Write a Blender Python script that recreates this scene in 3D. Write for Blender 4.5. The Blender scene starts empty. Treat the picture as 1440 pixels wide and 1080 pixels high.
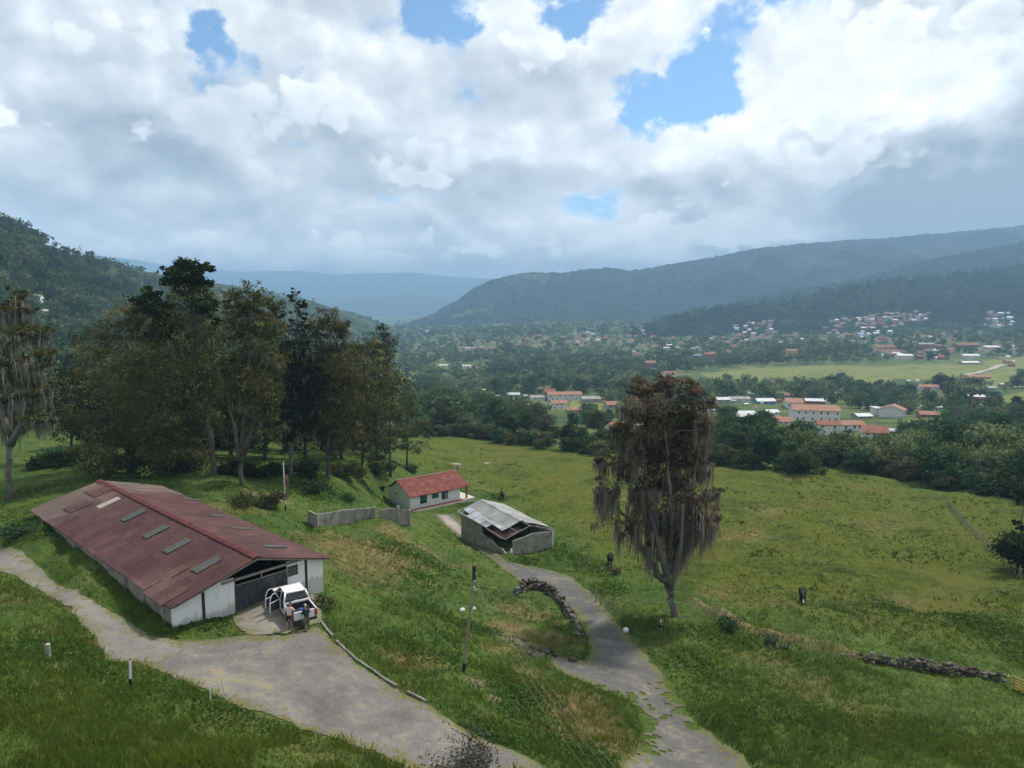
import bpy, bmesh, math, random
import numpy as np
from mathutils import Vector, Matrix, Quaternion

rng = np.random.default_rng(7)
random.seed(7)
scene = bpy.context.scene
COL = scene.collection
PI = math.pi

# ------------------------------------------------------------------ camera model (photograph 1440 x 1080, eye at the origin)
F = 964.0
PITCH = math.atan(110 / F)
CP, SP = math.cos(PITCH), math.sin(PITCH)

def ray(px, py):
    a = (px - 720.0) / F
    b = (540.0 - py) / F
    d = CP + b * SP
    return a / d, (-SP + b * CP) / d           # x per metre ahead, z per metre ahead

def at_z(px, py, z):
    t, s = ray(px, py)
    D = z / s
    return Vector((t * D, D, z))

def at_D(px, py, D):
    t, s = ray(px, py)
    return Vector((t * D, D, s * D))

def proj(x, y, z):
    fx = y * CP - z * SP
    up = y * SP + z * CP
    return 720 + F * x / fx, 540 - F * up / fx

# ------------------------------------------------------------------ numpy value noise
def _hash(ix, iy, seed):
    h = (ix.astype(np.int64) * 374761393 + iy.astype(np.int64) * 668265263 + seed * 974634777) & 0xFFFFFFFF
    h = ((h ^ (h >> 13)) * 1274126177) & 0xFFFFFFFF
    h = h ^ (h >> 16)
    return (h & 0xFFFF) / 65535.0

def vnoise(x, y, seed=0):
    x = np.asarray(x, float); y = np.asarray(y, float)
    ix = np.floor(x); iy = np.floor(y)
    fx = x - ix; fy = y - iy
    fx = fx * fx * (3 - 2 * fx); fy = fy * fy * (3 - 2 * fy)
    a = _hash(ix, iy, seed); b = _hash(ix + 1, iy, seed)
    c = _hash(ix, iy + 1, seed); d = _hash(ix + 1, iy + 1, seed)
    return (a * (1 - fx) + b * fx) * (1 - fy) + (c * (1 - fx) + d * fx) * fy

def fbm(x, y, seed=0, octv=4):
    r = 0; amp = 0.5; tot = 0
    for k in range(octv):
        r = r + amp * vnoise(x * 2 ** k + 17.3 * k, y * 2 ** k - 9.1 * k, seed + k)
        tot += amp; amp *= 0.5
    return r / tot                              # 0..1

def sstep(a, b, x):
    t = np.clip((x - a) / (b - a), 0, 1)
    return t * t * (3 - 2 * t)

# ------------------------------------------------------------------ scene helpers
def tag(o, label=None, cat=None, group=None, kind=None):
    if label: o['label'] = label
    if cat: o['category'] = cat
    if group: o['group'] = group
    if kind: o['kind'] = kind
    return o

def thing(name, label, cat, loc=(0, 0, 0), rotz=0.0, group=None):
    o = bpy.data.objects.new(name, None)
    COL.objects.link(o)
    o.empty_display_size = 0.5
    o.location = loc
    o.rotation_euler = (0, 0, rotz)
    return tag(o, label, cat, group)

def link(name, me, parent=None):
    o = bpy.data.objects.new(name, me)
    COL.objects.link(o)
    if parent is not None:
        o.parent = parent
    return o

def copy_tree(o, parent=None):
    c = o.copy()
    COL.objects.link(c)
    c.parent = parent
    for ch in list(o.children):
        copy_tree(ch, c)
    return c

class MB:
    def __init__(s):
        s.v = []; s.f = []; s.mi = []; s.cur = 0
    def add(s, vs, fs):
        n = len(s.v)
        s.v.extend([tuple(p) for p in vs])
        for f in fs:
            s.f.append(tuple(i + n for i in f)); s.mi.append(s.cur)
        return s
    def box(s, x0, x1, y0, y1, z0, z1, M=None):
        vs = [Vector((x, y, z)) for z in (z0, z1) for y in (y0, y1) for x in (x0, x1)]
        if M is not None: vs = [M @ p for p in vs]
        return s.add(vs, [(0, 2, 3, 1), (4, 5, 7, 6), (0, 1, 5, 4), (2, 6, 7, 3), (0, 4, 6, 2), (1, 3, 7, 5)])
    def bar(s, p, q, w, h, up=(0, 0, 1)):
        p = Vector(p); q = Vector(q); d = (q - p).normalized()
        u = Vector(up); r = d.cross(u)
        if r.length < 1e-4: r = d.cross(Vector((1, 0, 0)))
        r.normalize(); u = r.cross(d)
        vs = []
        for c in (p, q):
            for a, b in ((-1, -1), (1, -1), (1, 1), (-1, 1)):
                vs.append(c + r * (a * w / 2) + u * (b * h / 2))
        return s.add(vs, [(3, 2, 1, 0), (4, 5, 6, 7), (0, 1, 5, 4), (1, 2, 6, 5), (2, 3, 7, 6), (3, 0, 4, 7)])
    def tube(s, pts, radii, n=8, cap=True, wob=0.0):
        pts = [Vector(p) for p in pts]
        vs = []; fs = []
        for i, p in enumerate(pts):
            d = (pts[min(i + 1, len(pts) - 1)] - pts[max(i - 1, 0)]).normalized()
            if i == 0:
                r = d.cross(Vector((0, 0, 1)))
                if r.length < 0.05: r = d.cross(Vector((0, 1, 0)))
            else:
                r = r - d * r.dot(d)
            r.normalize(); u = r.cross(d)
            for k in range(n):
                a = 2 * PI * k / n
                rr = radii[i] * (1 + wob * (random.random() - .5))
                vs.append(p + (r * math.cos(a) + u * math.sin(a)) * rr)
        for i in range(len(pts) - 1):
            for k in range(n):
                a = i * n + k; b = i * n + (k + 1) % n
                fs.append((a, b, b + n, a + n))
        if cap:
            fs.append(tuple(range(n - 1, -1, -1)))
            m = (len(pts) - 1) * n
            fs.append(tuple(m + k for k in range(n)))
        return s.add(vs, fs)
    def prism(s, poly, vec):
        poly = [Vector(p) for p in poly]; vec = Vector(vec); n = len(poly)
        vs = poly + [p + vec for p in poly]
        fs = [tuple(range(n - 1, -1, -1)), tuple(range(n, 2 * n))]
        for i in range(n):
            j = (i + 1) % n
            fs.append((i, j, j + n, i + n))
        return s.add(vs, fs)
    def quad(s, *p):
        return s.add(p, [tuple(range(len(p)))])
    def mesh(s, name, mats, smooth=False):
        me = bpy.data.meshes.new(name)
        me.from_pydata(s.v, [], s.f)
        if not isinstance(mats, (list, tuple)): mats = [mats]
        for m in mats: me.materials.append(m)
        if len(mats) > 1: me.polygons.foreach_set('material_index', s.mi)
        bm = bmesh.new(); bm.from_mesh(me)
        bmesh.ops.recalc_face_normals(bm, faces=bm.faces)
        bm.to_mesh(me); bm.free()
        if smooth: me.polygons.foreach_set('use_smooth', [True] * len(me.polygons))
        me.update()
        return me
    def build(s, name, mats, parent=None, smooth=False):
        return link(name, s.mesh(name, mats, smooth), parent)

def np_mesh(name, V, Q, mat, attrs=None, smooth=False):
    """V (n,3) vertices, Q (m,k) faces all with k corners; attrs: name -> (n,) float or (n,4) colour, per vertex"""
    V = np.asarray(V, np.float32); Q = np.asarray(Q, np.int32)
    me = bpy.data.meshes.new(name)
    m, k = Q.shape
    me.vertices.add(len(V)); me.vertices.foreach_set('co', V.ravel())
    me.loops.add(m * k); me.loops.foreach_set('vertex_index', Q.ravel())
    me.polygons.add(m)
    me.polygons.foreach_set('loop_start', np.arange(0, m * k, k, dtype=np.int32))
    me.polygons.foreach_set('loop_total', np.full(m, k, np.int32))
    if smooth: me.polygons.foreach_set('use_smooth', np.ones(m, bool))
    me.update(calc_edges=True)
    for an, arr in (attrs or {}).items():
        arr = np.asarray(arr, np.float32)
        if arr.ndim == 1:
            a = me.attributes.new(an, 'FLOAT', 'POINT'); a.data.foreach_set('value', arr)
        else:
            a = me.attributes.new(an, 'FLOAT_COLOR', 'POINT'); a.data.foreach_set('color', arr.ravel())
    if mat is not None: me.materials.append(mat)
    return me

# ------------------------------------------------------------------ material helpers
class NT:
    def __init__(s, nt):
        s.nt = nt; s.n = nt.nodes; s.l = nt.links
    def node(s, typ, **kw):
        n = s.n.new(typ)
        for k, v in kw.items(): setattr(n, k, v)
        return n
    def setin(s, sock, v):
        if hasattr(v, 'is_output') or isinstance(v, bpy.types.NodeSocket): s.l.new(v, sock)
        elif v is not None: sock.default_value = v
    def math(s, op, a, b=None, c=None, clamp=False):
        n = s.node('ShaderNodeMath', operation=op, use_clamp=clamp)
        s.setin(n.inputs[0], a)
        if b is not None: s.setin(n.inputs[1], b)
        if c is not None: s.setin(n.inputs[2], c)
        return n.outputs[0]
    def mix(s, fac, a, b, blend='MIX'):
        n = s.node('ShaderNodeMix', data_type='RGBA', blend_type=blend)
        s.setin(n.inputs['Factor'], fac)
        s.setin(n.inputs[6], a if not isinstance(a, tuple) else (*a[:3], 1))
        s.setin(n.inputs[7], b if not isinstance(b, tuple) else (*b[:3], 1))
        return n.outputs[2]
    def noise(s, vec, scale, detail=4, rough=0.55, dist=0.0, dim='3D'):
        n = s.node('ShaderNodeTexNoise', noise_dimensions=dim)
        if vec is not None: s.l.new(vec, n.inputs['Vector'])
        n.inputs['Scale'].default_value = scale
        n.inputs['Detail'].default_value = detail
        n.inputs['Roughness'].default_value = rough
        n.inputs['Distortion'].default_value = dist
        return n.outputs['Fac']
    def ramp(s, fac, *stops):
        n = s.node('ShaderNodeValToRGB')
        els = n.color_ramp.elements
        while len(els) < len(stops): els.new(0.5)
        for e, (p, c) in zip(els, stops):
            e.position = p
            e.color = (*c[:3], 1) if isinstance(c, tuple) else (c, c, c, 1)
        s.l.new(fac, n.inputs[0])
        return n.outputs[0]
    def sst(s, x, a, b):
        n = s.node('ShaderNodeMapRange', interpolation_type='SMOOTHSTEP')
        s.setin(n.inputs[0], x); s.setin(n.inputs[1], a); s.setin(n.inputs[2], b)
        return n.outputs[0]

def new_mat(name, rough=0.85, spec=0.2):
    m = bpy.data.materials.new(name)
    m.use_nodes = True
    t = NT(m.node_tree)
    p = m.node_tree.nodes['Principled BSDF']
    p.inputs['Roughness'].default_value = rough
    p.inputs['Specular IOR Level'].default_value = spec
    t.p = p
    return m, t

def coords(t, kind='Object'):
    return t.node('ShaderNodeTexCoord').outputs[kind]

def bump(t, h, strength=0.4, dist=0.1):
    b = t.node('ShaderNodeBump')
    b.inputs['Strength'].default_value = strength
    b.inputs['Distance'].default_value = dist
    t.l.new(h, b.inputs['Height'])
    t.l.new(b.outputs[0], t.p.inputs['Normal'])

def mottled(name, c1, c2, scale=1.0, rough=0.85, spec=0.2, c3=None, s3=0.3, bumpd=0.0, metal=0.0, kind='Object'):
    m, t = new_mat(name, rough, spec)
    co = coords(t, kind)
    n = t.noise(co, scale, 5, 0.6)
    c = t.ramp(n, (0.32, c1), (0.68, c2))
    if c3 is not None:
        n2 = t.noise(co, s3, 5, 0.7, 0.5)
        c = t.mix(t.sst(n2, 0.55, 0.66), c, c3)
    t.l.new(c, t.p.inputs['Base Color'])
    t.p.inputs['Metallic'].default_value = metal
    if bumpd: bump(t, n, 0.5, bumpd)
    return m

def plain(name, c, rough=0.6, spec=0.3, metal=0.0):
    return mottled(name, tuple(x * 0.88 for x in c), tuple(min(1, x * 1.1) for x in c), 3.0, rough, spec, metal=metal)
SUN_E, SUN_ANG, EXPO = 3.4, 5.0, 0.57
HAZE, HAZE_COL = 0.00017, (0.41, 0.69, 1.0)
SKY_TINT = (0.85, 1.06, 1.12)
SKY_HOLES = [(628, 15, 52, 42, .55), (310, 78, 42, 34, .50), (820, 2, 62, 30, .5), (968, 125, 80, 44, .72), (1045, 8, 70, 26, .45), (850, 280, 60, 20, .36), (560, 285, 60, 14, .22), (780, 20, 50, 24, .3), (900, 165, 30, 26, .35), (500, 305, 60, 10, .22), (430, 92, 16, 8, .2), (1020,95,30,26,.25)]
SKY_LIGHT = [(1250, 110, 170, 80, .40), (1120, 160, 90, 55, .25), (940, 45, 70, 35, .38), (985, 180, 60, 40, .35), (470, 130, 60, 50, .20), (10, 165, 60, 50, .30), (700, 40, 70, 50, .22), (780,170,90,80,.22),
             (890, 320, 110, 24, .30), (1040, 325, 70, 18, .34), (200, 345, 190, 22, .34), (700, 350, 90, 26, .34), (450, 352, 140, 24, .30), (900, 345, 120, 20, .2), (300, 300, 200, 40, .08), (590, 250, 60, 24, .2), (1350, 150, 80, 50, .25), (880,240,60,30,.2),
             (230, 170, 150, 70, -.10), (330, 245, 160, 40, -.12), (620, 200, 90, 60, -.10), (1200, 215, 120, 40, -.12), (1370, 265, 170, 60, -.24), (1420, 35, 60, 40, -.30), (1330, 318, 240, 44, -.30), (1440,260,120,60,-.2), (1020, 300, 50, 20, -.14), (960,285,40,16,-.1), (450,300,200,18,-.06), (100,300,100,20,-.06)]
SKY_LUMPS = [(985, 165, 55, 45, .22), (930, 40, 70, 28, .25), (890, 318, 120, 26, .18), (700, 45, 60, 50, .15), (1040, 325, 80, 20, .15), (1120, 120, 70, 60, .18), (470, 150, 60, 60, .12), (700, 350, 90, 22, .16), (40, 160, 60, 50, .12), (590, 245, 60, 22, .12), (230, 360, 160, 14, .14), (1420, 50, 60, 60, .1)]
# ------------------------------------------------------------------ terrain: thin-plate fit through surveyed points
CTRL = [  # px, py, height below the eye
 (0,1078,-16.8),(150,1078,-17.8),(300,1078,-19.2),(450,1078,-20.3),(560,1075,-21.2),(740,1076,-22.2),(660,1076,-22.0),
 (0,960,-18.2),(0,900,-19.0),(0,830,-20.3),(70,925,-19.0),(150,960,-19.7),(190,970,-20.0),(300,1000,-20.4),(420,1040,-20.9),
 (0,770,-21.2),(80,820,-21.1),(160,905,-20.9),
 (330,960,-21.0),(466,840,-22.8),(430,895,-21.3),(350,890,-21.2),(332,864,-21.4),(404,833,-21.3),(500,940,-21.7),(600,988,-22.2),(520,1020,-21.6),
 (20,703,-21.7),(300,672,-22.8),(100,645,-23.6),(190,655,-23.5),(60,610,-30),(160,600,-31),(250,610,-31),(340,682,-23.4),(400,720,-24.6),
 (430,660,-26.5),(460,676,-26.8),(545,668,-33),(500,670,-29),(400,640,-30),(500,630,-36),
 (436,743,-25.8),(527,735,-26.8),(577,741,-28.6),(500,700,-29.5),(470,770,-25.2),(520,790,-26.2),(570,850,-25.6),(480,855,-23.2),(520,905,-22.9),(560,935,-23.4),
 (600,800,-29.5),(640,850,-28.6),(650,952,-25.2),(700,1010,-24.6),(760,1050,-24.6),(830,1070,-25.6),(720,900,-28.2),(740,960,-27.0),
 (980,1075,-27.6),(900,1000,-28.2),(850,950,-29.0),(830,870,-31.0),(780,830,-32.2),(740,810,-32.8),(700,785,-33.4),(665,757,-35.6),(640,745,-35.9),(610,725,-36.0),
 (750,870,-30.0),(780,900,-29.6),(745,835,-31.0),(716,780,-33.6),(777,773,-34.2),(577,720,-36.0),(648,704,-36.2),(546,706,-35.8),(690,715,-37),
 (655,655,-42.5),(760,700,-38.5),(700,650,-42),
 (945,868,-31.2),(1128,848,-31.6),(860,797,-34.2),(1250,920,-30.4),(1420,960,-29.6),(1435,1076,-26.5),(1200,1076,-27.2),(1080,1000,-28.4),(1090,930,-30.2),
 (1000,780,-34.8),(1200,780,-34.2),(1350,735,-36.0),(1400,800,-33.6),(1150,675,-37.8),(1440,715,-36.0),(1020,663,-38.8),(850,645,-41.2),(760,630,-43.2),(640,618,-45),(590,612,-45.5),
 (1150,612,-68),(1250,612,-66),(1350,605,-66),(1440,600,-62),(1040,590,-72),(900,600,-68),(800,578,-78),(700,580,-75),(620,570,-74),
 (1100,563,-84),(1300,560,-82),(1440,550,-78),(960,550,-88),(800,548,-90),(640,545,-92),
 (1100,527,-92),(1400,525,-88),(900,515,-96),(700,518,-102),(600,515,-104),
 (1250,495,-84),(1100,490,-88),(1000,490,-90),(1400,490,-76),(800,482,-92),(650,490,-104),
 (1060,465,-74),(1300,455,-50),(1200,455,-58),(1400,452,-46),(880,470,-84),(560,462,-112),(740,470,-88),(700,455,-80),
]
_e0, _e1 = at_z(240, 857, -19.38), at_z(467, 785, -19.38)
_bu = Vector((_e1.x - _e0.x, _e1.y - _e0.y, 0)).normalized(); _bv = Vector((-_bu.y, _bu.x, 0)); _bo = _e0 + _bu * .38 + _bv * .75
def _bp(u, v, z): p = _bo + _bu * u + _bv * v; return (p.x, p.y, z)
WORLD_CTRL = [_bp(-.3,0,-21.2),_bp(-.3,4,-20.95),_bp(-.3,9,-20.6),_bp(-.3,16,-20.3),_bp(-.3,24,-20.15),_bp(-.4,31,-20.2),_bp(-5,31,-20.8),_bp(6,32,-21.3),(-20,-18,-14),(20,-18,-17),(0,5,-17),(-14,8,-15.5),(14,8,-19.5),(60,10,-20),(-70,30,-17),(120,60,-28),(160,40,-26),(-150,90,-20),(-120,60,-19),(-200,200,-28),
              (300,200,-36),(600,400,-60),(-500,500,-60),(-900,900,-80),(-2500,3200,-100),(2500,1800,-40),(3000,3000,-40),(0,5000,-100),(-6000,9000,-100),(0,9000,-100),(6000,9000,-80),(-3000,5000,-100),(4000,5000,-60)]

def us(x, y):
    return 3.0 * x / (y + 30.0), np.log(y + 30.0)

_pts = [tuple(at_z(a, b, z)) for a, b, z in CTRL] + [tuple(map(float, p)) for p in WORLD_CTRL]
_P = np.array(_pts)
_cu, _cs = us(_P[:, 0], _P[:, 1])
def _phi(r2): return 0.5 * r2 * np.log(r2 + 1e-12)
_A = _phi((_cu[:, None] - _cu[None]) ** 2 + (_cs[:, None] - _cs[None]) ** 2) + 2e-4 * np.eye(len(_P))
_B = np.column_stack([np.ones(len(_P)), _cu, _cs])
_K = np.block([[_A, _B], [_B.T, np.zeros((3, 3))]])
# fit the height per metre of distance, so that far and near points weigh alike in the picture
_wt = np.concatenate([_P[:, 2] / (_P[:, 1] + 30.0) * 60, np.zeros(3)])
_W = np.linalg.solve(_K, _wt)

def tps(x, y):
    x = np.asarray(x, float); y = np.asarray(y, float)
    u, s = us(x, y)
    sh = u.shape; u = u.ravel(); s = s.ravel()
    out = _W[-3] + _W[-2] * u + _W[-1] * s
    for k in range(len(_P)):
        out = out + _W[k] * _phi((u - _cu[k]) ** 2 + (s - _cs[k]) ** 2)
    return (out * (s * 0 + np.exp(s)) / 60).reshape(sh)

SROW = np.concatenate([np.arange(math.log(10), math.log(330), 0.0055), np.arange(math.log(330), math.log(1600), 0.009), np.arange(math.log(1600), math.log(9030), 0.025)])
DROW = np.exp(SROW) - 30.0
TCOL = np.linspace(-1.08, 1.08, 660)
GX = TCOL[None, :] * (DROW[:, None] + 30.0)
GY = np.repeat(DROW[:, None], len(TCOL), 1)
GZ = tps(GX, GY)

def ground_z(x, y):
    """bilinear look-up in the terrain grid"""
    x = np.asarray(x, float); y = np.asarray(y, float)
    s = np.log(np.maximum(y + 30.0, 10.001))
    i = np.clip(np.searchsorted(SROW, s) - 1, 0, len(SROW) - 2)
    fi = np.clip((np.exp(s) - np.exp(SROW[i])) / (np.exp(SROW[i + 1]) - np.exp(SROW[i])), 0, 1)
    c = (x / (y + 30.0) - TCOL[0]) / (TCOL[1] - TCOL[0])
    j = np.clip(np.floor(c).astype(int), 0, len(TCOL) - 2); fj = np.clip(c - j, 0, 1)
    return (GZ[i, j] * (1 - fj) + GZ[i, j + 1] * fj) * (1 - fi) + (GZ[i + 1, j] * (1 - fj) + GZ[i + 1, j + 1] * fj) * fi

def gz(x, y): return float(ground_z(np.array([x]), np.array([y]))[0])

def ground_hits(px, py):
    """first point where each picture ray meets the ground; nan where it meets none"""
    px = np.asarray(px, float).ravel(); py = np.asarray(py, float).ravel()
    out = np.full((len(px), 3), np.nan)
    r0 = np.searchsorted(DROW, 8.0)
    D = DROW[r0:]
    for c0 in range(0, len(px), 2000):
        t, s = ray(px[c0:c0 + 2000], py[c0:c0 + 2000])
        x = t[:, None] * D[None]
        c = np.clip((x / (D[None] + 30) - TCOL[0]) / (TCOL[1] - TCOL[0]), 0, len(TCOL) - 1.001)
        j = np.floor(c).astype(int); fj = c - j
        rows = np.arange(r0, len(DROW))[None]
        z = GZ[rows, j] * (1 - fj) + GZ[rows, j + 1] * fj
        d = z - s[:, None] * D[None]
        hit = d >= 0
        first = np.argmax(hit, 1)
        ok = hit.any(1) & (first > 0)
        k = np.where(ok)[0]; f = first[k]
        a = d[k, f - 1]; b = d[k, f]
        w = a / (a - b)
        Dh = D[f - 1] * (1 - w) + D[f] * w
        o = np.column_stack([t[k] * Dh, Dh, s[k] * Dh])
        out[c0 + k] = o
    return out

def at_ground(px, py):
    h = ground_hits([px], [py])[0]
    return Vector(h)

# ------------------------------------------------------------------ polygons on the ground
def gpoly(pxs):
    h = ground_hits([p[0] for p in pxs], [p[1] for p in pxs])
    return h[:, :2]

def inside(poly, x, y):
    poly = np.asarray(poly); r = np.zeros(np.shape(x), bool)
    n = len(poly)
    for i in range(n):
        x0, y0 = poly[i]; x1, y1 = poly[(i + 1) % n]
        c = ((y0 > y) != (y1 > y)) & (x < (x1 - x0) * (y - y0) / (y1 - y0 + 1e-12) + x0)
        r ^= c
    return r

def edge_dist(poly, x, y, closed=True):
    poly = np.asarray(poly); d = np.full(np.shape(x), 1e9)
    n = len(poly)
    for i in range(n if closed else n - 1):
        a = poly[i]; b = poly[(i + 1) % n]; ab = b - a
        L = (ab ** 2).sum() + 1e-9
        u = np.clip(((x - a[0]) * ab[0] + (y - a[1]) * ab[1]) / L, 0, 1)
        d = np.minimum(d, np.hypot(x - a[0] - u * ab[0], y - a[1] - u * ab[1]))
    return d

def sdist(poly, x, y):
    """positive inside"""
    x = np.asarray(x, float); y = np.asarray(y, float)
    lo = poly.min(0) - 6; hi = poly.max(0) + 6
    out = np.full(x.shape, -1e3)
    m = (x > lo[0]) & (x < hi[0]) & (y > lo[1]) & (y < hi[1])
    if m.any():
        d = edge_dist(poly, x[m], y[m]); ins = inside(poly, x[m], y[m])
        out[m] = np.where(ins, d, -d)
    return out

# pavements, traced on the ground
TRACK = gpoly([(-60,735),(-10,757),(60,800),(120,838),(175,868),(215,893),(250,900),(262,915),(225,932),(165,932),(138,910),(118,882),(95,858),(60,835),(0,806),(-60,780)])
YARD = gpoly([(140,905),(185,888),(243,900),(300,897),(345,893),(400,892),(440,880),(452,880),(475,905),(500,932),(545,960),(598,990),(640,1018),(700,1046),(770,1082),(790,1100),(600,1100),(540,1066),(440,1030),(360,1004),(290,975),(230,950),(185,930),(150,930)])
RAMP = gpoly([(322,866),(405,828),(455,842),(453,878),(405,893),(352,897),(345,893),(330,880)])
ROAD = gpoly([(607,722),(640,722),(668,757),(715,790),(770,800),(805,812),(838,838),(862,868),(895,905),(930,945),(955,985),(985,1020),(1045,1062),(1070,1100),(880,1100),(870,1070),(905,1045),(900,1000),(870,980),(830,965),(790,945),(768,930),(775,918),(800,926),(822,930),(832,912),(822,885),(808,862),(790,840),(765,828),(735,820),(700,795),(668,770),(640,752)])
PADS = gpoly([(611,723),(632,724),(648,738),(664,752),(660,762),(645,752),(626,738)])
PAVE = [TRACK, YARD, RAMP, ROAD]

def pave_sd(x, y):
    d = np.full(np.shape(x), -1e3)
    for p in PAVE: d = np.maximum(d, sdist(p, x, y))
    return d

# ------------------------------------------------------------------ hills: skyline traced, each with its own distance and body
HILLS = {}
def hill_def(name, sky, foot, seed, rough=0.10, fine=2.0, crest=.3, back=0.5, n_t=420, n_b=90, power=1.1, base=-110):
    """sky: (px, py, distance of the ridge); foot: (px, distance) where the slope starts"""
    tt = [ray(a, b)[0] for a, b, _ in sky]; zz = [ray(a, b)[1] * d for a, b, d in sky]; dd = [d for _, _, d in sky]
    t = np.linspace(tt[0], tt[-1], n_t)
    Dr = np.interp(t, tt, dd); zr = np.interp(t, tt, zz)
    ft = [ray(a, 430)[0] for a, _ in foot]
    Df = np.interp(t, ft, [d for _, d in foot])
    b = np.concatenate([np.linspace(0, 1, n_b), np.linspace(1, 1 + back, n_b // 3)[1:]])
    D = Df[None] + (Dr - Df)[None] * b[:, None]
    X = t[None] * D
    zf = np.minimum(tps(t * Df, Df) - 8, zr - 5)
    g = np.where(b <= 1, np.abs(b) ** power, 1 - (b - 1) * 0.9)[:, None]
    H = (zr - zf)[None]
    Z = zf[None] + H * g
    sc = (Dr - Df).mean()
    n = fbm(X / sc * 3.2, D / sc * 3.2, seed, 5) - 0.5
    env = np.clip(b * (1 - np.clip(b, 0, 1)) * 4, 0, 1)[:, None]
    Z = Z + n * rough * 2.4 * np.abs(H) * env
    Z = Z + (fbm(X / 26, D / 26, seed + 9, 3) - 0.5) * fine * 2 * (crest + env)
    HILLS[name] = dict(t=t, b=b, X=X, D=D, Z=Z, nb=n_b)

hill_def('hill', [(-500,190,500),(-120,268,600),(0,315,720),(45,333,800),(85,356,900),(120,362,980),(150,364,1100),(215,384,1300),(260,392,1450),(330,402,1700),(370,414,1850),(430,420,2050),(470,434,2200),(500,440,2350),(540,455,2600),(575,468,2900),(600,474,3000)],
         [(-500,150),(0,235),(150,300),(300,420),(450,700),(600,2300)], 3, rough=0.09, fine=3.5, power=1.15)
hill_def('hill.001', [(880,470,1900),(930,452,2000),(985,437,2100),(1060,428,2150),(1120,420,2200),(1200,402,2250),(1290,392,2300),(1360,384,2300),(1440,374,2300),(1560,355,2300),(2000,300,2300)],
         [(880,1800),(985,1850),(1200,1650),(1440,1500),(2000,1300)], 11, rough=0.08, fine=3.0, power=1.3)
hill_def('hill.002', [(900,455,2700),(1000,432,2900),(1060,416,3000),(1100,409,3050),(1160,402,3100),(1230,388,3150),(1300,367,3200),(1370,352,3200),(1440,341,3200),(1600,305,3200),(2000,240,3200)],
         [(900,2600),(1440,2400),(2000,2300)], 17, rough=0.10, fine=3.0, crest=1.2, power=1.2)
hill_def('mountain', [(540,470,3500),(575,454,3800),(612,440,4000),(640,424,4100),(664,406,4100),(690,394,4100),(720,386,4100),(745,383,4150),(790,384,4200),(815,380,4250),(860,376,4300),(885,381,4350),(930,374,4400),(1000,362,4500),(1060,350,4600),(1130,342,4700),(1250,334,4800),(1440,318,5000),(1700,300,5200),(2000,290,5200)],
         [(540,3300),(720,3200),(900,3300),(2000,3300)], 23, rough=0.36, fine=11.0, crest=.9, power=1.15, n_t=900, back=.2)
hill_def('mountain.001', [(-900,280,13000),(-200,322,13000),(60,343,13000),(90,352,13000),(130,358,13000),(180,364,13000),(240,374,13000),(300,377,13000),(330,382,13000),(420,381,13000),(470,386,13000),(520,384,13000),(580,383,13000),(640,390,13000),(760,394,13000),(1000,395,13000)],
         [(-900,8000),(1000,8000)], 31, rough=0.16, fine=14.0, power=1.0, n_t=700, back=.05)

def hill_hits(name, px, py):
    h = HILLS[name]
    t, s = ray(np.asarray(px, float).ravel(), np.asarray(py, float).ravel())
    out = np.full((len(t), 3), np.nan)
    c = (t - h['t'][0]) / (h['t'][1] - h['t'][0])
    for k in range(len(t)):
        if not (0 <= c[k] < len(h['t']) - 1): continue
        j = int(c[k]); f = c[k] - j
        D = h['D'][:, j] * (1 - f) + h['D'][:, j + 1] * f
        Z = h['Z'][:, j] * (1 - f) + h['Z'][:, j + 1] * f
        d = Z - s[k] * D
        w = np.where((d[1:] >= 0) & (d[:-1] < 0))[0]
        if len(w):
            i = w[0]; a = d[i] / (d[i] - d[i + 1])
            Dh = D[i] * (1 - a) + D[i + 1] * a
            out[k] = (t[k] * Dh, Dh, s[k] * Dh)
    return out

def surf_hits(px, py, hills=('hill', 'hill.001', 'hill.002')):
    o = ground_hits(px, py)
    for n in hills:
        h = hill_hits(n, px, py)
        use = ~np.isnan(h[:, 1]) & (np.isnan(o[:, 1]) | (h[:, 1] < o[:, 1]))
        o[use] = h[use]
    return o
# ------------------------------------------------------------------ ground sheet
def spots(X, Y, lst, seed, jag=0.45):
    """soft patches on the ground: (px, py, radius in metres, weight, stretch along the view)"""
    out = np.zeros(X.shape)
    for k, sp in enumerate(lst):
        px, py, r, w = sp[:4]
        c = at_ground(px, py)
        R = r * 2.2
        m = (np.abs(X - c.x) < R) & (np.abs(Y - c.y) < R)
        if not m.any(): continue
        d = np.hypot(X[m] - c.x, Y[m] - c.y) / r
        d = d + (fbm(X[m] * 0.6, Y[m] * 0.6, seed + k, 3) - 0.5) * 3 * jag
        out[m] = np.maximum(out[m], w * (1 - sstep(0.25, 1.3, d)))
    return out

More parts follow.
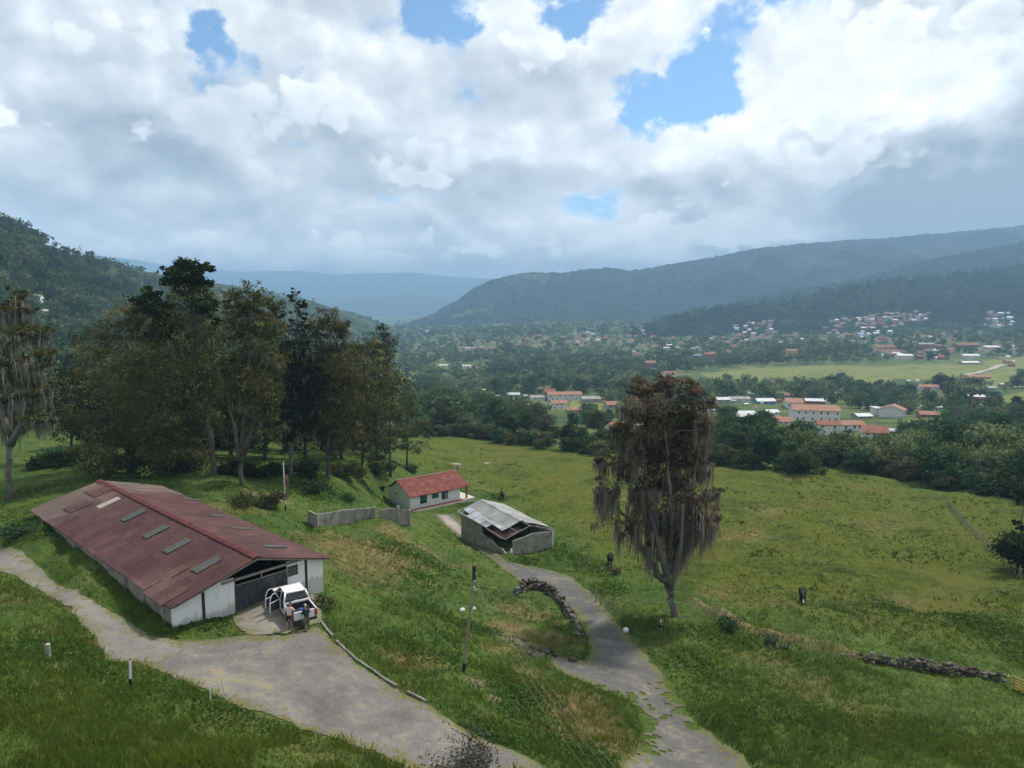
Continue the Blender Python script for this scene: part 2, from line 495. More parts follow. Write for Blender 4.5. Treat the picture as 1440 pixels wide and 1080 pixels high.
MEADOW = gpoly([(560,640),(590,611),(700,620),(790,633),(850,640),(1010,655),(1180,662),(1440,712),(1445,905),(1300,890),(1180,878),(1040,850),(900,800),(800,745),(700,690)])
FIELDS = [(gpoly([(985,525),(1040,519),(1110,517),(1200,513),(1262,520),(1250,541),(1190,537),(1120,536),(1050,541),(1000,533)]), 1.0),
          (gpoly([(1120,524),(1180,521),(1185,528),(1130,531)]), 0.35),
          (gpoly([(1190,518),(1320,511),(1425,517),(1440,545),(1320,535),(1240,530)]), 0.9),
          (gpoly([(1220,536),(1265,541),(1262,550),(1205,545)]), 1.0),
          (gpoly([(1380,508),(1460,500),(1460,520),(1400,520)]), 1.0),
          (gpoly([(1395,560),(1440,550),(1450,580),(1400,590)]), 0.6),
          (gpoly([(732,573),(770,570),(775,590),(738,592)]), 0.8),
          (gpoly([(805,560),(852,566),(850,580),(800,578)]), 0.9),
          (gpoly([(618,512),(690,512),(694,517),(612,519)]), 0.8),
          (gpoly([(1088,551),(1106,549),(1104,560),(1090,562)]), 1.1), (gpoly([(1170,553),(1192,552),(1190,562),(1172,562)]), 1.1)]
DRY = [(522,786,7.0,.85),(478,768,5.0,.7),(505,812,4.0,.6),(556,752,3.0,.6),(600,778,3.0,.45),(722,888,2.2,1.0),(738,862,3.0,.7),(765,905,2.6,.8),(715,915,2.0,1.0),(780,880,1.6,.7),
       (790,1000,3.0,.9),(815,1025,3.5,.95),(770,980,2.5,.8),(748,950,2.0,.6),(840,1045,2.5,.6),(700,1012,1.6,.5),(575,930,2.0,.75),(600,925,1.3,.6),(560,968,1.0,.4),
       (300,812,2.0,.0),(165,790,2.2,.7),(140,745,2.0,.35),(60,850,3.0,.45),(30,840,3.0,.35),(100,900,2.5,.4),(180,925,2.0,.6),(330,715,3.5,.5),(380,700,3.0,.75),(345,712,2.0,.6),
       (700,735,2.5,.5),(655,772,2.0,.5),(650,800,1.6,.45),(1050,755,4.5,.55),(1075,718,4.0,.35),(900,700,6,.4),(650,680,5,.3),(1230,740,5,.3),(1260,850,3,.4),(1215,868,2,.4),(1120,965,3.0,.5),(1080,925,3.5,.4),
       (1200,1010,3.0,.35),(1310,940,2.0,.3),(1000,835,2,.5),(930,910,2,.2),(420,1050,2.2,.3),(330,1010,2.0,.35),(240,980,1.6,.3),(470,1055,1.8,.4),(540,1068,1.4,.4)]
BANK = gpoly([(975,848),(1000,864),(1030,880),(1060,890),(1090,899),(1130,908),(1165,916),(1200,926)])
EARTH = [(672,967,.75,.9),(697,987,.55,.8),(735,905,1.4,.8),(752,918,1.2,.7),(722,900,1.3,.7),(640,850,.8,.0),(950,1000,.8,.3),(845,1055,1.0,.6),(90,940,.8,.5),(285,958,.8,.0),(715,1040,.5,.3)]

def ground_object():
    X, Y = GX, GY
    near = 1 - sstep(140, 330, Y)
    sd = pave_sd(X, Y)
    off = sstep(0.15, 1.0, -sd)                               # 0 on the pavements
    h = (fbm(X / 2.6, Y / 2.6, 41, 3) - 0.35) * 0.55 + (fbm(X / 0.8, Y / 0.8, 47, 2) - 0.4) * 0.28
    tus = np.maximum(0, fbm(X / 5.5, Y / 5.5, 51, 3) - 0.52) * 2.2
    Z = GZ + near * off * np.maximum(h + tus, -0.05) - (1 - off) * 0.02 * near
    db = np.full(X.shape, 9.0); mb_ = (X > 10) & (X < 45) & (Y > 45) & (Y < 85); db[mb_] = edge_dist(BANK, X[mb_], Y[mb_], False)
    Z = Z + .55 * np.exp(-(db / .9) ** 2) * (.6 + .8 * fbm(X / 1.5, Y / 1.5, 27, 2))
    far = sstep(260, 500, Y)
    Z = Z + far * (fbm(X / 40, Y / 40, 61, 4) - .5) * np.minimum(6, Y / 160)
    rgba = np.zeros(X.shape + (4,))
    rgba[..., 0] = spots(X, Y, DRY, 70) * near
    edge = sdist(TRACK, X, Y)
    rgba[..., 2] = np.maximum(spots(X, Y, EARTH, 170), .5 * np.exp(-(db / .7) ** 2) * sstep(.35, .6, fbm(X / 2, Y / 2, 28, 3)))
    rgba[..., 0] = np.maximum(rgba[..., 0], .5 * np.exp(-(db / 1.0) ** 2))
    sm = sdist(MEADOW, X, Y)
    rgba[..., 1] = sstep(-6, 6, sm + (fbm(X / 14, Y / 14, 81, 3) - .5) * 14) * (Y < 300)
    fld = np.zeros(X.shape)
    for poly, w in FIELDS:
        m = inside(poly, X, Y)
        fld = np.where(m, w, fld)
    rgba[..., 3] = fld
    nr, nc = X.shape
    idx = np.arange(nr * nc).reshape(nr, nc)
    Q = np.stack([idx[:-1, :-1], idx[:-1, 1:], idx[1:, 1:], idx[1:, :-1]], -1).reshape(-1, 4)
    V = np.stack([X, Y, Z], -1).reshape(-1, 3)
    m, t = new_mat('grass_land', 0.95, 0.1)
    co = coords(t)
    at = t.node('ShaderNodeAttribute', attribute_name='cover')
    sep = t.node('ShaderNodeSeparateColor'); t.l.new(at.outputs['Color'], sep.inputs[0])
    dry, mead, earth, field = sep.outputs[0], sep.outputs[1], sep.outputs[2], at.outputs['Alpha']
    pos = t.node('ShaderNodeSeparateXYZ'); t.l.new(co, pos.inputs[0])
    n1 = t.noise(co, 0.11, 5, 0.62); n2 = t.noise(co, 0.8, 5, 0.7); n3 = t.noise(co, 4.5, 4, 0.7)
    mixn = t.math('ADD', t.math('MULTIPLY', n1, 0.40), t.math('ADD', t.math('MULTIPLY', n2, 0.35), t.math('MULTIPLY', n3, 0.25)))
    lush = t.ramp(mixn, (0.36, (.026, .050, .010)), (0.47, (.048, .086, .016)), (0.55, (.080, .118, .024)), (0.66, (.125, .138, .042)))
    mea = t.ramp(mixn, (0.38, (.024, .040, .008)), (0.46, (.056, .078, .010)), (0.52, (.090, .110, .012)), (0.58, (.095, .082, .022)), (0.64, (.135, .148, .018)))
    c = t.mix(mead, lush, mea)
    straw = t.ramp(n2, (0.3, (.10, .088, .026)), (0.52, (.165, .125, .052)), (0.7, (.235, .185, .095)))
    dfac = t.math('MULTIPLY', dry, t.sst(t.math('ADD', n3, t.math('MULTIPLY', n2, .6)), 0.55, 0.85))
    c = t.mix(t.math('MULTIPLY', dry, 0.55), c, straw)
    c = t.mix(dfac, c, straw)
    soil = t.ramp(n3, (0.3, (.15, .115, .075)), (0.7, (.31, .25, .18)))
    c = t.mix(t.math('MULTIPLY', earth, t.sst(n2, .3, .5)), c, soil)
    # valley floor
    v1 = t.noise(co, 0.012, 6, 0.65); v2 = t.noise(co, 0.07, 5, 0.7)
    vv = t.math('ADD', t.math('MULTIPLY', v1, .55), t.math('MULTIPLY', v2, .45))
    val = t.ramp(vv, (0.36, (.026, .046, .016)), (0.47, (.055, .085, .024)), (0.55, (.095, .125, .034)), (0.64, (.16, .165, .06)))
    fcol = t.ramp(v2, (0.3, (.085, .125, .028)), (0.45, (.125, .16, .036)), (0.55, (.17, .175, .055)), (0.68, (.20, .165, .08)))
    val = t.mix(t.sst(field, 0.0, 0.5), val, fcol)
    fm = t.sst(pos.outputs[1], 230.0, 300.0)
    c = t.mix(fm, c, val)
    t.l.new(c, t.p.inputs['Base Color'])
    bump(t, t.math('ADD', n3, n2), 0.9, 0.25)
    me = np_mesh('ground', V, Q, m, {'cover': rgba.reshape(-1, 4)}, smooth=True)
    o = link('ground', me); o['kind'] = 'structure'
    return Z
GROUND_Z = ground_object()
def lumpy(x, y):
    """height of the finished ground, lumps included"""
    global GZ
    keep = GZ; GZ = GROUND_Z
    r = ground_z(x, y); GZ = keep
    return r
def lz(x, y): return float(lumpy(np.array([x]), np.array([y]))[0])

# ------------------------------------------------------------------ pavements draped on the ground
def pavement(name, poly, mat, step=0.3, lift=0.03, rag=0.5, seed=0, cutters=()):
    lo = poly.min(0) - 1; hi = poly.max(0) + 1
    lo[1] = max(lo[1], 12)
    xs = np.arange(lo[0], hi[0], step); ys = np.arange(lo[1], hi[1], step)
    X, Y = np.meshgrid(xs, ys)
    s = sdist(poly, X, Y) + (fbm(X / 1.3, Y / 1.3, seed, 4) - 0.55) * 2 * rag
    for c, wgt in cutters: s = s - wgt(X, Y)
    ok = s > 0
    face = ok[:-1, :-1] & ok[:-1, 1:] & ok[1:, 1:] & ok[1:, :-1]
    idx = np.arange(X.size).reshape(X.shape)
    Q = np.stack([idx[:-1, :-1], idx[:-1, 1:], idx[1:, 1:], idx[1:, :-1]], -1)[face]
    Z = ground_z(X, Y) + lift
    used = np.unique(Q); remap = np.full(X.size, -1); remap[used] = np.arange(len(used))
    V = np.stack([X, Y, Z], -1).reshape(-1, 3)[used]
    e = np.clip(s.ravel()[used] / 2.5, 0, 1)
    o = link(name, np_mesh(name, V, remap[Q], mat, {'rim': e}, smooth=True)); o['kind'] = 'structure'
    return o

def pave_mat(name, c1, c2, c3, grass, litter, crack=True, joints=None):
    m, t = new_mat(name, 0.92, 0.15)
    co = coords(t)
    n1 = t.noise(co, 0.22, 5, 0.65, 0.6); n2 = t.noise(co, 1.4, 6, 0.7); n3 = t.noise(co, 9, 3, 0.7); n4 = t.noise(co, 26, 3, 0.8)
    nn = t.math('ADD', t.math('MULTIPLY', n1, .5), t.math('ADD', t.math('MULTIPLY', n2, .3), t.math('MULTIPLY', n3, .2)))
    c = t.ramp(nn, (0.38, c1), (0.5, c2), (0.62, c3))
    if joints:
        w = t.node('ShaderNodeTexVoronoi', feature='DISTANCE_TO_EDGE'); t.l.new(co, w.inputs['Vector']); w.inputs['Scale'].default_value = joints
        c = t.mix(t.sst(w.outputs['Distance'], 0.035, 0.0), c, (.035, .034, .025))
    c = t.mix(0.75, c, t.ramp(n4, (.33, (.62, .62, .62)), (.5, (1., 1., 1.)), (.68, (1.4, 1.38, 1.34))), 'MULTIPLY')
    vo = t.node('ShaderNodeTexVoronoi', feature='DISTANCE_TO_EDGE'); t.l.new(t.node('ShaderNodeVectorMath', operation='ADD').outputs[0], vo.inputs['Vector'])
    va = vo.inputs['Vector'].links[0].from_node; t.l.new(co, va.inputs[0]); wv = t.node('ShaderNodeTexNoise'); t.l.new(co, wv.inputs['Vector']); wv.inputs['Scale'].default_value = .9; t.l.new(wv.outputs['Color'], va.inputs[1])
    vo.inputs['Scale'].default_value = .34
    c = t.mix(t.math('MULTIPLY', t.sst(vo.outputs['Distance'], 0.010, 0.0), t.math('MULTIPLY', t.sst(n1, .45, .6), .5)), c, (.05, .047, .04))
    # straw and dung litter
    c = t.mix(t.math('MULTIPLY', t.sst(t.math('ADD', n2, t.math('MULTIPLY', n1, .8)), 0.97, 1.12), litter), c, (.215, .185, .118))
    # grass creeping in
    at = t.node('ShaderNodeAttribute', attribute_name='rim')
    inv = t.math('SUBTRACT', 1.0, at.outputs['Fac'])
    g = t.math('ADD', t.math('MULTIPLY', inv, 0.42), n2)
    gc = t.ramp(n3, (0.35, (.06, .075, .02)), (0.6, (.15, .135, .05)))
    c = t.mix(t.math('MULTIPLY', t.sst(g, 0.76, 0.92), grass), c, gc)
    t.l.new(c, t.p.inputs['Base Color'])
    bump(t, n3, 0.5, 0.03)
    return m

M_yard = pave_mat('yard_gravel', (.088, .082, .073), (.140, .131, .118), (.205, .190, .168), 1.0, 1.0)
M_track = pave_mat('track_concrete', (.112, .106, .094), (.172, .163, .146), (.235, .222, .198), 0.8, 0.6, joints=None)
M_road = pave_mat('old_asphalt', (.060, .058, .055), (.098, .094, .088), (.155, .145, .128), 1.0, 0.55)
M_ramp = pave_mat('ramp_concrete', (.10, .092, .075), (.19, .175, .145), (.29, .27, .23), 0.8, 0.4, joints=None)
def road_grass(X, Y):
    s = spots(X, Y, [(905,985,2.8,1.),(882,1020,2.4,1.2),(930,990,2.2,.8),(960,1010,1.8,.6),(930,1050,2,.8),(892,1055,1.6,.8),(950,1055,1.0,.6),(975,1020,1.0,.5),(865,990,1.4,.6),(870,905,.0001,.0)], 300, 0.6)
    return s * np.clip((fbm(X / .55, Y / .55, 33, 3) - .50) * 16, 0, 4)
def yard_grass(X, Y):
    return spots(X, Y, [(176,901,1.1,1.0)], 320, .6) * np.clip((fbm(X / .5, Y / .5, 34, 3) - .45) * 16, 0, 4)
pavement('track', TRACK, M_track, 0.14, 0.03, 0.3, 5)
pavement('yard', YARD, M_yard, 0.14, 0.018, 0.4, 6)
pavement('ramp', RAMP, M_ramp, 0.14, 0.05, 0.15, 7)
pavement('road', ROAD, M_road, 0.15, 0.02, 0.5, 8, [(0, road_grass)])
pavement('path', PADS, pave_mat('pale_concrete', (.17, .16, .145), (.26, .245, .22), (.36, .34, .31), 0.7, 0.1), 0.2, 0.05, 0.3, 9)

def valley_road(pts, width, name='road'):
    h = surf_hits([p[0] for p in pts], [p[1] for p in pts], ())
    mb = MB(); P = [Vector(q) for q in h if not np.isnan(q[0])]
    fine = []
    for a, b in zip(P[:-1], P[1:]):
        n = max(2, int((b - a).length / 8))
        fine += [a.lerp(b, k / n) for k in range(n)]
    fine.append(P[-1])
    L = []
    for i, p in enumerate(fine):
        d = (fine[min(i + 1, len(fine) - 1)] - fine[max(i - 1, 0)]); d.z = 0; d.normalize()
        n = Vector((-d.y, d.x, 0)) * width / 2
        row = []
        for q in (p - n, p + n):
            row.append((q.x, q.y, lz(q.x, q.y) + 0.9))
        L.append(row)
    for r, s_ in zip(L[:-1], L[1:]): mb.quad(r[0], r[1], s_[1], s_[0])
    o = mb.build(name, M_lane); o['kind'] = 'structure'
M_lane = mottled('pale_lane', (.24, .21, .17), (.36, .32, .27), 0.05)
valley_road([(1328,538),(1345,532),(1372,525),(1398,519),(1412,512)], 9)
valley_road([(1020,540),(1036,544),(1052,552),(1068,560)], 5)

# kerb along the yard's lower edge
def kerb_pts(px):
    h = ground_hits([p[0] for p in px], [p[1] for p in px]); return [Vector(p) for p in h]
M_kerb = mottled('kerb_concrete', (.12, .112, .095), (.24, .225, .20), 1.5, 0.9, 0.1, (.07, .085, .035), 0.8)
kp = kerb_pts([(449,872),(462,889),(480,909),(500,928),(520,941),(546,960),(572,974),(600,988)])
mb = MB()
for a, b in zip(kp[:-1], kp[1:]):
    n = max(1, round((b - a).length / 0.9))
    for k in range(n):
        if random.random() < .07: continue
        p = a.lerp(b, k / n); q = a.lerp(b, (k + .985) / n)
        s = random.uniform(-.05, .05)
        p.z = gz(p.x, p.y) + .06 + s * .4; q.z = gz(q.x, q.y) + .06 + s
        mb.bar(p, q, .15, .18)
o = mb.build('kerb', M_kerb); o['kind'] = 'structure'

# ------------------------------------------------------------------ hills
def hill_mat(name, dark, mid, light, scale, clear=0.0):
    m, t = new_mat(name, 1.0, 0.0)
    co = coords(t)
    n1 = t.noise(co, scale, 6, 0.65); n2 = t.noise(co, scale * 7, 4, 0.7)
    nn = t.math('ADD', t.math('MULTIPLY', n1, .55), t.math('MULTIPLY', n2, .45))
    c = t.ramp(nn, (0.38, dark), (0.5, mid), (0.62, light))
    if clear:
        n3 = t.noise(co, scale * 0.6, 4, 0.6, 0.5)
        c = t.mix(t.math('MULTIPLY', t.sst(n3, .58, .66), clear), c, (.12, .14, .05))
    t.l.new(c, t.p.inputs['Base Color'])
    bump(t, n2, 1.0, 6.0)
    return m
HM = {'hill': hill_mat('hill_scrub', (.016, .030, .011), (.032, .054, .018), (.065, .088, .030), 0.008, .7),
      'hill.001': hill_mat('hill_forest', (.012, .022, .010), (.020, .036, .014), (.036, .052, .020), 0.006, .3),
      'hill.002': hill_mat('hill_forest_far', (.012, .022, .012), (.018, .032, .016), (.032, .046, .022), 0.004, .2),
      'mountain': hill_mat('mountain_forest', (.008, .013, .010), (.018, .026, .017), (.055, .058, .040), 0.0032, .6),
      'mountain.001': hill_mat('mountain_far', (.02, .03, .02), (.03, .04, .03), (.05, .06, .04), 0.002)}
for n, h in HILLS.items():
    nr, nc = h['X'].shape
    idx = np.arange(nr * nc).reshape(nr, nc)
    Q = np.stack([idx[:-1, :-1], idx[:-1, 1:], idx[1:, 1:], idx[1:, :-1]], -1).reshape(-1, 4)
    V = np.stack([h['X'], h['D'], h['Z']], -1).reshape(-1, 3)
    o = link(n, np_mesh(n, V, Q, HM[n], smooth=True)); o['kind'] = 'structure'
# ------------------------------------------------------------------ foliage
def leaf_mat(name, stops, hue=0.25, trans=0.35):
    m = bpy.data.materials.new(name); m.use_nodes = True
    t = NT(m.node_tree); t.n.clear()
    out = t.node('ShaderNodeOutputMaterial')
    at = t.node('ShaderNodeAttribute', attribute_name='tint')
    oi = t.node('ShaderNodeObjectInfo')
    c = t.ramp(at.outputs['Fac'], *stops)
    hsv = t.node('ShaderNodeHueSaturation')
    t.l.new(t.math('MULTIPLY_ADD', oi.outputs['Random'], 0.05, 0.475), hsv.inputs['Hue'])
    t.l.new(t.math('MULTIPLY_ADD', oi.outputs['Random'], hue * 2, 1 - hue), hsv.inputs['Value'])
    hsv.inputs['Saturation'].default_value = 1.0
    t.l.new(c, hsv.inputs['Color'])
    d = t.node('ShaderNodeBsdfDiffuse'); tr = t.node('ShaderNodeBsdfTranslucent'); mx = t.node('ShaderNodeMixShader')
    t.l.new(hsv.outputs[0], d.inputs['Color']); t.l.new(hsv.outputs[0], tr.inputs['Color'])
    mx.inputs[0].default_value = trans
    t.l.new(d.outputs[0], mx.inputs[1]); t.l.new(tr.outputs[0], mx.inputs[2]); t.l.new(mx.outputs[0], out.inputs['Surface'])
    return m

L_drab = leaf_mat('drab_needles', ((0, (0.0330, 0.0415, 0.0150)), (.45, (0.0795, 0.0869, 0.0297)), (.8, (0.1550, 0.1439, 0.0518)), (1, (0.2802, 0.2508, 0.1141))), .2)
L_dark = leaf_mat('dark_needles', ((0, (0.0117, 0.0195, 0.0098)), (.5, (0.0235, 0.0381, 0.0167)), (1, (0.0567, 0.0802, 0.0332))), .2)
L_rust = leaf_mat('rusty_leaves', ((0, (0.0394, 0.0309, 0.0234)), (.4, (0.0885, 0.0636, 0.0464)), (.75, (0.1540, 0.1060, 0.0747)), (1, (0.2274, 0.1558, 0.1053))), .1, .3)
L_green = leaf_mat('broad_leaves', ((0, (0.0208, 0.0432, 0.0185)), (.4, (0.0447, 0.0840, 0.0300)), (.75, (0.0880, 0.1397, 0.0486)), (1, (0.1676, 0.2205, 0.0844))), .35)
L_deep = leaf_mat('deep_leaves', ((0, (0.0171, 0.0401, 0.0171)), (.5, (0.0378, 0.0792, 0.0342)), (1, (0.1032, 0.1591, 0.0644))), .3)
L_pale = leaf_mat('pale_leaves', ((0, (0.040, 0.063, 0.034)), (.5, (0.098, 0.132, 0.069)), (1, (0.218, 0.247, 0.149))), .25)
L_olive = leaf_mat('olive_leaves', ((0, (0.0341, 0.0462, 0.0187)), (.5, (0.0803, 0.0924, 0.0374)), (1, (0.1848, 0.1771, 0.0847))), .25)
L_grey = leaf_mat('grey_twigs', ((0, (.045, .042, .032)), (.5, (.085, .078, .060)), (1, (.15, .14, .115))), .2)
L_moss = leaf_mat('hanging_moss', ((0, (0.0889, 0.0794, 0.0643)), (.5, (0.2099, 0.1891, 0.1531)), (1, (0.4216, 0.3951, 0.3326))), .1, .4)
L_weed = leaf_mat('weed_leaves', ((0, (.030, .062, .012)), (.45, (.060, .112, .022)), (.8, (.105, .150, .036)), (1, (.17, .18, .07))), .1)
L_grass = leaf_mat('grass_blades', ((0, (.026, .048, .009)), (.3, (.072, .114, .022)), (.55, (.104, .142, .022)), (.78, (.138, .152, .018)), (1, (.35, .27, .135))), .0, .4)
M_bark = mottled('bark', (.045, .038, .030), (.125, .112, .092), 2.5, 0.95, 0.1, bumpd=0.04)
M_paleb = mottled('pale_bark', (.080, .073, .062), (.185, .172, .150), 2.0, 0.95, 0.1, (.06, .055, .045), 1.2, bumpd=0.03)

def rand_unit(n, g):
    v = g.normal(size=(n, 3)); return v / (np.linalg.norm(v, axis=1)[:, None] + 1e-9)

def leaf_quads(C, size, g, flat=0.0, asp=0.55):
    """one randomly turned quad at each centre"""
    n = len(C)
    nrm = rand_unit(n, g); nrm[:, 2] = nrm[:, 2] * (1 - flat) + flat * np.abs(nrm[:, 2]) + flat
    nrm /= np.linalg.norm(nrm, axis=1)[:, None]
    a = np.cross(nrm, rand_unit(n, g)); a /= np.linalg.norm(a, axis=1)[:, None] + 1e-9
    b = np.cross(nrm, a)
    s = np.broadcast_to(np.asarray(size, float), (n,))[:, None]
    a = a * s; b = b * s * asp
    V = np.stack([C - a, C - b * .9 + a * .1, C + a, C + b * 1.1 - a * .15], 1).reshape(-1, 3)
    return V, np.arange(4 * n).reshape(n, 4)

def lobes_points(lobes, n, g, per=14, tight=0.2, hollow=0.5, top=0.15):
    """leaf centres gathered in sprays through a set of lobes (x, y, z, rx, rz); also a tint for each"""
    L = np.array(lobes, float)
    w = L[:, 3] ** 2 * np.maximum(L[:, 4], L[:, 3]) ; w = w ** 0.75; w /= w.sum()
    nc = max(1, n // per)
    k = g.choice(len(L), nc, p=w)
    d = rand_unit(nc, g); d[:, 2] = d[:, 2] + top
    rad = hollow + (1 - hollow) * g.random(nc) ** 0.6
    cc = L[k, :3] + d * rad[:, None] * np.column_stack([L[k, 3], L[k, 3], L[k, 4]])
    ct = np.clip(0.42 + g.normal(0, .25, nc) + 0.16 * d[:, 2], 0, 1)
    i = np.repeat(np.arange(nc), per)
    sig = tight * L[k, 3][i]
    P = cc[i] + g.normal(size=(len(i), 3)) * sig[:, None] * np.array([1, 1, .62])
    T = np.clip(ct[i] + g.normal(0, .10, len(i)), 0, 1)
    return P, T, cc

def crown_mesh(name, lobes, n, size, mat, g, per=14, tight=0.2, hollow=0.5, top=0.15, flat=0.2, asp=0.55):
    P, T, cc = lobes_points(lobes, n, g, per, tight, hollow, top)
    V, Q = leaf_quads(P, size * g.uniform(.6, 1.35, len(P)), g, flat, asp)
    return np_mesh(name, V, Q, mat, {'tint': np.repeat(T, 4)}), cc

def moss_mesh(name, starts, lengths, width, mat, g, sway=0.15):
    """hanging strands: each three tapering segments"""
    n = len(starts); seg = 5
    # strands gather into ropes of uneven length
    starts = np.array(starts, float); lengths = np.array(lengths, float)
    lead = (np.arange(n) // 9) * 9
    starts = starts[lead] + g.normal(0, .11, (n, 3)); lengths = lengths[lead] * g.uniform(.35, 1.05, n)
    ang = g.random(n) * PI
    side = np.column_stack([np.cos(ang), np.sin(ang), np.zeros(n)])
    w = width * g.uniform(.5, 1.5, n)
    Vs = []; 
    prev = starts.copy()
    drift = (g.normal(0, sway, (n, 3)) + g.normal(0, sway, (n, 3))[lead]) * .7; drift[:, 2] = 0
    for k in range(seg + 1):
        f = k / seg
        p = starts + drift * f * f * lengths[:, None] * .3 + g.normal(0, .03, (n, 3)) * np.array([1, 1, 0])
        p[:, 2] = starts[:, 2] - lengths * f
        ww = (w * (1 - f) ** 0.7 + 0.006)[:, None]
        Vs.append(np.stack([p - side * ww, p + side * ww], 1))
    V = np.stack(Vs, 1)                                       # n, seg+1, 2, 3
    idx = np.arange(n * (seg + 1) * 2).reshape(n, seg + 1, 2)
    Q = np.stack([idx[:, :-1, 0], idx[:, :-1, 1], idx[:, 1:, 1], idx[:, 1:, 0]], -1).reshape(-1, 4)
    T = np.repeat(np.clip(g.normal(.45, .22, n), 0, 1), (seg + 1) * 2)
    return np_mesh(name, V.reshape(-1, 3), Q, mat, {'tint': T})

def limb(mb, p, q, r0, r1, g, n=6, seg=5, wig=0.12, sag=0.0):
    p = Vector(p); q = Vector(q); L = (q - p).length
    pts = []; rad = []
    for k in range(seg + 1):
        f = k / seg
        c = p.lerp(q, f)
        if 0 < k < seg: c += Vector(g.normal(0, wig * L * .12, 3))
        c.z += sag * L * math.sin(PI * f)
        pts.append(c); rad.append(r0 + (r1 - r0) * f ** .8)
    mb.tube(pts, rad, n, True, 0.15)

def trunk_mesh(name, forks, lobes, mat, g, r0, twigs=3, r_l=None):
    """forks: list of polylines [(x,y,z)...] for the main stems; a limb runs to each lobe from the nearest stem point below it"""
    mb = MB(); stem = []
    for st in forks:
        n = len(st); pts = []; rad = []
        for i in range(n - 1):
            for k in range(4):
                f = k / 4; c = Vector(st[i]).lerp(Vector(st[i + 1]), f)
                if i or k: c += Vector(g.normal(0, r0 * .25, 3)) * (1, 1, .2)[0]
                pts.append(c)
        pts.append(Vector(st[-1]))
        for i in range(len(pts)):
            f = i / (len(pts) - 1)
            rad.append(r0 * (1 - f) ** .8 * (1.35 if i == 0 else 1) + r0 * .10)
        mb.tube(pts, rad, 9, True, 0.18)
        stem += [(p, r) for p, r in zip(pts, rad)]
    for (x, y, z, rx, rz) in lobes:
        c = Vector((x, y, z))
        cand = [s for s in stem if s[0].z < z - rz * .2] or stem[:1]
        b = min(cand, key=lambda s: (s[0] - c).length + abs(z - rz - s[0].z) * .4)
        rr = min(b[1] * .6, r_l or 9)
        limb(mb, b[0], c, max(rr, .05), .03, g, 5, 5, .5, 0.06)
        for k in range(twigs):
            e = c + Vector(rand_unit(1, g)[0]) * rx * .85
            limb(mb, c, e, .035, .012, g, 4, 3, .5)
    return mb.mesh(name, mat, True)

def px_lobes(base, D, lst, g, depth=0.6):
    """lobes given by where they stand in the view of the tree: (px, py, radius px[, vertical radius px])"""
    out = []
    for e in lst:
        px, py, r = e[:3]; rv = e[3] if len(e) > 3 else r
        dd = e[4] if len(e) > 4 else g.uniform(-depth, depth) * 2.0
        p = at_D(px, py, D + dd)
        k = (D + dd) / F
        out.append((p.x - base.x, p.y - base.y, p.z - base.z, r * k, rv * k))
    return out

def grove_tree(name, label, cat, bpx, lobes_px, stems_px, leaf, n, size, r0, seed, bark=None, moss=0, mosslen=(1.5, 4.5), group=None, second=None, per=24, tight=.15, hollow=.3, asp=.42, twigs=3, Dadd=0, bridge=True):
    g = np.random.default_rng(seed)
    base = at_ground(*bpx)
    if Dadd:
        base = Vector((base.x * (base.y + Dadd) / base.y, base.y + Dadd, 0)); base.z = gz(base.x, base.y)
    D = base.y
    o = thing(name, label, cat, base, 0, group)
    lobes = px_lobes(base, D, lobes_px, g, depth=1.0)
    stems = []
    for st in stems_px:
        pts = []
        for i, (px, py) in enumerate(st):
            if i == 0 and len(pts) == 0 and st is stems_px[0]: pts.append((0, 0, -.4)); continue
            p = at_D(px, py, D + (g.uniform(-.5, .5) if i else 0)); pts.append((p.x - base.x, p.y - base.y, p.z - base.z))
        stems.append(pts)
    link('trunk', trunk_mesh('trunk', stems, lobes, bark or M_bark, g, r0, twigs, r0 * .5), o)
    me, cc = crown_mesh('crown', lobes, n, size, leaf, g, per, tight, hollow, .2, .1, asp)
    link('crown', me, o)
    if second:
        lob2 = px_lobes(base, D, second[0], g, 1.0)
        me2, _ = crown_mesh('crown', lob2, second[2], second[3], second[1], g, per, tight, hollow, .25, .35, .6)
        link('crown', me2, o)
    if moss:
        L = np.array(lobes)
        k = g.choice(len(L), moss, p=L[:, 3] ** 2 / (L[:, 3] ** 2).sum())
        d = rand_unit(moss, g); d[:, 2] = -np.abs(d[:, 2]) * .8 + .25
        S = L[k, :3] + d * (g.uniform(.4, 1.0, moss))[:, None] * np.column_stack([L[k, 3], L[k, 3], L[k, 4]])
        ln = g.uniform(*mosslen, moss) * g.uniform(.4, 1, moss)
        ln = np.minimum(ln, np.maximum(S[:, 2] - 1.6, .3))
        link('moss_foliage', moss_mesh('moss_foliage', S, ln, .05, L_moss, g), o)
    return o

